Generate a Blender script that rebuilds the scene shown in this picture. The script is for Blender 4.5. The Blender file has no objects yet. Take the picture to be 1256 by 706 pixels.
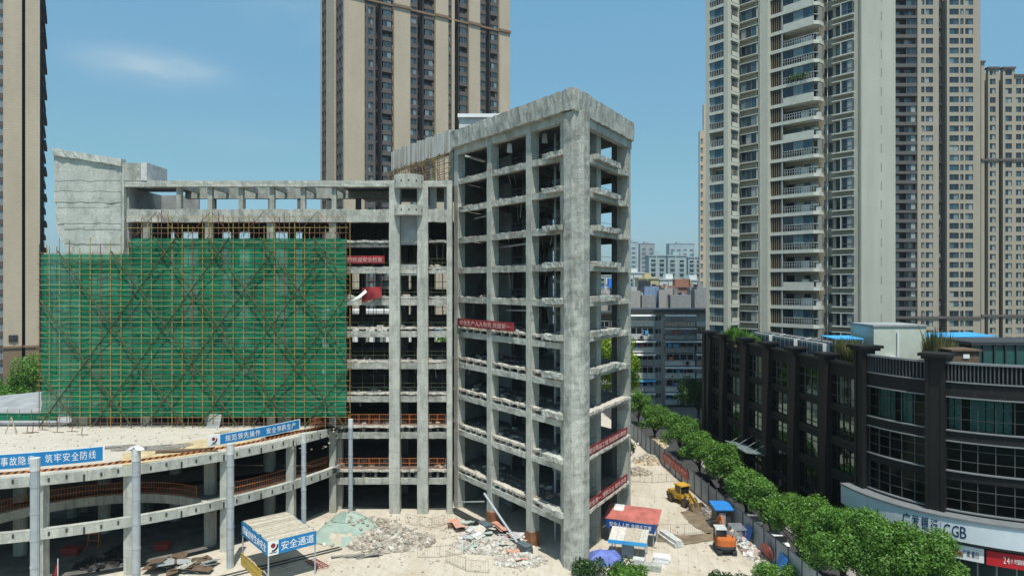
import bpy, math, random
import numpy as np
from mathutils import Vector, Matrix, noise
R = math.radians
random.seed(7)
scene = bpy.context.scene
col = scene.collection
# ------------------------------------------------------------------ camera, sky, sun, exposure
H, F, HX, HY = 27.0, 837.0, 628.0, 348.0        # camera height (m), focal length in photo pixels, principal point
cd = bpy.data.cameras.new('camera'); cam = bpy.data.objects.new('camera', cd); col.objects.link(cam)
cam.location = (0, 0, H); cam.rotation_euler = (R(90), 0, 0)
cd.sensor_width = 36; cd.lens = F / 1256 * 36; cd.shift_y = -5 / 1256
cd.clip_start = 0.5; cd.clip_end = 12000
scene.camera = cam
SUN_EL, SUN_AZ = 67, 9                          # azimuth measured from "behind the camera" to the right
sdir = Vector((math.sin(R(SUN_AZ)) * math.cos(R(SUN_EL)), -math.cos(R(SUN_AZ)) * math.cos(R(SUN_EL)), math.sin(R(SUN_EL))))
ld = bpy.data.lights.new('sun', 'SUN'); ld.energy = 4.8; ld.angle = R(0.53); ld.color = (1.0, 0.95, 0.87)
sun = bpy.data.objects.new('sun', ld); col.objects.link(sun)
sun.rotation_euler = sdir.to_track_quat('Z', 'Y').to_euler(); sun.location = (60, -80, 200)
world = bpy.data.worlds.new('World'); scene.world = world; world.use_nodes = True
wn, wl = world.node_tree.nodes, world.node_tree.links
wn.clear()
w_out = wn.new('ShaderNodeOutputWorld'); w_bg = wn.new('ShaderNodeBackground')
sky = wn.new('ShaderNodeTexSky'); sky.sky_type = 'NISHITA'; sky.sun_disc = False
sky.sun_elevation = R(SUN_EL); sky.sun_rotation = R(180 - SUN_AZ); sky.altitude = 0
sky.air_density = 1.0; sky.dust_density = 1.0; sky.ozone_density = 1.0
w_bg.inputs['Strength'].default_value = 0.11
# two faint wisps of cloud, as directions in the sky dome
tc = wn.new('ShaderNodeTexCoord')
def wmath(op, a, b=None):
    n = wn.new('ShaderNodeMath'); n.operation = op
    for i, v in enumerate((a, b)):
        if v is None: continue
        if hasattr(v, 'links'): wl.new(v, n.inputs[i])
        else: n.inputs[i].default_value = v
    return n.outputs[0]
sep = wn.new('ShaderNodeSeparateXYZ'); wl.new(tc.outputs['Generated'], sep.inputs[0])
nz = wn.new('ShaderNodeTexNoise'); nz.inputs['Scale'].default_value = 9; nz.inputs['Detail'].default_value = 6
mp = wn.new('ShaderNodeMapping'); mp.inputs['Scale'].default_value = (1, 1, 3.2)
wl.new(tc.outputs['Generated'], mp.inputs['Vector']); wl.new(mp.outputs[0], nz.inputs['Vector'])
total = None
for (px, py, wx, wz, amp) in ((186, 83, .075, .022, .8), (228, 77, .05, .014, .35), (375, 14, .08, .04, .28), (285, 172, .12, .022, .12), (1180, 30, .12, .03, .1)):
    d = Vector(((px - HX) / F, 1, (HY - py) / F)).normalized()
    ax = wmath('DIVIDE', wmath('SUBTRACT', sep.outputs[0], d.x), wx)
    az = wmath('DIVIDE', wmath('SUBTRACT', sep.outputs[2], d.z), wz)
    r2 = wmath('ADD', wmath('MULTIPLY', ax, ax), wmath('MULTIPLY', az, az))
    g = wmath('MULTIPLY', wmath('POWER', 2.718, wmath('MULTIPLY', r2, -1.6)), amp)
    total = g if total is None else wmath('ADD', total, g)
front = wmath('GREATER_THAN', sep.outputs[1], 0.0)
nsh = wn.new('ShaderNodeMapRange'); nsh.inputs[1].default_value = .3; nsh.inputs[2].default_value = .68
wl.new(nz.outputs[0], nsh.inputs[0])
fac = wmath('MULTIPLY', wmath('MULTIPLY', total, nsh.outputs[0]), front)
wmix = wn.new('ShaderNodeMixRGB'); wl.new(fac, wmix.inputs[0])
tint = wn.new('ShaderNodeMixRGB'); tint.blend_type = 'MULTIPLY'; tint.inputs[0].default_value = 1
gr = wn.new('ShaderNodeValToRGB')                # summer haze: bluer overhead, paler and less bright towards the horizon
els = gr.color_ramp.elements
while len(els) < 6: els.new(.5)
for el, (p, c) in zip(els, ((0, (.62,.88,1.06)), (.057, (.64,.89,1.08)), (.174, (.79,1.13,1.06)), (.284, (.97,1.36,1.30)), (.374, (1.1,1.6,1.46)), (1, (1.0,1.3,1.25)))):
    el.position = p; el.color = (c[0]/2, c[1]/2, c[2]/2, 1)
wl.new(sep.outputs[2], gr.inputs[0])
dbl = wn.new('ShaderNodeVectorMath'); dbl.operation = 'SCALE'; dbl.inputs['Scale'].default_value = 2
wl.new(gr.outputs[0], dbl.inputs[0]); wl.new(dbl.outputs[0], tint.inputs[2])
wl.new(sky.outputs[0], tint.inputs[1])
wl.new(tint.outputs[0], wmix.inputs[1]); wmix.inputs[2].default_value = (4.3, 5.7, 6.6, 1)
wl.new(wmix.outputs[0], w_bg.inputs['Color']); wl.new(w_bg.outputs[0], w_out.inputs[0])
vs = scene.view_settings; vs.view_transform = 'Standard'; vs.look = 'None'; vs.exposure = 0; vs.gamma = 1; vs.use_curve_mapping = False
cy = scene.cycles; cy.max_bounces = 5; cy.diffuse_bounces = 3; cy.glossy_bounces = 2; cy.transmission_bounces = 3; cy.transparent_max_bounces = 10
cy.use_denoising = True; cy.caustics_reflective = False; cy.caustics_refractive = False; cy.sample_clamp_indirect = 6

# ------------------------------------------------------------------ helpers
def W(px, py, Y): return Vector(((px - HX) * Y / F, Y, H - (py - HY) * Y / F))      # photo pixel at a known depth -> world
def G(px, py, z=0.0):                                                             # photo pixel on the ground plane -> world
    Y = (H - z) * F / (py - HY); return Vector(((px - HX) * Y / F, Y, z))

def frame(O, u, n=None):
    u = Vector((u[0], u[1], 0)).normalized()
    n = Vector((n[0], n[1], 0)).normalized() if n else Vector((u.y, -u.x, 0))
    return Matrix(((u.x, n.x, 0, O[0]), (u.y, n.y, 0, O[1]), (0, 0, 1, O[2] if len(O) > 2 else 0), (0, 0, 0, 1)))
I4 = Matrix.Identity(4)

class MB:
    def __init__(s, M=None): s.v = []; s.f = []; s.m = []; s.M = M.copy() if M else I4.copy(); s.mi = 0
    def add(s, vs, fs):
        b = len(s.v); M = s.M
        s.v += [tuple(M @ Vector(p)) for p in vs]
        s.f += [tuple(b + i for i in f) for f in fs]; s.m += [s.mi] * len(fs); return s
    def box(s, x0, x1, y0, y1, z0, z1):
        return s.add([(x0,y0,z0),(x1,y0,z0),(x1,y1,z0),(x0,y1,z0),(x0,y0,z1),(x1,y0,z1),(x1,y1,z1),(x0,y1,z1)],
                     [(3,2,1,0),(4,5,6,7),(0,1,5,4),(1,2,6,5),(2,3,7,6),(3,0,4,7)])
    def prism(s, poly, z0, z1):
        n = len(poly)
        return s.add([(x,y,z0) for x,y in poly] + [(x,y,z1) for x,y in poly],
                     [tuple(range(n-1,-1,-1)), tuple(range(n,2*n))] + [(i,(i+1)%n,n+(i+1)%n,n+i) for i in range(n)])
    def hull(s, lower, upper):                        # two loops of 3d points joined
        n = len(lower)
        return s.add(list(lower)+list(upper), [tuple(range(n-1,-1,-1)), tuple(range(n,2*n))]+[(i,(i+1)%n,n+(i+1)%n,n+i) for i in range(n)])
    def tube(s, p, q, r, n=6, r2=None):
        p, q = Vector(p), Vector(q); d = (q-p)
        if d.length < 1e-6: return s
        d.normalize(); a = d.orthogonal().normalized(); b = d.cross(a); r2 = r if r2 is None else r2
        vs = [p+(a*math.cos(t)+b*math.sin(t))*r for t in [2*math.pi*i/n for i in range(n)]] + [q+(a*math.cos(t)+b*math.sin(t))*r2 for t in [2*math.pi*i/n for i in range(n)]]
        return s.add(vs, [tuple(range(n-1,-1,-1)), tuple(range(n,2*n))]+[(i,(i+1)%n,n+(i+1)%n,n+i) for i in range(n)])
    def bar(s, p, q, w, h, up=(0,0,1)):
        p, q = Vector(p), Vector(q); d = (q-p).normalized(); a = d.cross(Vector(up))
        if a.length < 1e-4: a = d.orthogonal()
        a.normalize(); b = a.cross(d); a *= w/2; b *= h/2
        return s.add([p-a-b,p+a-b,p+a+b,p-a+b,q-a-b,q+a-b,q+a+b,q-a+b],[(3,2,1,0),(4,5,6,7),(0,1,5,4),(1,2,6,5),(2,3,7,6),(3,0,4,7)])
    def rbox(s, x0, x1, y0, y1, z0, z1, jit=.05, step=.5, seed=0):    # a box with hacked, uneven faces
        dims = [x1-x0, y1-y0, z1-z0]; ax = dims.index(max(dims)); o = [i for i in range(3) if i != ax]
        lo = [x0,y0,z0]; hi = [x1,y1,z1]; n = max(2, int(dims[ax]/step)+1)
        ring = [(0,0),(.5,0),(1,0),(1,.5),(1,1),(.5,1),(0,1),(0,.5)]
        vs = []
        for i in range(n+1):
            t = i/n
            for a, b in ring:
                c = [0,0,0]; c[ax] = lo[ax]+t*dims[ax]; c[o[0]] = lo[o[0]]+a*dims[o[0]]; c[o[1]] = lo[o[1]]+b*dims[o[1]]
                w = s.M @ Vector(c); q = Vector((w.x*1.3+seed, w.y*1.3, w.z*1.3))
                nv = noise.noise_vector(q) + .7*noise.noise_vector(q*3.1)
                nv[ax] *= .2
                vs.append((c[0]+nv[0]*jit, c[1]+nv[1]*jit, c[2]+nv[2]*jit))
        fs = [tuple(range(7,-1,-1)), tuple(n*8+k for k in range(8))]
        for i in range(n):
            for k in range(8): fs.append((i*8+k, i*8+(k+1)%8, (i+1)*8+(k+1)%8, (i+1)*8+k))
        return s.add(vs, fs)
    def build(s, name, mat, parent=None, smooth=False, loc=None):
        me = bpy.data.meshes.new(name)
        me.from_pydata([tuple(v) for v in s.v], [], s.f)
        for m in (mat if isinstance(mat, (list, tuple)) else [mat]): me.materials.append(m)
        if any(s.m): me.polygons.foreach_set('material_index', s.m)
        if smooth: me.polygons.foreach_set('use_smooth', [True]*len(me.polygons))
        me.update()
        return put(name, me, parent)

def put(name, me, parent=None):
    o = bpy.data.objects.new(name, me); col.objects.link(o)
    if parent is not None:
        o.parent = parent; base = parent
        o.matrix_parent_inverse = Matrix.Translation(-world_loc(parent))
    return o
def world_loc(o):
    v = Vector(o.location) if not o.parent else Vector((0,0,0)) + (Vector((0,0,0)))
    return v
def tag(o, label=None, cat=None, group=None, kind=None):
    if label: o['label'] = label
    if cat: o['category'] = cat
    if group: o['group'] = group
    if kind: o['kind'] = kind
    return o
def thing(name, label, cat, loc=(0,0,0), group=None):       # parts are meshed in world space round this base
    o = bpy.data.objects.new(name, None); col.objects.link(o); o.location = loc; o.empty_display_size = .5
    return tag(o, label, cat, group)
def sub(o, part):                                            # make o a sub-part of part (both meshed in world space)
    o.parent = part; o.matrix_parent_inverse = I4.copy()
    return o
def copy_tree(o, parent=None):
    c = o.copy(); col.objects.link(c)
    if parent is not None: c.parent = parent
    for ch in o.children: copy_tree(ch, c)
    return c

# ------------------------------------------------------------------ materials
MATS = {}
def newmat(name):
    m = bpy.data.materials.new(name); m.use_nodes = True; nt = m.node_tree; nt.nodes.clear()
    out = nt.nodes.new('ShaderNodeOutputMaterial'); MATS[name] = m
    return m, nt, out
def N(nt, t, **kw):
    n = nt.nodes.new('ShaderNode'+t)
    for k, v in kw.items():
        if k in n.inputs.keys(): n.inputs[k].default_value = v
        else: setattr(n, k, v)
    return n
def c4(c): return (c[0], c[1], c[2], 1)
def ramp(nt, fac, stops):
    r = nt.nodes.new('ShaderNodeValToRGB'); e = r.color_ramp.elements
    while len(e) < len(stops): e.new(.5)
    for el, (p, c) in zip(e, stops): el.position = p; el.color = c4(c)
    nt.links.new(fac, r.inputs[0]); return r.outputs[0]
def tex_noise(nt, vec, scale, detail=4, rough=.55):
    n = N(nt, 'TexNoise', Scale=scale, Detail=detail, Roughness=rough); nt.links.new(vec, n.inputs['Vector']); return n.outputs[0]
def mapping(nt, vec, sc):
    m = nt.nodes.new('ShaderNodeMapping'); m.inputs['Scale'].default_value = sc; nt.links.new(vec, m.inputs['Vector']); return m.outputs[0]
def mix(nt, fac, a, b, blend='MIX'):
    m = nt.nodes.new('ShaderNodeMixRGB'); m.blend_type = blend
    for i, v in enumerate((fac, a, b)):
        if hasattr(v, 'links'): nt.links.new(v, m.inputs[i])
        else: m.inputs[i].default_value = v if i == 0 else c4(v)
    return m.outputs[0]
def surf(nt, out, colr, rough=.8, metal=0, spec=.3, bump=None, bstr=.3, bdist=.02):
    p = N(nt, 'BsdfPrincipled'); p.inputs['Roughness'].default_value = rough; p.inputs['Metallic'].default_value = metal
    p.inputs['Specular IOR Level'].default_value = spec
    if hasattr(colr, 'links'): nt.links.new(colr, p.inputs['Base Color'])
    else: p.inputs['Base Color'].default_value = c4(colr)
    if bump is not None:
        b = N(nt, 'Bump', Strength=bstr, Distance=bdist); nt.links.new(bump, b.inputs['Height']); nt.links.new(b.outputs[0], p.inputs['Normal'])
    nt.links.new(p.outputs[0], out.inputs[0]); return p
def plain(name, c, rough=.6, metal=0, spec=.3, var=.12, scale=1.5, bump=0):
    m, nt, out = newmat(name); t = N(nt, 'TexCoord').outputs['Object']
    n = tex_noise(nt, t, scale, 5)
    lo = [x*(1-var) for x in c]; hi = [min(1, x*(1+var)) for x in c]
    surf(nt, out, ramp(nt, n, [(.3, lo), (.7, hi)]), rough, metal, spec, n if bump else None, bump, .05); return m
def concrete(name, c1, c2, dark, streak=.5, bstr=.5, lines=0.0, scale=.5, forms=.0, soot=.0):
    m, nt, out = newmat(name); t = N(nt, 'TexCoord').outputs['Object']
    big = tex_noise(nt, t, scale, 6, .62); fine = tex_noise(nt, t, 7, 5, .7)
    st = tex_noise(nt, mapping(nt, t, (1.6, 1.6, .13)), 1.0, 5, .6)
    base = ramp(nt, big, [(.32, c1), (.66, c2)])
    base = mix(nt, .55, base, ramp(nt, fine, [(.3, [x*.72 for x in c1]), (.7, [min(1, x*1.16) for x in c2])]))
    k = ramp(nt, st, [(.46, (0,0,0)), (.66, (1,1,1))])
    kk = N(nt, 'Math', operation='MULTIPLY'); nt.links.new(k, kk.inputs[0]); kk.inputs[1].default_value = streak
    base = mix(nt, kk.outputs[0], base, dark)
    pit = N(nt, 'TexVoronoi', Scale=1.4); nt.links.new(t, pit.inputs['Vector'])
    spots = ramp(nt, pit.outputs['Distance'], [(.0, (1,1,1)), (.12, (0,0,0))])
    sp = N(nt, 'Math', operation='MULTIPLY'); nt.links.new(spots, sp.inputs[0]); sp.inputs[1].default_value = .5
    base = mix(nt, sp.outputs[0], base, [x*.5 for x in dark])
    bmp = fine
    if forms:                                       # formwork boards: each pour panel a slightly different grey
        s = N(nt, 'SeparateXYZ'); nt.links.new(t, s.inputs[0])
        a = N(nt, 'Math', operation='MULTIPLY_ADD'); nt.links.new(s.outputs[1], a.inputs[0]); a.inputs[1].default_value = .75; nt.links.new(s.outputs[0], a.inputs[2])
        jz = N(nt, 'Math', operation='MULTIPLY_ADD'); nt.links.new(tex_noise(nt, t, .8, 2), jz.inputs[0]); jz.inputs[1].default_value = .25; nt.links.new(s.outputs[2], jz.inputs[2])
        cb = N(nt, 'CombineXYZ'); nt.links.new(a.outputs[0], cb.inputs[0]); nt.links.new(jz.outputs[0], cb.inputs[1])
        br = N(nt, 'TexBrick'); br.inputs['Scale'].default_value = 1; br.inputs['Brick Width'].default_value = 2.6; br.inputs['Row Height'].default_value = 1.85
        br.inputs['Mortar Size'].default_value = .02; br.inputs['Color1'].default_value = (.72,.74,.74,1); br.inputs['Color2'].default_value = (1.12,1.1,1.08,1); br.inputs['Mortar'].default_value = (.5,.5,.48,1)
        nt.links.new(cb.outputs[0], br.inputs['Vector']); base = mix(nt, forms, base, mix(nt, 1, base, br.outputs[0], 'MULTIPLY'))
    if soot:                                        # old soot, damp and chipped patches with ragged outlines
        sn = tex_noise(nt, mapping(nt, t, (1, 1, .55)), .75, 9, .72); s2 = tex_noise(nt, t, 2.6, 9, .75)
        k1 = ramp(nt, sn, [(.50, (0,0,0)), (.62, (1,1,1))]); k2 = ramp(nt, s2, [(.56, (0,0,0)), (.66, (1,1,1))])
        for kx, am, cc in ((k1, soot, dark), (k2, soot*.8, [x*.8 for x in dark])):
            q = N(nt, 'Math', operation='MULTIPLY'); nt.links.new(kx, q.inputs[0]); q.inputs[1].default_value = am; base = mix(nt, q.outputs[0], base, cc)
        lt_ = ramp(nt, tex_noise(nt, t, 1.7, 8, .7), [(.58, (0,0,0)), (.68, (1,1,1))])
        q = N(nt, 'Math', operation='MULTIPLY'); nt.links.new(lt_, q.inputs[0]); q.inputs[1].default_value = soot*.6; base = mix(nt, q.outputs[0], base, [min(1, x*1.25) for x in c2])
    if lines:
        wv = N(nt, 'TexWave', Scale=lines, Distortion=1.2, bands_direction='Z'); wv.inputs['Detail'].default_value = 3
        nt.links.new(t, wv.inputs['Vector'])
        l = ramp(nt, wv.outputs['Fac'], [(.0, (1,1,1)), (.05, (0,0,0))])
        ll = N(nt, 'Math', operation='MULTIPLY'); nt.links.new(l, ll.inputs[0]); ll.inputs[1].default_value = .55
        base = mix(nt, ll.outputs[0], base, [x*.5 for x in dark])
    surf(nt, out, base, .9, 0, .15, bmp, bstr, .06); return m
def cladding(name, c, mortar, bw=1.2, bh=.6, amount=.5):
    m, nt, out = newmat(name); t = N(nt, 'TexCoord').outputs['Object']
    s = N(nt, 'SeparateXYZ'); nt.links.new(t, s.inputs[0])
    a = N(nt, 'Math', operation='MULTIPLY_ADD'); nt.links.new(s.outputs[1], a.inputs[0]); a.inputs[1].default_value = .8; nt.links.new(s.outputs[0], a.inputs[2])
    cb = N(nt, 'CombineXYZ'); nt.links.new(a.outputs[0], cb.inputs[0]); nt.links.new(s.outputs[2], cb.inputs[1])
    b = N(nt, 'TexBrick'); b.inputs['Scale'].default_value = 1; b.inputs['Brick Width'].default_value = bw; b.inputs['Row Height'].default_value = bh
    b.inputs['Mortar Size'].default_value = .03; b.inputs['Color1'].default_value = c4(c); b.inputs['Color2'].default_value = c4([x*.9 for x in c]); b.inputs['Mortar'].default_value = c4(mortar)
    nt.links.new(cb.outputs[0], b.inputs['Vector'])
    big = tex_noise(nt, mapping(nt, t, (1, 1, .25)), .25, 5)
    base = mix(nt, amount, b.outputs[0], ramp(nt, big, [(.3, [x*.8 for x in c]), (.7, [x*1.1 for x in c])]))
    surf(nt, out, base, .75, 0, .25); return m
def glass_pane(name, dark, mid, light, p=(.5, .86), more=()):            # opaque window glass with a room or a curtain behind it, island by island
    m, nt, out = newmat(name); g = N(nt, 'NewGeometry')
    r = ramp(nt, g.outputs['Random Per Island'], sorted([(.0, dark), (p[0], mid), (p[1], light)]+list(more)))
    r.node.color_ramp.interpolation = 'CONSTANT'
    surf(nt, out, r, .06, 0, .6); return m
def clear_glass(name, tintc=(.55, .65, .62)):
    m, nt, out = newmat(name)
    tr = N(nt, 'BsdfTransparent', Color=c4(tintc)); gl = N(nt, 'BsdfGlossy', Roughness=.02); gl.inputs['Color'].default_value = (.13,.18,.17,1)
    fr = N(nt, 'Fresnel', IOR=1.6); mx = N(nt, 'MixShader')
    nt.links.new(fr.outputs[0], mx.inputs[0]); nt.links.new(tr.outputs[0], mx.inputs[1]); nt.links.new(gl.outputs[0], mx.inputs[2]); nt.links.new(mx.outputs[0], out.inputs[0])
    return m
def leafmat(name, stops, trans=.35):
    m, nt, out = newmat(name); g = N(nt, 'NewGeometry'); t = N(nt, 'TexCoord').outputs['Object']
    r = ramp(nt, g.outputs['Random Per Island'], stops)
    c = mix(nt, .35, r, ramp(nt, tex_noise(nt, t, .9, 2), [(.35, stops[0][1]), (.65, stops[-1][1])]))
    d = N(nt, 'BsdfDiffuse'); tl = N(nt, 'BsdfTranslucent'); gl = N(nt, 'BsdfGlossy', Roughness=.45); mx = N(nt, 'MixShader'); m2 = N(nt, 'MixShader')
    gl.inputs['Color'].default_value = (.5,.55,.45,1)
    mx.inputs[0].default_value = trans; m2.inputs[0].default_value = .05
    nt.links.new(c, d.inputs[0]); nt.links.new(c, tl.inputs[0])
    nt.links.new(d.outputs[0], mx.inputs[1]); nt.links.new(tl.outputs[0], mx.inputs[2])
    nt.links.new(mx.outputs[0], m2.inputs[1]); nt.links.new(gl.outputs[0], m2.inputs[2]); nt.links.new(m2.outputs[0], out.inputs[0]); return m
def islandmat(name, stops, rough=.8, const=True):
    m, nt, out = newmat(name); g = N(nt, 'NewGeometry'); t = N(nt, 'TexCoord').outputs['Object']
    r = ramp(nt, g.outputs['Random Per Island'], stops)
    if const: r.node.color_ramp.interpolation = 'CONSTANT'
    n = tex_noise(nt, t, 3, 5)
    surf(nt, out, mix(nt, .3, r, ramp(nt, n, [(.3, (.12,.11,.1)), (.7, (.7,.68,.64))]), 'MIX'), rough, 0, .2, n, .4, .05); return m

CON = concrete('raw_concrete', (.34,.35,.31), (.48,.485,.43), (.16,.165,.145), .5, .6, 0, .5, .6, .42)
CON_L = concrete('pale_concrete', (.40,.415,.375), (.56,.57,.51), (.20,.207,.185), .45, .6, 0, .5, .6, .38)
CON_R = concrete('hacked_concrete', (.35,.36,.32), (.57,.575,.52), (.13,.135,.12), .4, 1.0, 0, .7, .5, .6)
CON_W = concrete('torn_wall_concrete', (.40,.425,.39), (.58,.60,.55), (.20,.21,.19), .1, 1.0, 0, .5, .3, .45)
CON_IN = concrete('interior_shade_concrete', (.12,.125,.12), (.19,.195,.185), (.05,.05,.05), .5)  # concrete darkened so the shade inside the frame sits in its colour
DUST = concrete('dusty_slab', (.44,.405,.345), (.58,.545,.475), (.40,.34,.25), .3, .3)
GREY = plain('grey_render', (.30,.32,.315), .85, var=.25, scale=.6)
BRICKRED = plain('red_brick_infill', (.24,.12,.075), .9, var=.3, scale=3)
STEEL = plain('galvanised_steel', (.42,.46,.49), .45, .35, .5, .12)
DSTEEL = plain('dark_steel', (.06,.065,.07), .5, .4, .5)
YPOLE = plain('yellow_scaffold_tube', (.36,.26,.085), .6, 0, .3, .35, 1.2)
RPOLE = plain('rust_scaffold_tube', (.17,.08,.045), .7, 0, .3, .35, 1.2)
DPOLE = plain('dark_green_scaffold_tube', (.065,.075,.03), .7, 0, .3, .35, 1.2)
ORANGE = plain('orange_paint', (.52,.16,.04), .55, var=.2)
WHITE = plain('white_paint', (.78,.79,.78), .5, var=.06)
WHITE_D = plain('weathered_white', (.54,.55,.53), .7, var=.2)
BLUE = plain('sign_blue', (.015,.20,.46), .45, var=.08)
BLUE2 = plain('deep_sign_blue', (.012,.075,.28), .45, var=.1)
BLUESHEET = plain('blue_sheet_metal', (.03,.20,.55), .5, var=.15)
CYAN = plain('cyan_canopy_sheet', (.06,.36,.68), .5, var=.12)
TARP = plain('blue_tarpaulin', (.13,.18,.48), .7, var=.25, scale=2)
RED = plain('banner_red', (.26,.03,.035), .8, var=.35, scale=1.2)
REDROOF = plain('faded_red_sheet', (.42,.13,.105), .7, var=.25, scale=1)
PINK = plain('faded_pink_board', (.58,.30,.22), .8, var=.2)
BLACK = plain('black_rubber', (.02,.02,.02), .8)
YELLOW = concrete('machine_yellow', (.52,.29,.03), (.62,.37,.04), (.17,.115,.06), .4, .05, 0, 2.5, 0, .55)
OMACH = concrete('machine_orange', (.50,.125,.035), (.62,.17,.04), (.17,.10,.06), .4, .05, 0, 2.5, 0, .55)
INK = plain('sign_ink', (.012,.025,.075), .5)
WOOD = plain('weathered_plank', (.42,.36,.26), .85, var=.3, scale=3)
DWOOD = plain('dark_timber', (.13,.09,.06), .85, var=.3, scale=3)
TAN = cladding('tan_stone_cladding', (.505,.42,.315), (.36,.30,.225))
TAN_B = cladding('brown_stone_base', (.24,.165,.11), (.16,.11,.075))
TAN_G = plain('mauve_render', (.115,.10,.095), .8, var=.15)
SHADEWALL = plain('recess_shade_render', (.038,.038,.042), .7, var=.25)  # near-black tone paints the shade of the recesses into the wall
CREAM = cladding('cream_render', (.50,.50,.42), (.42,.42,.35), 40, 3.0, .6)
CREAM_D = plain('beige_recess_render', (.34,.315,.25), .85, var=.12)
CREAM_W = plain('balcony_edge_white', (.55,.56,.49), .7, var=.1)
GL_B = glass_pane('blue_window_glass', (.012,.022,.03), (.03,.075,.10), (.16,.22,.23), (.4, .85), ((.55, (.05,.10,.12)), (.7, (.018,.03,.04)), (.93, (.30,.32,.30))))
GL_D = glass_pane('dark_window_glass', (.010,.014,.018), (.02,.035,.045), (.10,.13,.14), (.5, .88))
GL_F = glass_pane('far_window_glass', (.03,.045,.055), (.06,.09,.10), (.2,.24,.25), (.5, .85))
CG = clear_glass('tinted_clear_glass')
FRD = plain('grey_window_frame', (.16,.175,.18), .5, .2)
ALU = plain('pale_window_frame', (.46,.48,.47), .5, .2)
BLACKSTONE = cladding('black_stone_cladding', (.014,.0135,.014), (.03,.029,.029), .9, .45, .4)
BARM = plain('dark_grey_bar', (.085,.09,.095), .5, .2)
TAN_R = cladding('greyed_tan_cladding', (.38,.335,.265), (.29,.255,.20))
WIRE = plain('rusty_wire', (.20,.17,.13), .8)
BLACKSTONE2 = plain('dark_bronze_trim', (.013,.0125,.013), .45, .2, .4)
PIER = plain('dark_brown_pier', (.013,.012,.012), .6, .1)
LEDGE = plain('grey_metal_ledge', (.22,.235,.24), .5, .2)
CURT = plain('teal_curtain', (.34,.66,.64), .9, var=.3, scale=4)
CURT2 = plain('white_curtain', (.45,.5,.5), .9, var=.3, scale=4)
FASC = plain('white_fascia_panel', (.62,.68,.71), .4, var=.05)
ASPH = plain('asphalt', (.055,.055,.057), .9, var=.25, scale=.8)
PAVE = plain('pale_paving', (.30,.29,.27), .9, var=.15)
FENCE = plain('grey_hoarding', (.36,.39,.41), .6, .1, .3, .15, .8)
FENCE_P = plain('hoarding_post', (.09,.105,.115), .6, .2)
OLDW = concrete('old_grey_render', (.38,.40,.40), (.52,.53,.53), (.17,.175,.18), .5, .1)
BARK = plain('bark', (.09,.065,.045), .9, var=.3, scale=5)
LEAF = leafmat('street_tree_leaf', [(0, (.035,.105,.016)), (.45, (.09,.235,.034)), (1, (.20,.39,.06))])
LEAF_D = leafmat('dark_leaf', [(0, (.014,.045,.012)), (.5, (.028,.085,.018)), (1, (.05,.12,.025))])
LEAF_Y = leafmat('yellow_green_leaf', [(0, (.10,.20,.012)), (.5, (.20,.34,.02)), (1, (.30,.42,.035))])
LEAF_S = leafmat('dry_reed_leaf', [(0, (.07,.10,.03)), (.5, (.14,.16,.06)), (1, (.22,.20,.09))])
RUBBLE = islandmat('rubble', [(0, (.26,.225,.175)), (.3, (.42,.37,.29)), (.55, (.52,.47,.385)), (.8, (.32,.235,.17)), (.95, (.62,.60,.56))])
SHEETS = islandmat('salvaged_sheets', [(0, (.62,.63,.60)), (.35, (.52,.50,.45)), (.6, (.55,.26,.19)), (.72, (.40,.44,.42)), (.88, (.30,.22,.15))])
DSHEETS = islandmat('dark_planks', [(0, (.10,.09,.08)), (.4, (.20,.18,.16)), (.75, (.34,.32,.29))])
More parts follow.
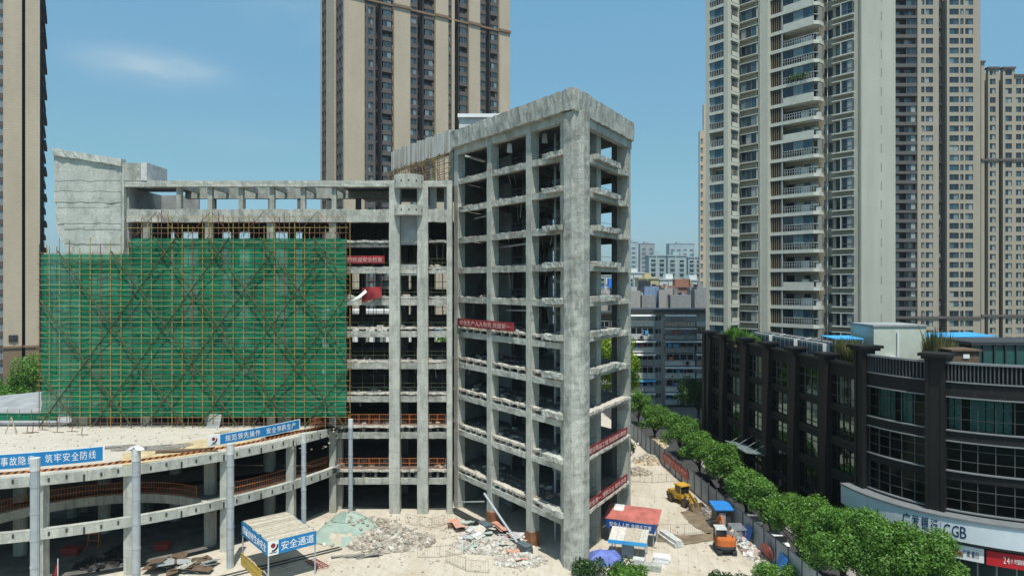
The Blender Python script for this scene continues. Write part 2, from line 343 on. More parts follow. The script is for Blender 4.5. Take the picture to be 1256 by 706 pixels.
def make_net(name, c, hole):
    m, nt, out = newmat(name); t = N(nt, 'TexCoord').outputs['Object']
    n = tex_noise(nt, mapping(nt, t, (1, 1, 2.2)), .6, 5); f = tex_noise(nt, mapping(nt, t, (9, 9, 1.2)), 1, 3)
    cc = mix(nt, .35, ramp(nt, n, [(.3, [x*.72 for x in c]), (.7, [x*1.22 for x in c])]), ramp(nt, f, [(.3, [x*.6 for x in c]), (.7, [x*1.3 for x in c])]))
    sx = N(nt, 'SeparateXYZ'); nt.links.new(t, sx.inputs[0]); cbx = N(nt, 'CombineXYZ'); nt.links.new(sx.outputs[0], cbx.inputs[0]); nt.links.new(sx.outputs[2], cbx.inputs[1])
    br = N(nt, 'TexBrick'); br.inputs['Scale'].default_value = 1; br.inputs['Brick Width'].default_value = 5.9; br.inputs['Row Height'].default_value = 1.83; br.inputs['Mortar Size'].default_value = .03
    br.inputs['Color1'].default_value = (.70,.74,.72,1); br.inputs['Color2'].default_value = (1.15,1.1,1.1,1); br.inputs['Mortar'].default_value = (.42,.46,.44,1); nt.links.new(cbx.outputs[0], br.inputs['Vector'])
    cc = mix(nt, 1, cc, br.outputs[0], 'MULTIPLY')
    du_ = ramp(nt, tex_noise(nt, t, .33, 8, .7), [(.52, (0,0,0)), (.70, (1,1,1))]); qd = N(nt, 'Math', operation='MULTIPLY'); nt.links.new(du_, qd.inputs[0]); qd.inputs[1].default_value = .45
    cc = mix(nt, qd.outputs[0], cc, [min(1, x*.75+.09) for x in c])   # dusty, sun-bleached patches
    d = N(nt, 'BsdfDiffuse'); tl = N(nt, 'BsdfTranslucent'); tr = N(nt, 'BsdfTransparent'); a = N(nt, 'MixShader'); b = N(nt, 'MixShader')
    nt.links.new(cc, d.inputs[0]); nt.links.new(cc, tl.inputs[0]); a.inputs[0].default_value = .35
    hr = N(nt, 'MapRange'); hr.inputs[1].default_value = .35; hr.inputs[2].default_value = .7; hr.inputs[3].default_value = hole*.5; hr.inputs[4].default_value = hole*1.6
    nt.links.new(n, hr.inputs[0]); nt.links.new(hr.outputs[0], b.inputs[0])
    nt.links.new(d.outputs[0], a.inputs[1]); nt.links.new(tl.outputs[0], a.inputs[2]); nt.links.new(a.outputs[0], b.inputs[1]); nt.links.new(tr.outputs[0], b.inputs[2]); nt.links.new(b.outputs[0], out.inputs[0])
    return m
NET = make_net('green_safety_net', (.023,.285,.15), .14)
NET2 = make_net('faded_green_net', (.46,.62,.55), .2)
def make_ground():
    m, nt, out = newmat('site_dirt'); t = N(nt, 'TexCoord').outputs['Object']
    a = tex_noise(nt, t, .05, 6, .6); b = tex_noise(nt, t, .35, 7, .65); c = tex_noise(nt, t, 3.5, 6, .7)
    base = ramp(nt, a, [(.35, (.46,.41,.325)), (.6, (.54,.495,.415))])
    base = mix(nt, .5, base, ramp(nt, b, [(.28, (.43,.36,.26)), (.45, (.57,.52,.43)), (.7, (.58,.54,.465))]))
    base = mix(nt, .35, base, ramp(nt, c, [(.3, (.40,.35,.27)), (.7, (.58,.54,.47))]))
    st = tex_noise(nt, mapping(nt, t, (.5, .04, 1)), 2.4, 6, .65)
    base = mix(nt, .18, base, ramp(nt, st, [(.40, (.36,.30,.21)), (.58, (.64,.60,.52))]))
    dk_ = ramp(nt, tex_noise(nt, t, .16, 9, .7), [(.50, (0,0,0)), (.64, (1,1,1))])
    q = N(nt, 'Math', operation='MULTIPLY'); nt.links.new(dk_, q.inputs[0]); q.inputs[1].default_value = .45; base = mix(nt, q.outputs[0], base, (.36,.29,.19))
    for sc_, rot in ((.33, .25), (.27, -.9)):       # wheel tracks
        mpn = nt.nodes.new('ShaderNodeMapping'); mpn.inputs['Rotation'].default_value = (0,0,rot); nt.links.new(t, mpn.inputs['Vector'])
        wv = N(nt, 'TexWave', Scale=sc_, Distortion=5); wv.inputs['Detail'].default_value = 2; wv.inputs['Detail Scale'].default_value = .25; nt.links.new(mpn.outputs[0], wv.inputs['Vector'])
        kk = ramp(nt, wv.outputs['Fac'], [(.0, (1,1,1)), (.035, (0,0,0))]); q = N(nt, 'Math', operation='MULTIPLY'); nt.links.new(kk, q.inputs[0]); q.inputs[1].default_value = .42; base = mix(nt, q.outputs[0], base, (.36,.31,.23))
    surf(nt, out, base, .95, 0, .1, c, .5, .08); return m
SITE = make_ground()
MUD = plain('wet_mud', (.20,.155,.10), .6, 0, .4, .35, .8, .4)
SANDY = plain('yellow_sand', (.50,.40,.24), .95, 0, .1, .25, 1.2, .6)
FARG = plain('far_ground', (.13,.14,.12), .95, 0, .1, .3, .02)

# ------------------------------------------------------------------ text
def text_mesh(s, name='lettering', extr=.01):
    cu = bpy.data.curves.new(name, 'FONT'); cu.body = s; cu.extrude = extr; cu.size = 1; cu.resolution_u = 2
    o = bpy.data.objects.new('t', cu); col.objects.link(o)
    dg = bpy.context.evaluated_depsgraph_get()
    me = bpy.data.meshes.new_from_object(o.evaluated_get(dg)); me.name = name
    bpy.data.objects.remove(o); bpy.data.curves.remove(cu); return me
def text(s, centre, right, up, w, h, mat, parent, name='lettering', bold=0.0):
    me = text_mesh(s); n = len(me.vertices); co = np.empty(n*3); me.vertices.foreach_get('co', co); co = co.reshape(-1, 3)
    lo, hi = co.min(0), co.max(0); right = Vector(right).normalized(); up = Vector(up).normalized(); nrm = right.cross(up)
    x = ((co[:,0]-lo[0])/max(hi[0]-lo[0],1e-6)-.5)*w; y = ((co[:,1]-lo[1])/max(hi[1]-lo[1],1e-6)-.5)*h; z = co[:,2]
    c = np.array(centre)
    pts = c + np.outer(x, np.array(right)) + np.outer(y, np.array(up)) + np.outer(z, np.array(nrm))
    me.vertices.foreach_set('co', pts.ravel()); me.materials.clear(); me.materials.append(mat); me.update()
    return put(name, me, parent)

# ------------------------------------------------------------------ foliage
def leaves(lobes, n, size, seed, squash=1.0, shell=.35):
    rng = np.random.default_rng(seed)
    vol = np.array([l[3]**2 for l in lobes]); pick = rng.choice(len(lobes), n, p=vol/vol.sum())
    L = np.array(lobes)[pick]; d = rng.normal(size=(n, 3)); d[:,2] = d[:,2]*.9+.15; d /= np.linalg.norm(d, axis=1)[:,None]
    rr = L[:,3]*(1-shell*rng.random(n)**1.6+.10*rng.normal(size=n)); p = L[:,:3] + d*rr[:,None]*np.array([1,1,squash])
    keep = np.ones(n, bool)
    nrm = d*.8+rng.normal(size=(n,3))*.55+np.array([0,0,.35]); nrm /= np.linalg.norm(nrm, axis=1)[:,None]
    a = np.cross(nrm, rng.normal(size=(n,3))); a /= np.linalg.norm(a, axis=1)[:,None]; b = np.cross(nrm, a)
    s = size*(.6+.8*rng.random(n))[:,None]
    q = np.stack([p-a*s, p+b*s*.55, p+a*s, p-b*s*.55], 1).reshape(-1, 3)
    return q, n
def leaf_object(name, mat, q, n, parent):
    me = bpy.data.meshes.new(name); me.vertices.add(n*4); me.vertices.foreach_set('co', q.ravel().astype(np.float32))
    me.loops.add(n*4); me.loops.foreach_set('vertex_index', np.arange(n*4, dtype=np.int32)); me.polygons.add(n)
    me.polygons.foreach_set('loop_start', np.arange(0, n*4, 4, dtype=np.int32)); me.polygons.foreach_set('loop_total', np.full(n, 4, dtype=np.int32))
    me.materials.append(mat); me.update(calc_edges=True); me.validate(); return put(name, me, parent)
def tree(name, label, loc, height, rad, mat, n=4500, size=.2, seed=1, group=None, cat='tree', low=.35, lobes_n=20):
    rnd = random.Random(seed); loc = Vector(loc); t = thing(name, label, cat, loc, group)
    ctop = height; cb = height*low; cz = (ctop+cb)/2; hz = (ctop-cb)/2
    lobes = []
    for i in range(lobes_n):
        a = rnd.uniform(0, 2*math.pi); e = rnd.uniform(-.7, 1.0); k = math.sqrt(max(0, 1-e*e*.8))
        lr = rad*rnd.uniform(.2, .46); r = (rad-lr*.8)*k*rnd.uniform(.62, 1.22)
        lobes.append((loc.x+r*math.cos(a), loc.y+r*math.sin(a), loc.z+cz+e*(hz-lr*.7), lr))
    lobes.append((loc.x, loc.y, loc.z+cz, rad*.55))
    q, n = leaves(lobes, n, size, seed)
    leaf_object('crown', mat, q, n, t)
    m = MB(); top = loc+Vector((0,0,cz)); m.tube(loc-Vector((0,0,.1)), loc+Vector((0,0,cb)), rad*.065+.05, 7, rad*.05+.03); m.tube(loc+Vector((0,0,cb)), top, rad*.05+.03, 6, .05)
    for l in lobes[:8]: m.tube(loc+Vector((0,0,cb*rnd.uniform(.75,1.1))), Vector(l[:3]), rad*.025+.02, 5, .02)
    m.build('trunk', BARK, t)
    return t
# ------------------------------------------------------------------ setting: ground, street, pavement
def sheet(name, poly, z, mat, kind='structure', label=None):
    m = MB(); m.add([(x, y, z) for x, y in poly], [tuple(range(len(poly)))]); o = m.build(name, mat); tag(o, kind=kind); return o
sheet('ground', [(-3000,-300), (3000,-300), (3000,6000), (-3000,6000)], -.02, FARG)
def FX(y): return 25.2 - .081*(y-67.3)                         # the hoarding line along the street
rg = MB()                                                     # site ground with a gently uneven surface
xs = [-75+i*1.5 for i in range(68)]; ys = [30+i*1.5 for i in range(80)]
grid = []
for y in ys:
    for i, x in enumerate(xs):
        xx = min(x, FX(y)-.06); z = .01+.05*noise.noise(Vector((x*.25, y*.25, 3)))+.03*noise.noise(Vector((x, y, 9)))
        grid.append((xx, y, max(0.0, z+.02)))
n = len(xs)
rg.add(grid, [(j*n+i, j*n+i+1, (j+1)*n+i+1, (j+1)*n+i) for j in range(len(ys)-1) for i in range(n-1)])
tag(rg.build('site_ground', SITE, smooth=True), kind='structure')
sheet('street', [(FX(-60)+.1,-60), (FX(-60)+10,-60), (FX(160)+10,160), (FX(160)+.1,160)], .004, ASPH)
DO, DU, DN = (33.5, 64.9), Vector((-.08,.997,0)), Vector((-.997,-.08,0))
pv = MB(); pv.M = frame((33.5, 64.9, 0), DU, DN); pv.box(-3, 45, 0.2, 2.6, -.1, .13); tag(pv.build('pavement', PAVE), kind='structure')
sheet('corner_pavement', [(FX(40)+9.2,40),(75,40),(75,53),(48,53),(40,56),(33.5,62),(31.5,61)], .02, PAVE)

# ------------------------------------------------------------------ the gutted main block
LV = [5.1, 10.3, 14.2, 18.0, 21.9, 25.5, 29.0, 32.1, 34.6]     # floor slab tops
BT = [4.1, 9.5, 13.8, 17.7, 21.45, 25.2, 28.95]                # front beam tops
YA = 80.4
main = thing('unfinished_building', 'long gutted concrete frame block behind the green net scaffold', 'building', (-26, 88, 0))
def rb(name, parent, mat, *dims, jit=.05, step=.6, M=None, seed=0):
    m = MB(M); m.rbox(*dims, jit=jit, step=step, seed=seed); return m.build(name, mat, parent)
colX = [(-50.4,.8),(-43.1,.8),(-35.8,.8),(-28.5,.8),(-21.15,.8)]
for x, w in colX: rb('column', main, CON, x-w/2, x+w/2, YA, YA+.8, 0, 34.3, jit=.03, step=1.2)
for x, w, zt in ((-13.8,1.25,38.4),(-10.5,1.25,38.4),(-7.35,.62,38.4)):
    rb('column', main, CON_L, x-w/2, x+w/2, YA-.35, YA+.75, 0, zt, jit=.035, step=.8)
for y in (88.3, 96.6):
    for x in (-50.4,-43.1,-35.8,-28.5,-21.15,-13.8,-7.6):
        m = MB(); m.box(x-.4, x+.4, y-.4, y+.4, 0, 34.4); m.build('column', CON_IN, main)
bays = [(-50,-43.5),(-42.7,-36.2),(-35.4,-28.9),(-28.1,-21.6),(-20.7,-14.45),(-13.15,-11.15),(-9.85,-7.7)]
for li, z in enumerate(BT):
    for bi, (a, b) in enumerate(bays):
        if bi < 4 and z < 10: continue
        rb('beam', main, CON if li < 4 else CON_R, a, b, YA-.02+.02*bi, YA+.6, z-.72, z, jit=.045, step=.5, seed=li)
for li, z in enumerate(LV[:-1]):
    m = MB(); m.box(-53.2, -7.15, YA+.25, 97.3, z-.2, z)
    if li < 7 and BT[li] < z-.3:                             # short stub posts carry the slab edge over the beam
        for a, b in bays:
            k = max(2, int((b-a)/1.5))
            for i in range(k+1):
                x = a+.2+(b-a-.4)*i/k
                m.box(x-.14, x+.14, YA+.27, YA+.55, BT[li]-.05, z-.19)
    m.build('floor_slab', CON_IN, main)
    for a, b in bays: e = MB(); e.rbox(a, b, YA+.06, YA+.28, z-.24, z+.02, jit=.09, step=.22, seed=li); e.build('slab_edge', DUST if li < 5 else CON_R, main)
m = MB(); m.box(-53.2,-7.15, YA+.62, 97.3, LV[8]-.25, LV[8]); m.build('floor_slab', CON_IN, main)
for x in (-47,-39.5,-32,-24.8,-17.3):
    m = MB(); m.box(x-.15, x+.15, 81.2, 97, 0, 0.1)
# interior and back infill walls: full at the lower storeys, with openings above
def infill(parent, x0, x1, y, z0, z1, mat=CON_IN):
    m = MB(); m.box(x0, x1, y, y+.22, z0, z1); return m.build('infill_wall', mat, parent)
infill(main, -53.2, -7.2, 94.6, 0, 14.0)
for z0, z1 in zip(LV[2:8], LV[3:9]):
    for x0, x1 in ((-53.2,-48.5),(-44.5,-41.2),(-37.2,-34),(-29.8,-27),(-24.6,-22.7),(-16.3,-14.7),(-12.3,-11.0)):
        infill(main, x0, x1, 96.9, z0, z1-.2)
    m = MB(); m.box(-22.7, -7.2, 96.95, 97.1, z0, z0+.75); m.build('sill_wall', CON_IN, main)
    m = MB()
    for x in [-22.4+1.05*i for i in range(14)]: m.box(x-.03, x+.03, 96.7, 96.75, z0+.75, z1-.3)
    m.box(-22.7, -7.2, 96.7, 96.76, z0+1.75, z0+1.82); m.build('window_frame', DSTEEL, main)
infill(main, -22.6, -7.3, 90.5, 29.0, 34.3)
# spandrel under the parapet, terrace parapet, roof strip and pergola
for a, b in bays[:5]: rb('spandrel', main, CON_IN, a, b, YA+.15, YA+.5, 31.3, 32.1, jit=.03)
rb('parapet', main, CON_R, -45.3, -14.45, YA-.25, YA+.3, 34.25, 35.75, jit=.09, step=.4)
rb('parapet', main, CON_R, -9.85, -7.1, YA-.3, YA+.3, 34.25, 35.75, jit=.09, step=.35)
rb('roof_beam', main, CON_L, -45.6, -7.0, YA-.35, YA+.75, 38.4, 39.1, jit=.05, step=.6)
for i in range(6): 
    x = -39.3+i*3.66
    m = MB(); m.box(x-.27, x+.27, YA+.05, YA+.6, 34.6, 38.4); m.build('terrace_column', CON, main)
    m = MB(); m.box(x+1.35, x+1.95, 85.7, 86.3, 34.6, 37.7); m.build('terrace_column', CON_IN, main)
    m = MB(); m.box(x-.15, x+.15, YA+.75, 85.6, 38.3, 38.9); m.build('roof_rafter', CON, main)
rb('roof_beam', main, CON, -41, -14, 85.6, 86.4, 37.7, 39.0, jit=.03)
m = MB(); m.box(-20.5, -7.1, YA+.78, 97, 38.6, 38.95); m.build('roof_slab', CON_IN, main)
m = MB()
for z in (35.4, 36.0): m.tube((-42, 85, z), (-14.5, 85, z), .04, 5)
m.build('guard_rail', DSTEEL, main)
# shafts of the curved balconies
for z0, z1 in ((38.2,39.75),(35.0,36.2)):
    m = MB(); cx, cyy, r = -12.15, YA+.1, 1.75
    pts = [(cx+r*math.cos(a), cyy-r*.92*math.sin(a)) for a in [math.pi*i/18 for i in range(19)]]
    m.prism(pts, z0, z1)
    b = m.build('curved_balcony', CON_L, main)
    for i in range(2, 17, 3):
        h = MB()
        a = math.pi*(i+.3)/18; p = Vector((cx+r*math.cos(a), cyy-r*.92*math.sin(a), (z0+z1)/2)); d = Vector((math.cos(a), -math.sin(a), 0))
        h.bar(p-d*.1, p+d*.012, .18, .18); h.build('fixing_hole', DSTEEL, b)
infill(main, -13.15, -11.15, YA+.1, 31.6, 35.0, GREY)
infill(main, -13.15, -11.15, YA+.12, 28.0, 29.3, GREY)
for x0, x1 in ((-14.4,-13.2),(-9.8,-9.0),(-8.1,-7.7)):
    infill(main, x0, x1, YA+.9, 34.6, 38.4, GREY)
# orange edge railings on two open floors
def railing(name, parent, pts, z, h=1.1, mat=ORANGE, step=1.2, r=.028, infill_bars=True):
    m = MB()
    for (x0,y0),(x1,y1) in zip(pts, pts[1:]):
        L = math.hypot(x1-x0, y1-y0); k = max(1, int(L/step+.5))
        for i in range(k+1):
            t = i/k; x = x0+(x1-x0)*t; y = y0+(y1-y0)*t; m.tube((x,y,z), (x,y,z+h), r, 5)
        for zz in (z+.12, z+h*.55, z+h): m.tube((x0,y0,zz), (x1,y1,zz), r*.8, 5)
        if infill_bars:
            kk = int(L/.25)
            for i in range(kk): 
                t = i/max(kk,1); m.tube((x0+(x1-x0)*t, y0+(y1-y0)*t, z+.12), (x0+(x1-x0)*t, y0+(y1-y0)*t, z+h), r*.4, 4)
    return m.build(name, mat, parent)
for z in (5.1, 10.3):
    railing('guard_railing', main, [(-20.6, YA+.5), (-14.5, YA+.5)], z, 1.25)
    railing('guard_railing', main, [(-13.1, YA+.5), (-11.2, YA+.5)], z, 1.25)
    railing('guard_railing', main, [(-9.8, YA+.5), (-7.9, YA+.5)], z, 1.25)
for bx0, bx1 in ((-20.6,-14.5),(-13.1,-11.2),(-9.8,-7.8)):
    for z in LV[2:7]:
        m = MB()
        for i in range(int((bx1-bx0)/1.3)+1): m.tube((bx0+.2+1.3*i, YA+.9, z), (bx0+.2+1.3*i, YA+.9, z+3.2), .03, 5)
        m.tube((bx0, YA+.85, z+1.0), (bx1, YA+.85, z+1.0), .03, 5); m.tube((bx0, YA+.85, z+.5), (bx1, YA+.85, z+.5), .03, 5)
        m.build('edge_guard', DPOLE, main)
# concrete end wall with a sloping torn top, and the stair head behind it
poly = [(65,186),(100,192),(152,200.5),(152,330),(84,330),(82,309),(74,292),(69,282),(68,240)]
pts = [((x-HX)*79.9/F, H-(y-HY)*79.9/F) for x, y in poly]
m = MB()
m.add([(x, 79.9, z) for x, z in pts]+[(x, 80.5, z) for x, z in pts], [tuple(range(len(pts))), tuple(range(2*len(pts)-1, len(pts)-1, -1))]+[(i,(i+1)%len(pts),len(pts)+(i+1)%len(pts),len(pts)+i) for i in range(len(pts))])
m.build('end_wall', CON_W, main)
rb('wall_coping', main, CON_W, -53.6, -45.6, 79.6, 80.6, -.45, .35, jit=.1, step=.3, M=Matrix(((1,0,0,0),(0,1,0,0),(-.158,0,1,41.85-.158*49.6),(0,0,0,1))))
zs_ = [31.6, 33.3, 34.0, 35.9, 36.5, 37.8, 39.0, 40.2]
for k, (za, zb) in enumerate(zip(zs_, zs_[1:])):       # the uneven pour lifts of the torn wall
    xl = -52.4 if zb < 34.1 else -53.2 if zb < 37 else -53.55; n_ = rr0 = None
    m = MB(); n1 = 26; vs = []
    for i in range(n1+1):
        x = xl+(-45.72-xl)*i/n1; lo = za+.22*noise.noise(Vector((x*.8, za*3, 0)))+.03; hi = zb+.22*noise.noise(Vector((x*.8, zb*3, 0)))-.03*(k%2)
        if k == len(zs_)-2: hi = zb+.2
        pr = .05+.025*((k*5)%3)+.05*noise.noise(Vector((x*1.1, zb, 5)))
        vs += [(x, 79.88-.0, lo), (x, 79.88-pr*.8, lo+.04), (x, 79.88-pr-.03*noise.noise(Vector((x*3,zb,2))), (lo+hi)/2), (x, 79.88-pr, hi-.03), (x, 79.88, hi)]
    m.add(vs, [(i*5+j, (i+1)*5+j, (i+1)*5+j+1, i*5+j+1) for i in range(n1) for j in range(4)]+[(0,1,2,3,4), tuple(n1*5+q for q in (4,3,2,1,0))]); m.build('pour_lift', CON_W, main)
m = MB(); m.box(-45.7,-45.2, 80.55, 89, 28, 38.4); m.build('side_wall', GREY, main)
m = MB(); m.box(-45.2,-40.4, 88, 88.3, 34.6, 38.4); m.build('side_wall', GREY, main)
rb('stair_head', main, CON_R, -45.55, -43.55, 80.0, 84.6, 39.1, 41.15, jit=.03)
m = MB(); m.box(-43.5,-42.8, 79.95, 84.7, 39.1, 41.2); m.build('stair_head_panel', WHITE_D, main)
m = MB(); m.box(-45.6,-40.2, YA+.7, 85.6, 38.5, 38.95); m.build('roof_slab', CON_IN, main)
# ------------------------------------------------------------------ the acute corner wing
P0 = Vector((5.98, 64.2)); uC = Vector((-.571,.821)).normalized(); vB = Vector((.489,.872)).normalized()
nC = Vector((uC.y*-1, uC.x)); nC = nC if nC.y < 0 else -nC
nBv = Vector((vB.y, -vB.x))
SC, TB = 22.6, 15.5
def Q(s, t): p = P0+uC*s+vB*t; return (p.x, p.y)
MC = frame((P0.x, P0.y, 0), uC, nC)                 # x along the left face, y outward
MBf = frame((P0.x, P0.y, 0), vB, nBv)               # x along the right face, y outward
wing = thing('unfinished_building', 'gutted concrete corner tower with a heavy wedge corner column', 'building', (P0.x, P0.y+12, 0))
LW = [5.0, 10.15, 14.4, 18.2, 21.9, 25.4, 28.9, 32.5, 36.2, 39.6]
cpoly = [(4.72,66.3),(4.95,64.9),(5.6,64.15),(6.75,64.1),(7.3,64.75),(7.45,65.6),(6.6,67.2),(5.5,67.4)]
def rough_poly(mb, poly, z0, z1, jit, step):
    n = len(poly); k = int((z1-z0)/step)
    vs = []
    for i in range(k+1):
        z = z0+(z1-z0)*i/k; tap = 1.0+ .03*(z-z0)/(z1-z0)
        for x, y in poly:
            nv = noise.noise_vector(Vector((x*1.1, y*1.1, z*1.4)))+.6*noise.noise_vector(Vector((x*4, y*4, z*4)))
            vs.append((6.1+(x-6.1)*tap+nv.x*jit, 65.6+(y-65.6)*tap+nv.y*jit, z))
    fs = [tuple(range(n-1,-1,-1)), tuple(k*n+j for j in range(n))]
    for i in range(k):
        for j in range(n): fs.append((i*n+j, i*n+(j+1)%n, (i+1)*n+(j+1)%n, (i+1)*n+j))
    return mb.add(vs, fs)
m = MB(); rough_poly(m, cpoly, 0, 43.2, .055, .45); m.build('corner_column', CON_R, wing)
cs = (7.4, 14.9, 22.25)
for s in cs:
    c = rb('column', wing, CON_L, s-.45, s+.45, -.95, .06, 0, 42.9, jit=.03, step=.8, M=MC)
    if s < 20:
        m = MB(MC); m.box(s-.49, s+.49, -.99, .12, 0, 1.55); m.build('rusty_formwork', plain('rust_formwork', (.27,.12,.06), .8, var=.3), c)
    x, y = Q(s, 15.0); m = MB(); m.M = frame((x, y, 0), uC, nC); m.box(-.4,.4,-.4,.4,0,43); m.build('column', CON_IN, wing)
for s, t in ((1.4,7.2),(7.4,8),(14.9,8),(22.2,8)):
    x, y = Q(s, t); m = MB(); m.M = frame((x, y, 0), vB, nBv); m.box(-.6,.6,-.45,.45,0,43); m.build('column', CON, wing)
rb('column', wing, CON_L, 14.45, 15.5, -1.3, -.05, 0, 43.0, jit=.03, step=.8, M=MBf)
for i, (z0, z1) in enumerate(zip([0]+LW, LW+[43])):
    m = MB(MBf); m.box(14.7, 15.0, -2.05, -1.25, z0+.05, z1-.25); m.box(14.62, 14.71, -1.8, -1.55, z0+.5, z1-1.2); m.build('end_pier', CON_IN, wing)
cb = [(1.15,6.95),(7.85,14.45),(15.35,21.8)]
for li, z in enumerate(LW):
    gap = li < 5
    zt = z-.62 if gap else z-.02
    for bi, (a, b) in enumerate(cb):
        rb('beam', wing, CON_L if gap else CON_R, a, b, -.6+.02*bi, .0, zt-.62, zt, jit=.055, step=.45, M=MC, seed=li)
        e = MB(MC); e.rbox(a, b, -.75, -.06, z-.22, z+.03, jit=.10, step=.22, seed=li+3)
        e = e.build('slab_edge', DUST if gap else CON_R, wing)
        if gap:
            k = 5 if li < 2 else 4
            for i in range(k+1):
                x = a+.2+(b-a-.4)*i/k; st_ = MB(MC); st_.box(x-.13, x+.13, -.5, -.15, zt-.03, z-.18); st_.build('stub_post', CON_L, e)
    rb('ledge', wing, CON_L if li < 7 else CON_R, 1.3, 4.3, -.5, .7, z-.34, z+.18, jit=.11, step=.25, M=MC, seed=li)
    rb('beam', wing, CON_L, 1.35, 14.4, -.75, -.03, z-.62, z-.05, jit=.06, step=.5, M=MBf, seed=li)
    rb('ledge', wing, CON_R if li > 2 else DUST, 4.4 if li > 2 else 1.4, 11.2 if li > 2 else 13.8, -.45, .42, z-.18, z+.36 if li > 2 else z+.10, jit=.10, step=.25, M=MBf, seed=li)
    rb('ledge', wing, CON_L, 12.6, 14.6, -.3, .28, z-.6, z-.15, jit=.08, step=.25, M=MBf, seed=li)
    pl = [Q(.9,.5), Q(.9,15), Q(22.4,15), Q(22.4,.6)]
    m = MB(); m.prism(pl, z-.24, z-.04); m.build('floor_slab', CON_IN, wing)
    for t in (8.0, 15.0):
        m = MB(); a, b = Q(1.5,t), Q(22,t); m.bar((a[0],a[1],z-.55), (b[0],b[1],z-.55), .4, .6); m.build('inner_beam', CON_IN, wing)
    for s in (7.4, 14.9):
        m = MB(); a, b = Q(s,1), Q(s,15); m.bar((a[0],a[1],z-.55), (b[0],b[1],z-.55), .4, .6); m.build('inner_beam', CON_IN, wing)
def qwall(name, mat, s0, t0, s1, t1, z0, z1, th=.2):
    a, b = Q(s0,t0), Q(s1,t1); m = MB(); m.bar((a[0],a[1],(z0+z1)/2), (b[0],b[1],(z0+z1)/2), th, z1-z0); return m.build(name, mat, wing)
for i, (z0, z1) in enumerate(zip([0]+LW, LW+[42.9])):
    qwall('partition_wall', GREY, 15.3, 6.2, 22.2, 6.2, z0, z1-.3)
    qwall('partition_wall', GREY, 22.35, .6, 22.35, 15, z0, z1-.3)
    qwall('partition_wall', CON_IN, 7.9, 11.5, 11.2 if i > 2 else 22, 11.5, z0, z1-.3); qwall('partition_wall', CON_IN, 13.2, 11.5, 22.2, 11.5, z0, z1-.3)
    qwall('partition_wall', CON_IN, 14.9, 5.0, 14.9, 11.4, z0, z1-.3)
    if i < 2: qwall('partition_wall', CON_IN, 2, 14, 22, 14, z0, z1-.3)
    if 0 < i < 10:                                    # stair core seen through the third bay
        a, b = Q(3.2,5.4), Q(7.0,5.4); zm = z0+1.9
        m = MB(); m.bar((a[0],a[1],zm), (b[0],b[1],zm), .5, .45); m.build('stair_beam', CON_L, wing)
        m = MB()
        for s in (3.6, 5.2): 
            p = Q(s,5.6); m.M = frame((p[0],p[1],0), uC, nC); m.box(-.16,.16,-.16,.16, z0, z1-.3)
        m.build('stair_post', CON, wing)
        m = MB(); a, b = Q(3.4,7), Q(6.9,7); m.bar((a[0],a[1],z0+.1), (b[0],b[1],z0+1.9), 1.2, .18, up=(nC.x,nC.y,0)); m.build('stair_flight', CON, wing)
    if i > 0:                                         # rope and pole edge guards
        m = MB(MC)
        for a, b in cb[:2] + [(4.4,6.9)]:
            for hh in (.5, 1.0): m.tube((a,-.9,z0+hh), (b,-.9,z0+hh), .025, 4)
            for k in range(5): m.tube((a+.3+(b-a-.6)*k/4,-.9,z0), (a+.3+(b-a-.6)*k/4,-.9,z0+1.15), .025, 4)
        m.M = MBf
        for hh in (.5, 1.0): m.tube((1.4,-.9,z0+hh), (14.5,-.9,z0+hh), .025, 4)
        m.build('edge_guard', DSTEEL, wing)
# crown: a set-back lower beam, the overhanging hacked parapet and the roof
rb('crown_beam', wing, CON_L, -.2, 22.6, -.7, .02, 42.55, 43.35, jit=.05, step=.5, M=MC)
rb('crown_beam', wing, CON_L, 1.2, 15.6, -.7, .04, 42.35, 43.2, jit=.05, step=.5, M=MBf)
rb('parapet', wing, CON_R, -.2, 22.7, -.3, .62, 43.35, 45.35, jit=.10, step=.4, M=MC)
rb('parapet', wing, CON_R, -.25, 15.7, -.3, .3, 43.2, 45.3, jit=.10, step=.4, M=MBf)
m = MB(); m.prism([Q(.4,.4), Q(.4,15.2), Q(22.6,15.2), Q(22.6,.5)], 43.0, 43.3); m.build('roof_slab', CON_IN, wing)
qwall('parapet', CON_R, .5, 15.4, 22.6, 15.4, 43.3, 45.2, .4)
m = MB(); m.M = frame((-6.8, 87.6, 0), (1,0), (0,-1)); m.box(0, 5.2, -4, 0, 43.3, 48.3); m.build('roof_house', WHITE_D, wing)
m = MB(); m.M = frame((-6.95, 87.4, 0), (1,0), (0,-1)); m.box(0, 5.6, -4.4, .15, 48.3, 48.75); m.build('roof_house_cap', WHITE, wing)
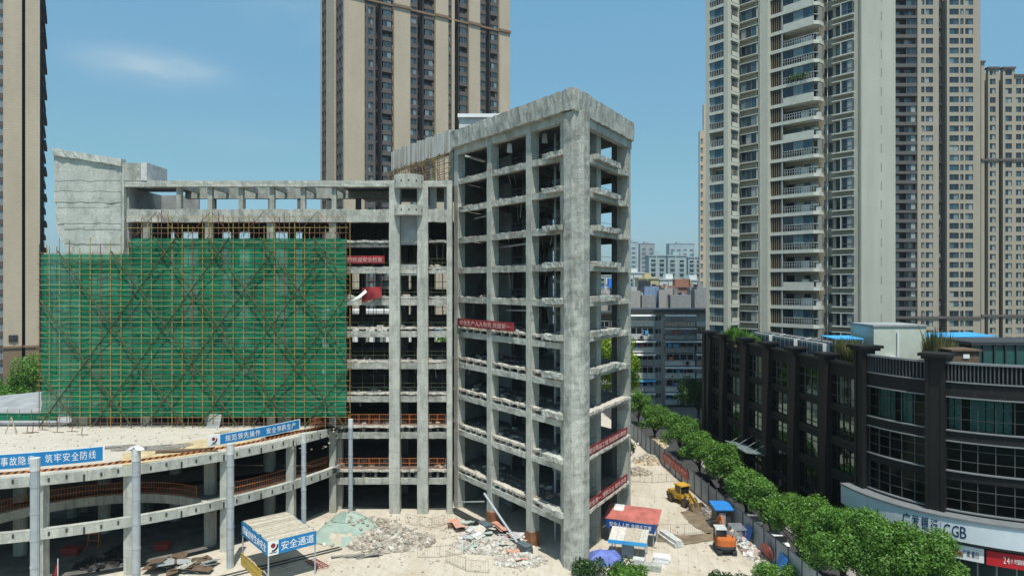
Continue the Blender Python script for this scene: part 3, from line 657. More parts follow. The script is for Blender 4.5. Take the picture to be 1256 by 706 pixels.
# the parapet runs on behind the main block as ribbed formwork panels on posts
m = MB(MC); 
for i in range(22):
    a = 22.9+i*.8; m.box(a, a+.74, -.22+.05*(i%3), .1+.04*(i%2), 43.1+.15*(i%4==0), 45.75+.1*((i*7)%3))
m.build('formwork_panel', concrete('limewashed_panel', (.50,.51,.47), (.62,.62,.57), (.30,.20,.12), .75), wing)
m = MB(MC); m.box(22.9, 40.5, -.5, -.24, 42.9, 43.6); m.build('panel_beam', CON, wing)
for s in (23.5, 29, 34.7, 40): 
    m = MB(MC); m.box(s-.25, s+.25, -.6, -.1, 38.9, 43.2); m.build('column', CON, wing)
sc = thing('scaffold', 'rust brown pole scaffold on the main block roof beside the corner tower', 'scaffold', (-11, 88, 39))
def pole(parent, p, q, r, mat, name='pole'): m = MB(); m.tube(p, q, r, 6); return m.build(name, mat, parent)
for i in range(13):
    x, y = (P0+uC*(23.2+i*1.35)+nC*.35); pole(sc, (x,y,38.95), (x,y,43.0+random.random()*.6), .045, RPOLE if i%3 else YPOLE, 'upright')
    x, y = (P0+uC*(23.2+i*1.35)+nC*1.3); pole(sc, (x,y,38.95), (x,y,42.2+random.random()*.9), .045, RPOLE if i%2 else YPOLE, 'upright')
for k in range(6):
    for off in (.42, 1.38):
        a = P0+uC*22.8+nC*off; b = P0+uC*40+nC*off; z = 39.3+k*.62; pole(sc, (a.x,a.y,z), (b.x,b.y,z+.05), .04, YPOLE if k%2 else RPOLE, 'ledger')
for i in range(5):
    a = P0+uC*(23+i*3.3)+nC*1.42; b = P0+uC*(26+i*3.3)+nC*1.42; pole(sc, (a.x,a.y,39), (b.x,b.y,42.6), .04, RPOLE, 'brace')
# loose material lying and hanging in the open floors
def hang(parent, name, pts, mat): m = MB(); [m.tube(a, b, r, 4) for a, b, r in pts]; return tag(m.build(name, mat, parent), kind='stuff')
rh_ = random.Random(31); bars = []; wires = []
for z in LW:
    for k in range(26):
        s_ = rh_.uniform(1, 21.8); p = P0+uC*s_+nC*rh_.uniform(.0,.25); q = Vector((p.x,p.y,z-.1)); bars.append((q, q+Vector((nC.x*rh_.uniform(.1,.5), nC.y*rh_.uniform(.1,.5), rh_.uniform(-.6,.35))), .018))
    for k in range(12):
        t_ = rh_.uniform(1.5, 14); p = P0+vB*t_+nBv*rh_.uniform(.0,.5); q = Vector((p.x,p.y,z)); bars.append((q, q+Vector((nBv.x*rh_.uniform(.1,.5), nBv.y*rh_.uniform(.1,.5), rh_.uniform(-.6,.4))), .018))
    for k in range(9):
        p = Q(rh_.uniform(1.5,21.5), rh_.uniform(1.0,5)); L_ = rh_.uniform(.5,2.4); a_ = Vector((p[0],p[1],z-.25)); wires.append((a_, a_+Vector((rh_.uniform(-.3,.3),rh_.uniform(-.3,.3),-L_)), .025))
hang(wing, 'exposed_rebar', bars, RPOLE); hang(wing, 'hanging_cable', wires, WHITE_D)
bars, wires = [], []
for z in LV[:8]:
    for k in range(16):
        x = rh_.uniform(-20.5,-7.7); q = Vector((x, YA-.0, z-.1)); bars.append((q, q+Vector((rh_.uniform(-.2,.2), -rh_.uniform(.1,.4), rh_.uniform(-.5,.4))), .018))
    for k in range(8):
        a_ = Vector((rh_.uniform(-20.5,-7.7), rh_.uniform(YA+1,YA+6), z-.25)); wires.append((a_, a_+Vector((rh_.uniform(-.3,.3),0,-rh_.uniform(.4,2.2))), .025))
hang(main, 'exposed_rebar', bars, RPOLE); hang(main, 'hanging_cable', wires, WHITE_D)
for par, spots in ((wing, [(Q(rh_.uniform(1.5,21.5), rh_.uniform(.6,4.5)), z) for z in LW for _ in range(34)]), (main, [((rh_.uniform(-20.6,-7.6), rh_.uniform(YA+.5,YA+4)), z) for z in LV[:8] for _ in range(24)])):
    m = MB()
    for (x, y), z in spots:
        s_ = rh_.uniform(.08,.3); Mx = Matrix.Translation((x,y,z+s_*.4)) @ Matrix.Rotation(rh_.uniform(0,3),4,'Z') @ Matrix.Rotation(rh_.uniform(-.4,.4),4,'X'); m.M = Mx; w_ = s_*rh_.uniform(1,3.2); m.box(-w_/2,w_/2,-s_,s_,-s_*.4,s_*.4)
    tag(m.build('floor_debris', RUBBLE, par), kind='stuff')
for i, (s_, t_) in enumerate(((5.6,3.6),(19.6,4.8))):
    x, y = Q(s_, t_); m = MB(); m.tube((x,y,.0),(x,y,42.8),.13,8); m.build('down_pipe', WHITE_D if i%2 else STEEL, wing)
for i, (z, s0, s1) in enumerate(((8.9,8,14),(17,16,21),(24.2,8,13),(31.3,9,14.5),(35,15.6,20))):
    a_, b_ = Q(s0, 1.6), Q(s1, 1.9); m = MB(); m.tube((a_[0],a_[1],z),(b_[0],b_[1],z-.15),.11,8); m.build('duct_pipe', STEEL, wing)
# banners and bags
def banner(label, cat, a, b, z0, z1, mat, txt, tmat, group=None, sag=.0, nrm=None, name='banner', th=.02):
    a, b = Vector(a), Vector(b); L = (b-a).length; d = (b-a).normalized(); n = Vector((d.y,-d.x)) 
    t = thing(name, label, cat, (a.x, a.y, z0), group)
    m = MB(); K = 24; vs = []
    for i in range(K+1):
        p = a+(b-a)*i/K; o = .05*noise.noise(Vector((i*.7, z0, 0))); s = -sag*4*(i/K)*(1-i/K)
        for z, e in ((z0, o*1.5), (z1, o)):
            vs += [(p.x+n.x*(e+th), p.y+n.y*(e+th), z+s), (p.x+n.x*e, p.y+n.y*e, z+s)]
    fs = []
    for i in range(K):
        k = i*4; fs += [(k,k+4,k+6,k+2),(k+1,k+3,k+7,k+5),(k+2,k+6,k+7,k+3),(k,k+1,k+5,k+4)]
    fs += [(0,2,3,1),(K*4,K*4+1,K*4+3,K*4+2)]
    m.add(vs, fs); m.build('cloth' if mat is RED else 'panel', mat, t)
    if txt:
        c = (a+b)/2+n*(.085 if mat is RED else th+.015)
        text(txt, (c.x, c.y, (z0+z1)/2-sag*.7), (d.x,d.y,0), (0,0,1), L*.9, (z1-z0)*.6, tmat, t)
    return t
nn = lambda s, o: P0+uC*s+nC*o
PALE = plain('banner_lettering', (.60,.40,.37), .8)
banner('red banner with pale characters across two bays of the corner tower left face', 'banner', nn(21.6,.2), nn(9.8,.2), 21.95, 22.9, RED, '安全生产人人有责 质量第一', PALE, None)
bb = lambda t, o: P0+vB*t+nBv*o
banner('red banner on the corner tower right face, lower of the two there', 'banner', bb(1.6,.35), bb(13.2,.35), 5.2, 6.05, RED, '安全第一 预防为主 综合治理', PALE)
banner('red banner on the corner tower right face, upper of the two there', 'banner', bb(1.6,.35), bb(13.2,.35), 10.35, 11.2, RED, '建设精品工程 铸就城市辉煌', PALE)
banner('faded red banner with pale characters high in the main block bay beside the green net', 'banner', (-20.2,80.3), (-15,80.3), 29.4, 30.3, RED, '热烈欢迎安全检查', PALE)
t = thing('flag', 'crumpled red flag with a torn white cloth hanging beside the green net', 'flag', (-18, 80, 25))
m = MB(); vs = []
for i in range(11):
    for j in range(5):
        u, v = i/10, j/4; vs.append((-17.6+2.3*u, 79.9+.18*math.sin(u*7+v*2), 25.3+1.25*v-.5*(1-u)*(1-v)+.15*u))
m.add(vs, [(i*5+j,(i+1)*5+j,(i+1)*5+j+1,i*5+j+1) for i in range(10) for j in range(4)]); m.build('red_cloth', RED, t, smooth=True)
m = MB(); vs = []
for i in range(11):
    for j in range(4):
        u, v = i/10, j/3; vs.append((-19.6+2.6*u, 79.8+.15*math.sin(u*6+v*3), 24.4+1.6*u**1.5+(.25+.3*u)*v))
m.add(vs, [(i*4+j,(i+1)*4+j,(i+1)*4+j+1,i*4+j+1) for i in range(10) for j in range(3)]); m.build('white_cloth', WHITE, t, smooth=True)
for (px, py, lab) in ((625,181,'small white bag hung under the top beam in the middle bay'), (668,169,'small white bag hung under the top beam in the bay beside the corner column')):
    p = W(px, py, 71 if px > 650 else 75)
    m = MB(); m.hull([(p.x-.3,p.y-.2,p.z-.55),(p.x+.3,p.y-.2,p.z-.6),(p.x+.3,p.y+.2,p.z-.6),(p.x-.25,p.y+.2,p.z-.55)], [(p.x-.22,p.y-.15,p.z+.4),(p.x+.22,p.y-.15,p.z+.4),(p.x+.22,p.y+.15,p.z+.4),(p.x-.22,p.y+.15,p.z+.4)])
    m.tube((p.x,p.y,p.z+.4), (p.x,p.y,43), .02, 4); tag(m.build('hanging_bag', WHITE_D), lab, 'bag')

# ------------------------------------------------------------------ the round podium
pod = thing('podium', 'low round concrete podium with two open storeys and a dusty flat roof', 'building', (-40, 75, 0))
CC = Vector((-55.6, 94.7)); RP = 37.75
A0, A1 = R(-112), R(-19.6)
def arc(r, a0, a1, n): return [(CC.x+r*math.cos(a0+(a1-a0)*i/n), CC.y+r*math.sin(a0+(a1-a0)*i/n)) for i in range(n+1)]
def band(mb, r0, r1, a0, a1, z0, z1, n=60, jit=0):
    for i in range(n):
        b0 = a0+(a1-a0)*i/n; b1 = a0+(a1-a0)*(i+1)/n
        P = [(CC.x+r*math.cos(b), CC.y+r*math.sin(b)) for r, b in ((r0,b0),(r1,b0),(r1,b1),(r0,b1))]
        k = len(mb.v); mb.add([(x,y,z0) for x,y in P]+[(x,y,z1) for x,y in P], [(3,2,1,0),(4,5,6,7),(1,2,6,5),(3,0,4,7)]+([(0,1,5,4)] if i == 0 else [])+([(2,3,7,6)] if i == n-1 else []))
    return mb
sheet('podium_ground', arc(RP-1.8, A0, A1, 40)+[(-7.5,81.5),(-7.5,94.5),(-70,94.5)], .105, plain('podium_shade_ground', (.15,.145,.13), .95, var=.35, scale=.6))  # darker sheet: the shade under the podium is painted into the ground colour
m = MB(); m.prism(arc(RP-.4, A0, A1, 60)+[(-19.9,80.1),(-70,80.1)], 10.0, 10.3); m.build('roof_slab', DUST, pod)
band(MB(), RP-.7, RP, A0, A1, 9.35, 10.26, 70).build('roof_fascia', CON_L, pod)
band(MB(), RP-.6, RP-.05, A0, A1, 4.6, 5.5, 70).build('floor_fascia', CON_L, pod)
# expansion notches along both fascias
for zz in (9.8, 5.05):
    for i in range(46):
        m = MB(); a = A0+(A1-A0)*(i+.5)/46; d = Vector((math.cos(a), math.sin(a), 0)); p = Vector((CC.x, CC.y, zz+.12*((i*7)%3-1)))+d*(RP-.08 if zz < 6 else RP-.03)
        m.bar(p, p+d*.07, .16, .34 if i%3 else .6); m.build('fixing_plate', DSTEEL, pod)
oc, orad = Vector((-37.8, 58.5)), 11.8
inner = []
prev = None
for i in range(241):
    a = A0+(A1-A0)*i/240; p = CC+Vector((math.cos(a), math.sin(a)))*(RP-.6)
    if (p-oc).length > orad: inner.append((p.x, p.y, 0)); 
    else: inner.append((p.x, p.y, 1))
first = next(i for i, p in enumerate(inner) if p[2]); last = max(i for i, p in enumerate(inner) if p[2])
a_s = math.atan2(inner[first][1]-oc.y, inner[first][0]-oc.x); a_e = math.atan2(inner[last][1]-oc.y, inner[last][0]-oc.x)
if a_s < 0: a_s += 2*math.pi
well = [(oc.x+orad*math.cos(a_s+(a_e-a_s)*i/30), oc.y+orad*math.sin(a_s+(a_e-a_s)*i/30)) for i in range(31)]
mp_ = [(x,y) for x,y,f in inner[:first]]+well+[(x,y) for x,y,f in inner[last+1:]]
m = MB(); m.prism(mp_+[(-20.2,80.0),(-70,80.0)], 4.95, 5.4); m.build('floor_slab', CON_IN, pod)
m = MB()
for (x0,y0),(x1,y1) in zip(well, well[1:]): m.bar((x0,y0,5.0), (x1,y1,5.0), .35, .9)
m.build('well_beam', CON, pod)
railing('guard_railing', pod, well[:-1:2], 5.42, 1.2, step=1.5)
railing('guard_railing', pod, [(x,y) for x,y in arc(RP-1.0, R(-44), R(-21), 9)], 5.45, 1.25, step=1.6)
railing('guard_railing', pod, [(x,y) for x,y in arc(RP-1.2, R(-27), R(-20.5), 4)], 10.3, 1.2, step=1.6)
for px, py in ((51,0),(160,0),(277,0),(357,0),(416,0)):
    r = (px-HX)/F                                     # the ray meets the fascia circle
    aa = 1+r*r; bq = -2*(r*CC.x+CC.y); cq = CC.length_squared-(RP-.75)**2
    y = (-bq-math.sqrt(bq*bq-4*aa*cq))/(2*aa); x = r*y
    m = MB(); m.rbox(x-.42, x+.42, y-.42, y+.42, 0, 10.0, jit=.02, step=1); m.build('column', CON_L, pod)
for px, Y in ((25,68),(128,74),(215,78),(330,79),(258,70.5),(-60,70),(90,79),(170,79)):
    x = (px-HX)*Y/F; m = MB(); m.tube((x,Y,0), (x,Y,10), .62, 14); m.build('round_column', CON, pod, smooth=False)
# striped kerb along the roof edge
OBLK = plain('hazard_black', (.03,.03,.03), .6)
m1, m2 = MB(), MB()
K = 210
for i in range(K):
    a0 = A0+(A1-.03-A0)*i/K; a1 = A0+(A1-.03-A0)*(i+1)/K; sh = .006
    tgt = m1 if i % 2 else m2
    for (za, zb, s0, s1) in ((10.31, 10.52, 0, sh),):
        P = [(RP-1.1,a0,za),(RP-1.1,a1,za),(RP-1.1,a1+s1,zb),(RP-1.1,a0+s1,zb),(RP-1.16,a0,za),(RP-1.16,a1,za),(RP-1.16,a1+s1,zb),(RP-1.16,a0+s1,zb)]
        tgt.add([(CC.x+r*math.cos(a), CC.y+r*math.sin(a), z) for r,a,z in P], [(0,1,2,3),(7,6,5,4),(3,2,6,7),(0,4,5,1),(0,3,7,4),(1,5,6,2)])
k = thing('toe_board', 'orange and black striped toe board along the podium roof edge', 'toe board', (-35,66,10.3))
m1.build('orange_stripe', ORANGE, k); m2.build('black_stripe', OBLK, k)
# two curved blue safety signs standing on the roof edge
def arc_sign(label, pxa, pxb, z0, z1, txt, logo):
    def hit(px, rr):
        r = (px-HX)/F; aa = 1+r*r; bq = -2*(r*CC.x+CC.y); cq = CC.length_squared-rr**2
        y = (-bq-math.sqrt(bq*bq-4*aa*cq))/(2*aa); return math.atan2(y-CC.y, r*y-CC.x)
    rr = RP-1.35; a0, a1 = hit(pxa, rr), hit(pxb, rr)
    pa, pb = CC+Vector((math.cos(a0), math.sin(a0)))*rr, CC+Vector((math.cos(a1), math.sin(a1)))*rr
    t = thing('safety_sign', label, 'sign', (pa.x, pa.y, z0))
    wfrac = .12 if logo else 0
    al = a0+(a1-a0)*wfrac
    band(MB(), rr-.06, rr, al, a1, z0, z1, 14).build('panel', BLUE, t)
    band(MB(), rr-.07, rr-.01, a0 if logo else al-.002, a1+.004, z0-.08, z1+.05, 14).build('frame', WHITE, t)
    if logo:
        band(MB(), rr-.06, rr, a0, al, z0, z1, 3).build('logo_panel', WHITE, t); add_logo(t, a0+(al-a0)*.5, rr, z0, z1)
    n = len(txt)
    for i, ch in enumerate(txt):
        if ch == ' ': continue
        a = al+(a1-al)*(.05+.9*(i+.5)/n); p = CC+Vector((math.cos(a), math.sin(a)))*(rr+.012); tn = (-math.sin(a), math.cos(a), 0)
        L = rr*(a1-al)*.9/n
        text(ch, (p.x, p.y, (z0+z1)/2), tn, (0,0,1), min(L*.82, .86), (z1-z0)*.62, WHITE, t)
    return t
def logo_at(parent, c, right, up, s):                # a red dot over a dark blue crescent
    right, up = Vector(right).normalized(), Vector(up).normalized(); c = Vector(c); nrm = right.cross(up)
    def P(x, y, d=0): return c+right*x*s+up*y*s+nrm*d
    def plate(pts, mat, nm):
        m = MB(); n = len(pts); m.add([P(x,y,.012) for x,y in pts]+[P(x,y,-.005) for x,y in pts], [tuple(range(n)), tuple(range(2*n-1,n-1,-1))]+[(i,n+i,n+(i+1)%n,(i+1)%n) for i in range(n)]); m.build(nm, mat, parent)
    plate([(-.02+.2*math.cos(a), .16+.2*math.sin(a)) for a in [2*math.pi*i/20 for i in range(20)]], RED, 'logo_dot')
    o = [(.0+.42*math.cos(a), .08+.42*math.sin(a)) for a in [R(-110)+R(130)*i/12 for i in range(13)]]
    q = [(-.07+.36*math.cos(a), .15+.36*math.sin(a)) for a in [R(20)-R(130)*i/12 for i in range(13)]]
    plate(o+q[1:-1], INK, 'logo_crescent')
    plate([(-.3,-.46),(.3,-.46),(.3,-.40),(-.3,-.40)], INK, 'logo_caption')
def add_logo(t, a, rr, z0, z1):
    p = CC+Vector((math.cos(a), math.sin(a)))*(rr+.005); logo_at(t, (p.x,p.y,(z0+z1)/2), (-math.sin(a), math.cos(a),0), (0,0,1), (z1-z0)*.9)
arc_sign('long blue sign with white characters on the podium roof edge at far left', -30, 126, 10.75, 12.0, '消除事故隐患 筑牢安全防线', False)
arc_sign('blue sign with a round logo panel on the podium roof edge', 254, 367, 10.75, 11.75, '规范领先操作 安全领跑生产', True)
# galvanised posts standing in front of the podium
gp = 'galvanised posts in front of the podium'
for i, (px, base, top, lab) in enumerate(((43,760,563,'tall galvanised steel post below the long blue sign, leftmost of the five'), (167,731,552,'tall galvanised steel post capped with white rag, second from the left'), (282.5,696,545,'tall galvanised steel post behind the timber roofed passage canopy'), (372.5,668,532,'thin galvanised steel post between the canopy and the podium corner'), (430,641,515,'thin galvanised steel post where podium meets the main block'))):
    p = G(px, base); zt = H-(top-HY)*p.y/F; r = .34 if i < 3 else .25
    t = thing('steel_post', lab, 'post', p, gp); m = MB(); m.tube(p, (p.x,p.y,zt), r, 14, r); m.build('shaft', STEEL, t)
    for k in range(1, 6): m = MB(); m.tube((p.x,p.y,zt*k/6-.06), (p.x,p.y,zt*k/6+.06), r+.03, 14); m.build('joint_ring', STEEL, t)
    m = MB(); m.tube((p.x,p.y,zt-.9), (p.x,p.y,zt+.12), r+.025, 14); m.build('cap', WHITE_D, t)
    if i == 1:
        m = MB()
        rr_ = random.Random(4)
        for k in range(7): 
            a = k*.9; m.hull([(p.x-.2+.9*math.cos(a)*.3,p.y-.3,zt+.05),(p.x+.9*math.cos(a),p.y-.2,zt+.0),(p.x+.8*math.cos(a),p.y+.5*math.sin(a),zt+.1),(p.x-.3,p.y+.3,zt+.05)], [(p.x-.1,p.y-.1,zt+.35),(p.x+.7*math.cos(a),p.y-.1,zt+.22),(p.x+.6*math.cos(a),p.y+.4*math.sin(a),zt+.25),(p.x-.1,p.y+.1,zt+.4)])
        m.build('rag', WHITE, t, smooth=True)
# ------------------------------------------------------------------ net-clad scaffold on the podium roof
scf = thing('scaffold', 'large yellow pole scaffold wrapped in green safety net', 'scaffold', (-37, 79, 10.3))
YS = 79.2
def XS(px): return (px-HX)*YS/F
x0, x1 = XS(48), XS(424)
def net(name, xa, xb, za, zb, y, seed):
    m = MB(); nx = int((xb-xa)/.35); nz_ = int((zb-za)/.35); vs = []
    for i in range(nx+1):
        for j in range(nz_+1):
            x = xa+(xb-xa)*i/nx; z = za+(zb-za)*j/nz_
            w = .025*math.sin(z*math.pi/.9)+.26*noise.noise(Vector((x*.42, z*.3, seed)))+.09*noise.noise(Vector((x*1.7, z*1.2, seed)))
            e = .12*noise.noise(Vector((z*.8, seed, 1))) if i in (0, nx) else 0
            vs.append((x+e, y+w, z + (.08*noise.noise(Vector((x, seed, 2))) if j in (0, nz_) else 0)))
    m.add(vs, [(i*(nz_+1)+j, (i+1)*(nz_+1)+j, (i+1)*(nz_+1)+j+1, i*(nz_+1)+j+1) for i in range(nx) for j in range(nz_)])
    return m.build(name, NET, scf, smooth=True)
net('safety_net', x0, XS(158.5), 11.55, 30.45, YS+.35, 1)
net('safety_net', XS(157.5), x1, 11.55, 32.3, YS+.45, 2)
nst = 30
for i in range(nst+1):
    x = x0+(x1-x0)*i/nst; left = x < XS(156); zt = (31.0 if left else 33.6)+random.random()*2.0
    pole(scf, (x, YS, 10.3), (x+.05*random.uniform(-1,1), YS, zt), .045, YPOLE if i%3 else RPOLE, 'standard')
    pole(scf, (x+.3, YS+.85, 10.3), (x+.3, YS+.85, zt), .04, RPOLE if i%2 else YPOLE, 'standard')
nl = 35
for k in range(nl):
    z = 10.9+k*.615; xe = x1+.2 if True else x1; xs_ = x0-.25 if z < 30.6 else XS(157)
    if z < 32.6: pole(scf, (xs_, YS-.07, z), (xe+random.random()*.5, YS-.07, z+.05*random.uniform(-1,1)), .027, YPOLE if k%3 else RPOLE, 'ledger')
for k in range(4):                                  # open lifts above the net
    z = 32.85+k*.62; pole(scf, (XS(155), YS-.07, z), (x1+.3, YS-.07, z+.05), .03, YPOLE if k%2 else RPOLE, 'ledger')
for i in range(4): xa = XS(165)+i*6.2; pole(scf, (xa, YS-.1, 32.4), (xa+2.6, YS-.1, 35.3), .035, RPOLE, 'brace'); pole(scf, (xa+5.2, YS-.1, 32.4), (xa+2.8, YS-.1, 35.3), .035, RPOLE, 'brace')
for i in range(-4, 8):
    for sgn in (1, -1):
        xa = x0+1.1+i*6.15; za = 32.4; xb = xa+15.9; zb = 10.5
        def clip(xa, za, xb, zb):
            pts = [(xa,za),(xb,zb)]
            (xa,za),(xb,zb) = pts
            def at(x): t = (x-xa)/(xb-xa); return za+(zb-za)*t
            lo, hi = max(xa, x0+.1), min(xb, x1-.1)
            if lo >= hi-1: return None
            zl, zh = at(lo), at(hi)
            return lo, zl, hi, zh
        c = clip(xa, za, xb, zb)
        if c is None: continue
        lo, zl, hi, zh = c
        if lo < XS(157) and zl > 30.8:                  # the low part of the scaffold stops earlier
            t = (30.8-zl)/(zh-zl); lo, zl = lo+(hi-lo)*t, 30.8
        if sgn < 0: lo, hi = x0+x1-hi, x0+x1-lo; zl, zh = zh, zl
        if sgn < 0 and lo < XS(157) and zh > 30.8 and hi < XS(157)+1: continue
        pole(scf, (lo, YS-.16-.05*(sgn<0), zl), (hi, YS-.16-.05*(sgn<0), zh), .085, DPOLE, 'brace')
# dark ground-floor front behind the scaffold feet
for i in range(8):
    xa = -52.5+i*4.1; m = MB(); m.box(xa, xa+(1.0 if i%2 else 1.6), YA+.9, YA+1.2, 10.3, 14); m.build('brick_pier', BRICKRED if i%2 else GREY, main)
# ------------------------------------------------------------------ towers and other buildings
WCACHE = {}
def window_geo(w, h, style, gl, fr):
    key = (round(w,2), round(h,2), style, gl.name, fr.name)
    if key in WCACHE: return WCACHE[key]
    m = MB(); fw = min(.09, w*.08)
    m.box(0, w, -.05, .03, 0, fw); m.box(0, w, -.05, .03, h-fw, h); m.box(0, fw, -.05, .03, fw, h-fw); m.box(w-fw, w, -.05, .03, fw, h-fw)
    k = {'two':2,'three':3,'one':1,'four':4}[style]; m2 = []
    for i in range(1, k): x = w*i/k; m.box(x-fw/2, x+fw/2, -.05, .025, fw, h-fw)
    if h > 1.9: m.box(fw, w-fw, -.05, .02, h*.36-.03, h*.36+.03)
    m.mi = 1
    for i in range(k): m.box(w*i/k+.005, w*(i+1)/k-.005, -.06-.01*(i%2), -.03, .01, h-.01)
    WCACHE[key] = m; return m
def emit_windows(parent, wins, fr, gl, cap=100, maxd=True):
    """wins: (frame, a, b, z0, z1, off, style); the nearest become parts of their own, the rest one part"""
    def dist(w): p = w[0] @ Vector((w[1], w[5], w[3])); return (p-Vector((0,0,H))).length
    wins = sorted(wins, key=dist)
    meshes = {}
    for w in wins[:cap]:
        g = window_geo(w[2]-w[1], w[4]-w[3], w[6], gl, fr); key = id(g)
        if key not in meshes:
            me = bpy.data.meshes.new('window'); me.from_pydata(g.v, [], g.f); me.materials.append(fr); me.materials.append(gl)
            me.polygons.foreach_set('material_index', g.m); me.update(); meshes[key] = me
        o = put('window', meshes[key], parent); o.matrix_basis = w[0] @ Matrix.Translation((w[1], w[5], w[3]))
    if len(wins) > cap:
        m = MB()
        for w in wins[cap:]:
            g = window_geo(w[2]-w[1], w[4]-w[3], w[6], gl, fr); T = w[0] @ Matrix.Translation((w[1], w[5], w[3]))
            b = len(m.v); m.v += [tuple(T @ Vector(v)) for v in g.v]; m.f += [tuple(b+i for i in f) for f in g.f]; m.m += g.m
        tag(m.build('window_field', [fr, gl], parent), kind='stuff')
def strip_wall(mb, a, b, z0, z1, off, th, holes=(), h=3.0, base=0.0):
    """wall strip a..b, with holes (ha, hb, zb, zt) repeated every storey"""
    if not holes: mb.box(a, b, off-th, off, z0, z1); return []
    hs = sorted(holes); x = a; wins = []
    for ha, hb, zb, zt in hs:
        if ha > x+.01: mb.box(x, ha, off-th, off, z0, z1)
        x = hb
        k0 = math.floor((z0-base)/h); k1 = math.ceil((z1-base)/h); last = z0
        for k in range(k0, k1+1):
            s, e = base+k*h+zb, base+k*h+zt
            if s < z0+.1 or e > z1-.1: continue
            mb.box(ha, hb, off-th, off-.003, last, s); last = e; wins.append((ha, hb, s, e))
        mb.box(ha, hb, off-th, off-.003, last, z1)
    if x < b-.01: mb.box(x, b, off-th, off, z0, z1)
    return wins

# --- central tan tower -------------------------------------------------------------
def solve_u(L, d, px): r = (px-HX)/F; return (r*L[1]-L[0])/(d[0]-r*d[1])
ct = thing('apartment_tower', 'tall tan clad apartment tower behind the main block', 'tower', (-25, 215, 0))
L, d = (-47, 190), (.84, .5426)
Mf = frame((L[0], L[1], 0), d); U = lambda px: solve_u(L, d, px)
d2 = (-.5426, .84); Ms = frame((L[0], L[1], 0), d2, (-.84, -.5426)); US = lambda px: solve_u(L, d2, px)
ZT = 132
wins = []
tanw, grw, drk, slab = MB(Mf), MB(Mf), MB(Mf), MB(Mf)
def seg(mb, M, U, a, b, off, holes=None, th=1.2, zb=.7, zt=2.55, style='two', z0=0, z1=ZT, inset=.22):
    hh = [] if holes is None else [(U(x0), U(x1), zb, zt) for x0, x1 in holes]
    hh = [(min(p,q), max(p,q), r, s) for p,q,r,s in hh]
    a, b = sorted((U(a), U(b)))
    for (ha,hb,s,e) in strip_wall(mb, a, b, z0, z1, off, th, hh, 3.0, 1.2): wins.append((M, ha, hb, s, e, off-inset, style))
seg(tanw, Mf, U, 421, 446, .8)
seg(grw, Mf, U, 446, 460.5, 0, [(446.8,448.2),(451.7,457.8)])
seg(tanw, Mf, U, 482.3, 502, .8)
seg(grw, Mf, U, 502, 512, 0, [(503.2,511)])
seg(tanw, Mf, U, 533, 548.5, .8)
seg(grw, Mf, U, 548.5, 556.5, 0, [(549.5,552.8)]); seg(tanw, Mf, U, 553.5, 557, .35)
seg(tanw, Mf, U, 574, 587.5, .8)
seg(grw, Mf, U, 587.5, 595.5, 0, [(588.2,595)])
seg(tanw, Mf, U, 611, 624, .8)
recs = [(460.5,482.3),(512,533),(557,574),(595.5,611)]
for a, b in recs:
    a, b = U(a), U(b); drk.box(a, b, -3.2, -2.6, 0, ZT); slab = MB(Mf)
    w = b-a
    for k in range(0, 44):
        z = 1.2+3*k
        sl_ = slab if k < 10 or k > 33 else MB(Mf)
        sl_.box(a+.35*w, b-.02*w, -2.6, .1, z-.22, z); sl_.box(a+.38*w, b-.1*w, .02, .12, z-.2, z+1.0)
        if sl_ is not slab: sl_.build('balcony', TAN_G, ct)
        if k % 3: drk.box(a+.05*w, a+.22*w, -2.6, -1.2, z+.3, z+1.1)
        wins.append((Mf, a+.44*w, b-.12*w, z+1.0, z+2.7, .0 if k%4 else -1.5, 'two'))
    drk.box(a+.28*w, a+.35*w, -2.6, .2, 0, ZT); tag(slab.build('balcony_field', TAN_G, ct), kind='stuff')
tl = MB(Ms); gl_ = MB(Ms)
seg(tl, Ms, US, 393, 394, 0); seg(gl_, Ms, US, 394, 401.2, -.2, [(394.4,396.3),(397,398.8),(399.5,401)], style='one', zb=.6, zt=2.6)
seg(tl, Ms, US, 401.2, 411.2, .3); seg(gl_, Ms, US, 411.2, 420.6, -.2, [(412,414.2),(415,417.2),(418,420.3)], style='one', zb=.6, zt=2.6)
tl.build('side_wall', TAN, ct); gl_.build('side_wall', TAN_G, ct)
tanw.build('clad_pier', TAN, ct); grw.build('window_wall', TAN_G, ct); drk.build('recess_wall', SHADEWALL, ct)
m = MB(Mf); m.box(1.6, U(624)-.1, -19.5, -3.25, 0, ZT); m.build('core_wall', TAN, ct)
m = MB(Mf)
for a, b in ((421,446),(482.3,502),(533,548.5),(574,587.5),(611,624)): m.box(U(a)-.15, U(b)+.15, .75, 1.25, 107.2, 108.0)
m.box(0, U(624), -.3, .35, 107.3, 107.9); m.build('cornice_band', TAN_B, ct)
emit_windows(ct, wins, FRD, GL_F)
# --- left tan tower --------------------------------------------------------------------
lt = thing('apartment_tower', 'tan clad tower cropped by the left edge beside the netted scaffold', 'tower', (-108, 148, 0))
Lc, dl = (-.6918*150, 150), (.84, .5426); U = lambda px: solve_u(Lc, dl, px)
Mf = frame((Lc[0], Lc[1], 0), dl); wins = []; tanw, grw, drk, slab = MB(Mf), MB(Mf), MB(Mf), MB(Mf); ZT = 98
seg(tanw, Mf, U, 4.2, 27, .6, z0=13.6); seg(tanw, Mf, U, 31.2, 49, .6, z0=13.6)
seg(grw, Mf, U, -14, 4.2, 0, [(-12,-6),(-3.5,3.6)])
seg(tanw, Mf, U, -40, -14, .6, z0=13.6)
drk.box(U(27), U(31.2), -2, -1.2, 0, ZT)
m = MB(Mf)
for a, b in ((4.2,27),(31.2,49),(-40,-14)): m.box(U(a), U(b), -.6, .75, 0, 13.2)
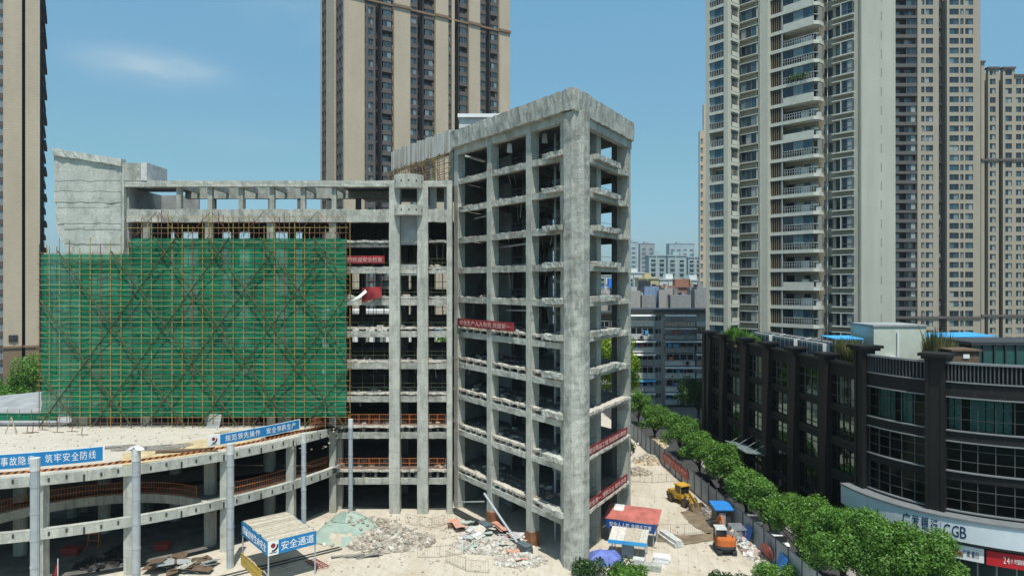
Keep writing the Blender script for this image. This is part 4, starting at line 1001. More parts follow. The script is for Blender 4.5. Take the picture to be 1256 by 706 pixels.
m.build('base_wall', TAN_B, lt)
m = MB(Mf)
for a, b in ((4,27.2),(31,49.2),(-40,-13.8)): m.box(U(a), U(b), -.6, 1.0, 13.2, 13.65)
m.box(U(27), U(31.2), -1.2, .3, 13.2, 13.6); m.build('cornice_band', TAN_B, lt)
drk.box(-1.0, .25, -13, -1.2, 0, ZT)
for k in range(31): slab = MB(Mf); slab.box(.25, .8+.25*(k%2), -12.5, -2.2, 1.2+3*k, 1.2+3*k+.9); slab.box(.25, .5, -12.4, -3, 1.2+3*k+.88, 1.2+3*k+2.7); slab.build('side_balcony', SHADEWALL, lt)
tanw.build('clad_pier', TAN, lt); grw.build('window_wall', TAN_G, lt); drk.build('side_wall', SHADEWALL, lt)
m = MB(Mf); m.box(U(-40), -1.1, -13, -2.1, 0, ZT-1); m.build('core_wall', TAN, lt)
ue = U(16.5); m = MB(Mf); m.box(ue-.8, ue+.8, .6, .85, 14.6, 16.0); m.tube((ue,.8,15.3),(ue,1.0,15.3),.55,12); m.build('emblem', DSTEEL, lt)
emit_windows(lt, wins, ALU, GL_F)
# --- two tan towers at the right -----------------------------------------------------------
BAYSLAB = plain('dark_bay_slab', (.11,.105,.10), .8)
def right_tower(label, Y, xs, zt, spec, steps=()):
    t = thing('apartment_tower', label, 'tower', ((sum(xs)/2-HX)*Y/F, Y+10, 0))
    U = lambda px: (px-HX)*Y/F
    Mf = frame((0, Y, 0), (1,0), (0,-1)); global wins; wins = []
    tanw, drk, slab, gry = MB(Mf), MB(Mf), MB(Mf), MB(Mf)
    for kind, a, b, holes, top in spec:
        if kind == 'tan': seg(tanw, Mf, U, a, b, .6, holes, z1=top, style='two')
        if kind == 'rec':
            drk.box(U(a), U(b), -2.4, -1.8, 0, top)
            for k in range(int(top/3)): 
                if k%2: drk.box(U(a)+.2, U(b)-.5, -1.85, -1.0, 3*k+1.4, 3*k+2.1)
                wins.append((Mf, U(a)+.25*(U(b)-U(a)), U(b)-.2*(U(b)-U(a)), 3*k+2.2, 3*k+3.6, -1.75, 'one'))
        if kind == 'bay':
            drk.box(U(a), U(b), -2.0, -1.6, 0, top)
            for k in range(int(top/3)):
                z = 1.2+3*k; slab = MB(Mf); slab.box(U(a), U(b), -1.6, .3 if k%4 else .5, z-.3, z+.75 if k%4 else z+.5); slab.build('balcony', BAYSLAB, t)
                w = U(b)-U(a); wins.append((Mf, U(a)+.08*w, U(a)+.42*w, z+.8, z+2.5, -1.5, 'two')); wins.append((Mf, U(a)+.58*w, U(b)-.04*w, z+.75, z+2.65, .05 if k%3 else -1.2, 'two'))
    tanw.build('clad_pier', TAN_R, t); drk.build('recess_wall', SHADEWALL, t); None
    m = MB(Mf); 
    for kind, a, b, holes, top in spec: m.box(U(a)+.01, U(b)-.01, -16-(a%3)*.01, -2.45, 0, top-.5)
    m.build('core_wall', TAN, t)
    m = MB(Mf)
    for zb in ((16.3, 17.0),): m.box(U(xs[0]), U(xs[1]), -.2, .95, zb[0], zb[1])
    for kind, a, b, holes, top in spec:
        if top < 104 and kind == 'tan': m.box(U(a)-.2, U(b)+.2, -1, 1.0, top, top+.6)
    if steps: m.box(U(xs[0]), U(xs[1]), -.2, .95, 67.0, 67.7)
    m.build('cornice_band', TAN_G, t)
    emit_windows(t, wins, FRD, GL_B); return t
right_tower('tan tower with dark balcony bays directly behind the cream tower', 211, (1094,1201), 120,
    [('bay',1094,1124,None,120),('tan',1124,1150,[(1128.5,1132.5),(1134,1143)],120),('rec',1150,1160,None,120),('tan',1160,1201,[(1163,1174.5),(1176.3,1180.3),(1182.3,1192)],120)])
right_tower('shorter tan tower with a stepped top at the right edge', 223, (1202,1290), 100,
    [('tan',1202,1206,None,99),('rec',1206,1210.5,None,95),('tan',1210.5,1223.5,[(1212.5,1219.5)],97),('rec',1223.5,1228.5,None,93),('tan',1228.5,1243,[(1231.5,1239.5)],97),('tan',1243,1262,[(1244.5,1251),(1252.5,1260)],94.6),('rec',1262,1268,None,93),('tan',1268,1290,[(1270,1278),(1280,1288)],97)], steps=True)
# --- sliver of a further beige tower left of the cream tower ---------------------------------------
ft = thing('apartment_tower', 'narrow sliver of beige tower showing left of the cream tower', 'tower', (62, 230, 0))
Y = 230; U = lambda px: (px-HX)*Y/F; Mf = frame((0,Y,0),(1,0),(0,-1)); wins = []; a_, b_ = MB(Mf), MB(Mf)
ZF = 27+(348-128)*Y/F
seg(a_, Mf, U, 857.5, 863, .5, [(858.8,861.8)], z1=ZF-9, style='two'); seg(a_, Mf, U, 863, 905, 0, None, z1=ZF)
a_.build('clad_wall', TAN, ft); emit_windows(ft, wins, ALU, GL_F, 30)

# --- cream tower --------------------------------------------------------------------------------
cr = thing('apartment_tower', 'cream tower with stacked white balconies beside the dark building', 'tower', (45, 112, 0))
O = (53.1, 104); du, dn = (-.636, .7717), (-.7717, -.636)
Mf = frame((O[0],O[1],0), du, dn); Mr = frame((O[0],O[1],0), (.7717,.636), (.636,-.7717)); ZT = 88; B0 = 1.95; h = 3.0
wins = []; wall, beige, white = MB(Mf), MB(Mf), MB(Mf)
def cs_(mb, M, a, b, off, holes, th=.4, style='two', inset=.2):
    for (ha,hb,s,e) in strip_wall(mb, a, b, 0, ZT, off, th, holes, h, B0): wins.append((M, ha, hb, s, e, off-inset, style))
rw = MB(Mr); cs_(rw, Mr, 0, 12.9, 0, [(7.2,7.75,.9,2.3)], style='one'); rw.build('side_wall', CREAM, cr)
cs_(wall, Mf, 0, 1.0, 0, []); cs_(beige, Mf, 1.0, 4.3, -.35, [(1.15,3.9,.55,2.45)], style='three')
cs_(beige, Mf, 4.3, 6.6, -.7, [(4.55,5.95,.9,2.4)])
for k in range(29):                                 # bay window ledges with an air conditioner niche
    z = B0+h*k; white = MB(Mf)
    white.box(.9, 4.2, -.35, .45, z+.35, z+.53); white.box(1.0, 4.2, -.35, .4, z+2.48, z+2.62)
    white.box(2.75, 2.87, -.1, .4, z+.5, z+2.5); white.build('window_ledge', CREAM_W, cr)
    wins.append((Mf, 1.0, 2.7, z+.55, z+2.46, .3, 'two'))
cs_(beige, Mf, 6.6, 13.7, -.2, [(7.0,9.0,.3,2.5),(9.3,12.2,.1,2.5)], style='two')
cs_(wall, Mf, 13.7, 15.35, 2.75, [], th=3.2)
cs_(beige, Mf, 15.35, 19.0, 2.2, [], th=2.0)
for k in range(29):
    z = B0+h*k; white = MB(Mf)
    white.box(15.5, 18.8, 2.2, 2.95, z+.5, z+.64); white.box(15.5, 18.8, 2.2, 2.9, z+2.4, z+2.52)
    wins.append((Mf, 15.7, 18.6, z+.64, z+2.4, 2.78, 'three'))
    white.box(15.6, 15.66, 2.2, 2.8, z+.6, z+2.45); white.build('window_ledge', CREAM_W, cr)
cs_(wall, Mf, 19.0, 19.8, 6.1, [], th=4.1); cs_(wall, Mf, 22.7, 23.35, 6.1, [], th=5); cs_(beige, Mf, 19.8, 22.7, 4.8, [(20.2,22.3,.2,2.5)], style='two')
cs_(beige, Mf, 23.35, 24.6, 3.5, [(23.7,24.2,.9,2.2)], style='one', th=6); cs_(beige, Mf, 24.6, 26, 1.5, [], th=6)
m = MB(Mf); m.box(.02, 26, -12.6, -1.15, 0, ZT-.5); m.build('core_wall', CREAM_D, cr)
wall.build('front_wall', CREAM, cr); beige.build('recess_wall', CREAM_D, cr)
PLANT = leafmat('balcony_plant', [(0, (.03,.09,.02)), (1, (.09,.18,.04))])
rngb = random.Random(11); SLAT = plain('brown_slats', (.15,.13,.10), .7)
for k in range(29):
    z = B0+h*k
    if z < 15: continue
    m = MB(Mf)                                      # main balcony: deep slab with chamfered end and white edge
    pl = [(5.75,-.2),(5.75,1.3),(6.3,2.0),(13.7,2.0),(13.7,-.2)]
    solid = k in (16, 18, 23) or rngb.random() < .12
    m.prism(pl, z, z+.55); 
    if solid: m.box(6.35, 11.4, 1.85, 1.98, z+.55, z+1.35)
    b = m.build('balcony', CREAM_W, cr)
    r = MB(Mf)
    if not solid:
        r.box(6.3, 11.6, 1.86, 1.92, z+1.55, z+1.62); r.box(6.3, 11.6, 1.86, 1.92, z+1.1, z+1.15)
        for i in range(14): r.box(6.3+i*.4, 6.35+i*.4, 1.86, 1.92, z+.55, z+1.58)
    r.M = frame((Mf@Vector((5.8,1.3,0)))[:2]+(0,), (Mf@Vector((6.3,1.95,0))-Mf@Vector((5.8,1.3,0)))[:2]); r.box(0,.8,-.04,.02,z+1.5,z+1.6); r.M = Mf
    r.box(11.55,11.7,1.8,1.95,z+.55,z+3.0)
    sl_ = MB(Mf)
    for i in range(5): sl_.box(11.9+.36*i, 12.0+.36*i, 1.45, 1.85, z+.55, z+3.0)     # slatted air conditioner screen
    sl_.box(11.8, 13.6, .9, 1.0, z+.55, z+3.0); sl_.build('slatted_screen', SLAT, b)
    r.build('railing', ALU, b)
    if rngb.random() < .62:
        g = MB(Mf); n_ = 6
        for i in range(n_): g.box(6.4+5.1*i/n_+.02, 6.4+5.1*(i+1)/n_-.02, 1.7, 1.74, z+1.45, z+2.95)
        g.box(5.8, 6.0, .3, 1.3, z+.6, z+2.95)
        g.build('glazing', GL_B, b)
    g = MB(Mf); g.box(7.2+rngb.random(), 9, .2, .5, z+.6, z+1.8); g.box(5.9,6.5,.2,.8,z+.6,z+1.3); g.build('balcony_clutter', WHITE_D, b)
    if k == 19:
        q, n_ = leaves([tuple(Mf@Vector((7.6+i*.8, 2.1, z+1.3)))+(.55,) for i in range(4)], 500, .12, 3); leaf_object('balcony_plant', PLANT, q, n_, b)
    m = MB(Mf); m.box(19.78, 22.72, 4.9, 6.05, z, z+.5); b = m.build('balcony', CREAM_W, cr)
    r = MB(Mf); r.box(19.8, 22.7, 5.96, 6.02, z+1.5, z+1.57)
    for i in range(9): r.box(19.85+i*.34, 19.9+i*.34, 5.96, 6.02, z+.5, z+1.5)
    r.build('railing', ALU, b)
    if rngb.random() < .7:
        g = MB(Mf)
        for i in range(3): g.box(19.85+.95*i, 20.75+.95*i, 5.8, 5.84, z+1.5, z+3.0)
        g.build('glazing', GL_B, b)
    m = MB(Mf); m.box(18.75, 19.02, 3.1, 5.3, z+.1, z+.6); m.box(18.72,18.78,3.3,5.2,z+.6,z+1.35); m.build('side_balcony', CREAM_W, cr)
    wins.append((frame((Mf@Vector((19.0,3.3,0)))[:2]+(0,), dn, (-du[0],-du[1])), 0, 1.8, z+.7, z+2.9, .03, 'two'))
for p, q in (((5.3,-.55),(5.3,-.55)),((14.9,2.8),(14.9,2.8)),((16,2.3),(16,2.3))):
    a = Mf@Vector((p[0],p[1]+.05,0)); m = MB(); m.tube((a.x,a.y,0),(a.x,a.y,ZT), .07, 6); m.build('drain_pipe', CREAM_W, cr)
emit_windows(cr, wins, FRD, GL_B)

# --- the dark glass building with the bank at its corner --------------------------------------------
dk = thing('office_building', 'black stone and glass building with a curved corner across the street', 'building', (40, 75, 0))
Ms_ = frame((DO[0],DO[1],0), DU, DN)
bez = lambda t: Vector((33.5*(1-t)**3+3*34.4*t*(1-t)**2+3*39*t*t*(1-t)+48*t**3, 64.9*(1-t)**3+3*58.5*t*(1-t)**2+3*54.8*t*t*(1-t)+53.2*t**3))
def bez_n(t): d = (bez(min(1,t+.01))-bez(max(0,t-.01))).normalized(); return Vector((d.y,-d.x)) if Vector((d.y,-d.x)).y < 0 or True else d
def curve_pts(t0, t1, off, n):
    out = []
    for i in range(n+1):
        t = t0+(t1-t0)*i/n; nn_ = bez_n(t); nn_ = nn_ if nn_.x*(-1)+nn_.y*(-1) > 0 else -nn_; p = bez(t)+nn_*off; out.append(p)
    return out
def sweep(mb, t0, t1, d0, d1, z0, z1, n=20):
    A, B = curve_pts(t0,t1,d0,n), curve_pts(t0,t1,d1,n); vs = []
    for a, b in zip(A,B): vs += [(a.x,a.y,z0),(b.x,b.y,z0),(b.x,b.y,z1),(a.x,a.y,z1)]
    fs = [(0,1,2,3),(n*4+3,n*4+2,n*4+1,n*4)]
    for i in range(n):
        k = i*4
        for j in range(4): fs.append((k+j, k+4+j, k+4+(j+1)%4, k+(j+1)%4))
    return mb.add(vs, fs)
TC = .40                                            # curve parameter of the second big pier
storeys = [(14.6,17.5),(11.2,13.8),(7.9,10.5),(4.2,7.0)]
body = MB()
roofpoly = [tuple(p) for p in curve_pts(0,1,-.35,24)]+[(64,60),(64,108),(30.6,107)]+[tuple((Ms_@Vector((41.5,-.4,0)))[:2])]
for z in (18.3, 14.0, 10.75, 7.35):
    body.prism(roofpoly, z-.25 if z < 18 else z-.5, z)
body.build('floor_slab', BLACKSTONE, dk)
inn = [tuple(p) for p in curve_pts(0,1,-7,14)]+[(60,64),(60,104),(38,104)]+[tuple((Ms_@Vector((38,-7,0)))[:2])]
m = MB(); m.prism(inn, 0, 18.0); m.build('core_wall', plain('dark_interior', (.05,.05,.048), .9), dk)
for z0, z1 in ((17.7,19.0),(14.1,14.75),(10.6,11.4),(7.1,8.05),(3.9,4.3)):
    m = MB(Ms_); m.box(.6, 41, -.4, .12, z0, z1); m.build('spandrel_band', BLACKSTONE, dk)
m = MB(Ms_); m.box(.6, 41, -.5, .35, 19.0, 19.2); m.build('cornice', BLACKSTONE2, dk)
for z in (14.75,11.4,8.05): m = MB(Ms_); m.box(.6,41,-.3,.22,z,z+.1); m.build('window_sill', BLACKSTONE2, dk)
pts_t = [6.45,13.2,19.95,26.6,33.9,39.3,40.9]
for i, t in enumerate(pts_t):
    w = .62 if t < 35 else .5
    m = MB(Ms_); m.box(t-w, t+w, -.5, .65, 0, 19.35); m.box(t-w-.14, t-w+.1, -.4, .72, 0, 19.34); m.build('pier', PIER, dk)
    m = MB(Ms_); m.box(t-w-.35, t+w+.35, -.8, .95, 19.35, 19.62); m.box(t-w-.5, t+w+.5, -.95, 1.1, 19.62, 19.82); m.build('pier_cap', PIER, dk)
edges = [.75]+pts_t
rngd = random.Random(5)
for a, b in zip(edges, edges[1:]):
    if b-a < 2: continue
    a += .7; b -= .7
    for si, (z0, z1) in enumerate(storeys):
        if si == 3: z0 = .3
        m = MB(Ms_); k = 4; z1b = z1+.2
        for i in range(k+1): x = a+(b-a)*i/k; m.box(x-.05, x+.05, -.16, -.02, z0, z1b)
        for zz in (z0+(z1-z0)*.34, z0+(z1-z0)*.8) if si < 3 else (2.6,4.0): m.box(a, b, -.14, -.04, zz-.035, zz+.035)
        f = m.build('window', BLACKSTONE2 if si else BARM, dk)
        g = MB(Ms_); g.add([(a,-.1,z0),(b,-.1,z0),(b,-.1,z1b),(a,-.1,z1b)], [(0,1,2,3)]); g.build('pane', CG, f)
        for i in range(k):
            if rngd.random() < (.45 if si == 0 else .15):
                x = a+(b-a)*i/k; c = MB(Ms_)
                for q in range(8): c.box(x+.1+q*.17, x+.22+q*.17, -.75-.05*(q%2), -.7-.05*(q%2), z0+.1, z1)
                c.build('curtain', CURT if rngd.random()<.5 else CURT2, f)
# corner pier, second pier, curved bays
def pier_at(t, w, ztop, nm='corner_pier'):
    p = bez(t); n_ = bez_n(t); n_ = n_ if -n_.x-n_.y > 0 else -n_; M = frame((p.x,p.y,0), (-n_.y,n_.x), n_)
    m = MB(M); m.box(-w, w, -.8, .55, 0, ztop); m.box(-w-.18, -w+.12, -.7, .64, 0, ztop-.02); m.box(w-.12, w+.18, -.7, .63, 0, ztop-.02); m.build(nm, PIER, dk)
    m = MB(M); m.box(-w-.4, w+.4, -1.1, .95, ztop, ztop+.25); m.box(-w-.6, w+.6, -1.3, 1.15, ztop+.25, ztop+.5); m.build('pier_cap', PIER, dk)
pier_at(0.0, .42, 20.7); pier_at(TC, .56, 20.6)
for ci, (t0, t1) in enumerate(((.035,TC-.035),(TC+.035,1.0))):
    nb = 26
    for z0, z1 in ((17.5,18.7),(13.8,14.6),(10.5,11.2),(7.2,7.9)): sweep(MB(), t0, t1, -.4, .1, z0, z1).build('spandrel_band', BLACKSTONE, dk)
    for z in (18.7, 14.6, 11.2, 7.9, 17.42, 13.72): sweep(MB(), t0, t1, -.2, .24, z, z+.09).build('ledge_strip', LEDGE, dk)
    sweep(MB(), t0, t1, -.25, .25, 20.25, 20.42).build('parapet_rail', LEDGE, dk)
    nbar = int((bez(t1)-bez(t0)).length/.3)
    for i in range(nbar+1):
        t = t0+(t1-t0)*i/nbar; p = bez(t); n_ = bez_n(t); n_ = n_ if -n_.x-n_.y > 0 else -n_
        m = MB(frame((p.x,p.y,0), (-n_.y,n_.x), n_)); m.box(-.05,.05,-.05,.12,18.79,20.25); m.build('parapet_bar', BARM, dk)
    m = MB(); sweep(m, t0, t1, -.22, -.1, 18.79, 20.25); m.build('parapet_panel', BLACKSTONE, dk)
    for si, (z0, z1) in enumerate(storeys[:3]):
        m = MB(); k = 5 if ci == 0 else 9
        for i in range(k+1):
            t = t0+(t1-t0)*i/k; p = bez(t); n_ = bez_n(t); n_ = n_ if -n_.x-n_.y > 0 else -n_
            m.M = frame((p.x,p.y,0), (-n_.y,n_.x), n_); m.box(-.035,.035,-.18,-.02,z0,z1)
        m.M = I4
        for zz in (z0+(z1-z0)*.36, z0+(z1-z0)*.72): sweep(m, t0, t1, -.16, -.03, zz-.022, zz+.022)
        f = m.build('window', DSTEEL if si == 0 else BARM, dk)
        A = curve_pts(t0,t1,-.1,20); g = MB(); g.add([(p.x,p.y,z) for z in (z0,z1) for p in A], [(i,i+1,22+i,21+i) for i in range(20)]); g.build('pane', CG, f)
        if si == 0:
            for i in range(k*2):
                if rngd.random() < .62:
                    c = MB(); ta = t0+(t1-t0)*(i+.05)/(k*2); tb = t0+(t1-t0)*(i+.9)/(k*2)
                    for q in range(6): sweep(c, ta+(tb-ta)*q/6, ta+(tb-ta)*(q+.8)/6, -.75-.06*(q%2), -.7-.06*(q%2), z0+.05, z1, 1)
                    c.build('curtain', CURT, f)
# bank fascia, its signs and shopfront
bk = thing('shop_sign', 'white curved bank fascia lettered CGB under the dark corner windows', 'sign', (36, 57, 6))
m = MB(); sweep(m, -.07, 1.0, 1.15, 1.5, 5.85, 7.6, 30); m.build('panel', FASC, bk)
m = MB(); sweep(m, -.07, 1.0, -.3, 1.6, 7.6, 7.75, 30); m.build('top_ledge', LEDGE, bk)
m = MB(); sweep(m, -.07, 1.0, -.3, 1.3, 5.6, 5.83, 30); m.build('soffit', DSTEEL, bk)
def t_of_px(px, off=1.5):
    best = min((abs((p.x/p.y)-(px-HX)/F), i) for i, p in enumerate(curve_pts(-.07,1.0,off,400))); return -.07+1.07*best[1]/400
def on_curve(s, px0, px1, z, hgt, off, mat, parent, bold=.9):
    n = len(s)
    for i, ch in enumerate(s):
        if ch == ' ': continue
        px = px0+(px1-px0)*(i+.5)/n; t = t_of_px(px, off); n_ = bez_n(t); n_ = n_ if -n_.x-n_.y > 0 else -n_; p = bez(t)+n_*(off+.02)
        t2 = t_of_px(px+(px1-px0)/n*.5*bold, off); t1_ = t_of_px(px-(px1-px0)/n*.5*bold, off); wd = (bez(t2)-bez(t1_)).length
        text(ch, (p.x,p.y,z), (-n_.y,n_.x,0), (0,0,1), wd, hgt, mat, parent)
on_curve('广发银行', 1106, 1152, 6.75, 1.05, 1.5, INK, bk, .88)
on_curve('CGB', 1156.5, 1187, 6.65, .95, 1.5, INK, bk, .9)
t = t_of_px(1154.3); n_ = bez_n(t); n_ = n_ if -n_.x-n_.y > 0 else -n_; p = bez(t)+n_*1.51
m = MB(frame((p.x,p.y,0), (-n_.y,n_.x), n_)); m.box(-.03,.03,-.02,.02,6.1,7.2); m.build('divider', ALU, bk)
s2 = thing('shop_sign', 'small white bank sign with a red logo under the curved fascia', 'sign', (38,56,4.5))
ta, tb, tc_ = t_of_px(1168,1.2), t_of_px(1206.5,1.2), 1.0
m = MB(); sweep(m, ta, tb, 1.0, 1.2, 4.35, 5.5, 8); m.build('panel', WHITE, s2); on_curve('广发银行', 1180, 1202, 4.92, .5, 1.2, INK, s2, .85)
t = t_of_px(1174,1.2); n_ = bez_n(t); n_ = n_ if -n_.x-n_.y > 0 else -n_; p = bez(t)+n_*1.22
m = MB(frame((p.x,p.y,0), (-n_.y,n_.x), n_)); m.hull([(-.42,.0,4.65),(.1,.0,4.65),(.42,.0,4.65),(0,.0,5.25)],[(-.42,.02,4.65),(.1,.02,4.65),(.42,.02,4.65),(0,.02,5.25)]); m.build('logo', RED, s2)
s3 = thing('shop_sign', 'red self service bank sign beside the small white bank sign', 'sign', (41,55,4.5))
m = MB(); sweep(m, tb+.008, 1.0, 1.0, 1.2, 4.3, 5.45, 10); m.build('panel', plain('shop_red', (.50,.02,.025), .45, var=.06), s3); on_curve('24', 1231, 1238, 4.9, .55, 1.2, WHITE, s3, .9); on_curve('小时自助银行', 1239, 1268, 4.9, .42, 1.2, WHITE, s3, .85)
m = MB(); g = MB(); 
for i in range(15):
    t = .12+.88*i/14; n_ = bez_n(t); n_ = n_ if -n_.x-n_.y > 0 else -n_; p = bez(t); m.M = frame((p.x,p.y,0), (-n_.y,n_.x), n_); m.box(-.06,.06,.4,.6,.05,5.6)
m.M = I4; sweep(m, .1, 1, .42, .56, 2.7, 2.85); f = m.build('shopfront', LEDGE, dk); A = curve_pts(.1,1,.5,20); g.add([(p.x,p.y,z) for z in (.05,5.6) for p in A], [(i,i+1,22+i,21+i) for i in range(20)]); g.build('pane', CG, f)
m = MB(); sweep(m, .05, 1, -2.5, -2.3, .05, 5.6); m.build('shop_interior', plain('shop_inside', (.28,.30,.30), .9), dk)
# glass awning on brackets over the street door
aw = thing('awning', 'glass awning on brackets above a doorway of the dark building', 'awning', Ms_@Vector((22.5,1.4,6)))
m = MB(Ms_); m.hull([(19.6,.35,5.75),(26.2,.35,5.75),(26.2,3.0,6.15),(19.6,3.0,6.15)], [(19.6,.35,5.8),(26.2,.35,5.8),(26.2,3.0,6.2),(19.6,3.0,6.2)]); m.build('glass_sheet', plain('frosted_awning_glass', (.20,.25,.26), .25, 0, .6), aw)
m = MB(Ms_)
for x in (19.8,21.9,24,26): m.bar((x,.35,5.72),(x,3.05,6.13),.08,.12); m.tube((x,.35,7.2),(x,2.3,6.1),.035,6)
m.box(19.6,26.2,2.95,3.1,6.1,6.24); m.build('bracket', LEDGE, aw)
# --- roof of the dark building: condensers, sheds, canopies, planters ----------------------------------
ac0 = None; cnt = 0
def ac_unit(label):
    t = thing('air_conditioner', label, 'air conditioner', (0,0,0), 'white air conditioner units on the dark building roof')
    m = MB(); m.box(-.5,.5,-.38,.38,.1,1.65); m.box(-.5,.5,-.38,.38,1.652,1.72); m.build('casing', WHITE_D, t)
    m = MB(); m.box(-.38,-.05,-.4,-.385,.35,1.5); m.box(.05,.38,-.4,-.385,.35,1.5); m.box(-.52,-.505,-.25,.25,.35,1.5); m.build('grille', plain('condenser_grille', (.09,.12,.125), .6), t)
    m = MB(); m.tube((-.22,0,1.72),(-.22,0,1.78),.2,12); m.tube((.24,0,1.72),(.24,0,1.78),.2,12); m.build('fan_guard', DSTEEL, t)
    m = MB(); m.box(-.45,.45,-.3,-.2,0,.1); m.box(-.45,.45,.2,.3,0,.1); m.build('foot', DSTEEL, t); return t
for row, (nn_, t0, nrow) in enumerate(((-2.3, 11.3, 14), (-4.2, 12.2, 14))):
    for i in range(nrow):
        tt = t0+i*1.15+(.8 if i > 4 else 0)+(.8 if i > 9 else 0)
        if ac0 is None: ac0 = o = ac_unit('white condenser unit standing in the rows on the dark building roof')
        else: o = copy_tree(ac0)
        o.scale = (1.08,1.1,1.22); o.location = Ms_@Vector((tt, nn_, 18.3)); o.rotation_euler = (0,0, math.atan2(DN.y,DN.x)+R(90))
rh = thing('roof_shed', 'pale green block house on the dark building roof', 'shed', (41.5,75.5,18.3))
m = MB(); m.box(38.7,44.3,73,78,18.3,22.4); m.build('wall', plain('pale_green_render', (.50,.54,.46), .85, var=.08), rh); m = MB(); m.box(38.6,44.4,72.9,78.1,22.4,22.6); m.build('roof', GREY, rh)
m = MB(); m.tube((41.2,72.85,18.3),(41.2,72.85,21.9),.1,8); m.build('white_pipe', WHITE, rh); m = MB(); m.box(39.9,40.9,72.4,72.95,18.4,19.3); m.build('condenser', WHITE_D, rh)
def canopy(label, x0, x1, y0, y1, z, slope=0):
    t = thing('roof_canopy', label, 'canopy', ((x0+x1)/2,(y0+y1)/2,18.3)); m = MB()
    m.hull([(x0,y0,z),(x1,y0,z+slope),(x1,y1,z+slope+.1),(x0,y1,z+.1)], [(x0,y0,z+.12),(x1,y0,z+slope+.12),(x1,y1,z+slope+.22),(x0,y1,z+.22)]); m.build('sheet', CYAN, t)
    for x, y, s in ((x0+.1,y0+.1,0),(x1-.1,y0+.1,slope),(x1-.1,y1-.1,slope),(x0+.1,y1-.1,0)): m = MB(); m.tube((x,y,18.3),(x,y,z+s+.05),.05,6); m.build('post', ALU, t)
canopy('small blue sheet canopy left of the pale green block house', 35.0, 38.2, 74, 77.5, 20.95)
canopy('long blue sheet canopy right of the pale green block house', 46.8, 55.5, 78, 83, 20.75, .2)
hut = thing('roof_shed', 'brown timber hut with a white notice on the dark building roof', 'shed', (43.8,66,18.3))
m = MB(); m.box(42.6,45.2,66,68.5,18.3,20.5); m.build('wall', DWOOD, hut); m = MB(); m.box(42.4,45.4,65.8,68.7,20.5,20.65); m.build('roof', DWOOD, hut); m = MB(); m.box(43.6,44.2,65.92,65.99,19.8,20.2); m.build('notice', WHITE, hut)
gp_ = thing('glass_pavilion', 'green glass pavilion with a flat roof at the roof edge on the right', 'pavilion', (49,69,18.3))
m = MB(); m.box(45.8,55,68,74,20.9,21.2); m.build('roof', DSTEEL, gp_); m = MB()
for i in range(9): m.box(45.9+i*1.1,46+i*1.1,68.05,68.2,18.3,20.9)
m.build('mullion', DSTEEL, gp_); m = MB(); m.box(46,54.8,68.25,68.3,18.3,20.9); m.build('glazing', plain('green_glazing', (.03,.10,.09), .1, 0, .6), gp_)
orf = thing('roof_shed', 'small gabled shed with an orange tiled roof behind the glass pavilion', 'shed', (56,82,18.3))
m = MB(); m.box(55,58.4,81,84,18.3,20.0); m.build('wall', DWOOD, orf); m = MB(); m.hull([(54.7,80.6,20.0),(58.7,80.6,20.0),(58.7,84.4,20.0),(54.7,84.4,20.0)],[(56.3,80.9,20.8),(57,80.9,20.8),(57,84,20.8),(56.3,84,20.8)]); m.build('roof', plain('orange_tile', (.30,.14,.09), .8), orf)
def reed(label, lob, mat, n, size, name='rooftop_plant', seed=2):
    c = lob[0]; t = thing(name, label, 'plant', c[:3]); rng = random.Random(seed); q = []
    for i in range(n):
        l = rng.choice(lob); a = rng.uniform(0,6.28); r = l[3]*math.sqrt(rng.random()); b = Vector((l[0]+r*math.cos(a), l[1]+r*.6*math.sin(a), l[2])); hgt = l[4]*rng.uniform(.5,1.05)
        lean = Vector((rng.uniform(-.25,.25),rng.uniform(-.2,.2),1))*hgt; w = Vector((math.cos(a+1),math.sin(a+1),0))*size
        z1 = rng.uniform(0,.6); q += [b+lean*z1-w, b+lean*z1+w, b+lean*min(1,z1+.45)+w*.6, b+lean*min(1,z1+.45)-w*.2]
    leaf_object('foliage', mat, np.array([tuple(v) for v in q]), n, t)
    m = MB()
    for l in lob: m.box(l[0]-l[3], l[0]+l[3], l[1]-.35, l[1]+.35, 18.3, 18.65)
    m.build('planter', DWOOD, t)
reed('tall dry reeds in front of the pale green block house', [(42.3,68.5,18.6,.9,4.2),(43.8,69,18.6,.9,3.6)], LEAF_S, 900, .05, seed=2)
reed('yellowish bamboo clump beside the corner pier, left of the block house', [(34.6,68.5,18.6,.8,2.7),(35.1,70.5,18.6,.9,2.9),(35.4,72.5,18.6,.9,2.7)], LEAF_S, 1200, .07, seed=3)
reed('green shrubs between the reeds and the brown hut', [(45.4,70,18.6,1,2.2),(47,71,18.6,1.2,2.0)], LEAF_D, 900, .09, seed=4)
reed('leafy green shrubs at the far end of the dark building roof', [(31.9,94,18.6,1.3,2.0),(31.9,97.5,18.6,1.2,2.4),(31.8,100,18.6,1,1.6),(32.5,91.5,18.6,.9,1.5)], LEAF, 1500, .12, seed=5)
reed('dark shrub beside the glass pavilion at the right edge', [(46.5,60.5,18.6,.8,1.3)], LEAF_D, 500, .09, seed=6)
m = MB(); rs = random.Random(3)
for c, r in (((48.2,61,19.3),.9),((49.3,61.6,19.1),.8)):
    vs = []
    for i in range(7):
        for j in range(10):
            th, ph = math.pi*i/6, 2*math.pi*j/10; d = Vector((math.sin(th)*math.cos(ph), math.sin(th)*math.sin(ph), math.cos(th))); rr = r*(.8+.45*noise.noise(d*1.7+Vector(c))); vs.append(tuple(Vector(c)+d*rr))
    m.add(vs, [(i*10+j, i*10+(j+1)%10, (i+1)*10+(j+1)%10, (i+1)*10+j) for i in range(6) for j in range(10)])
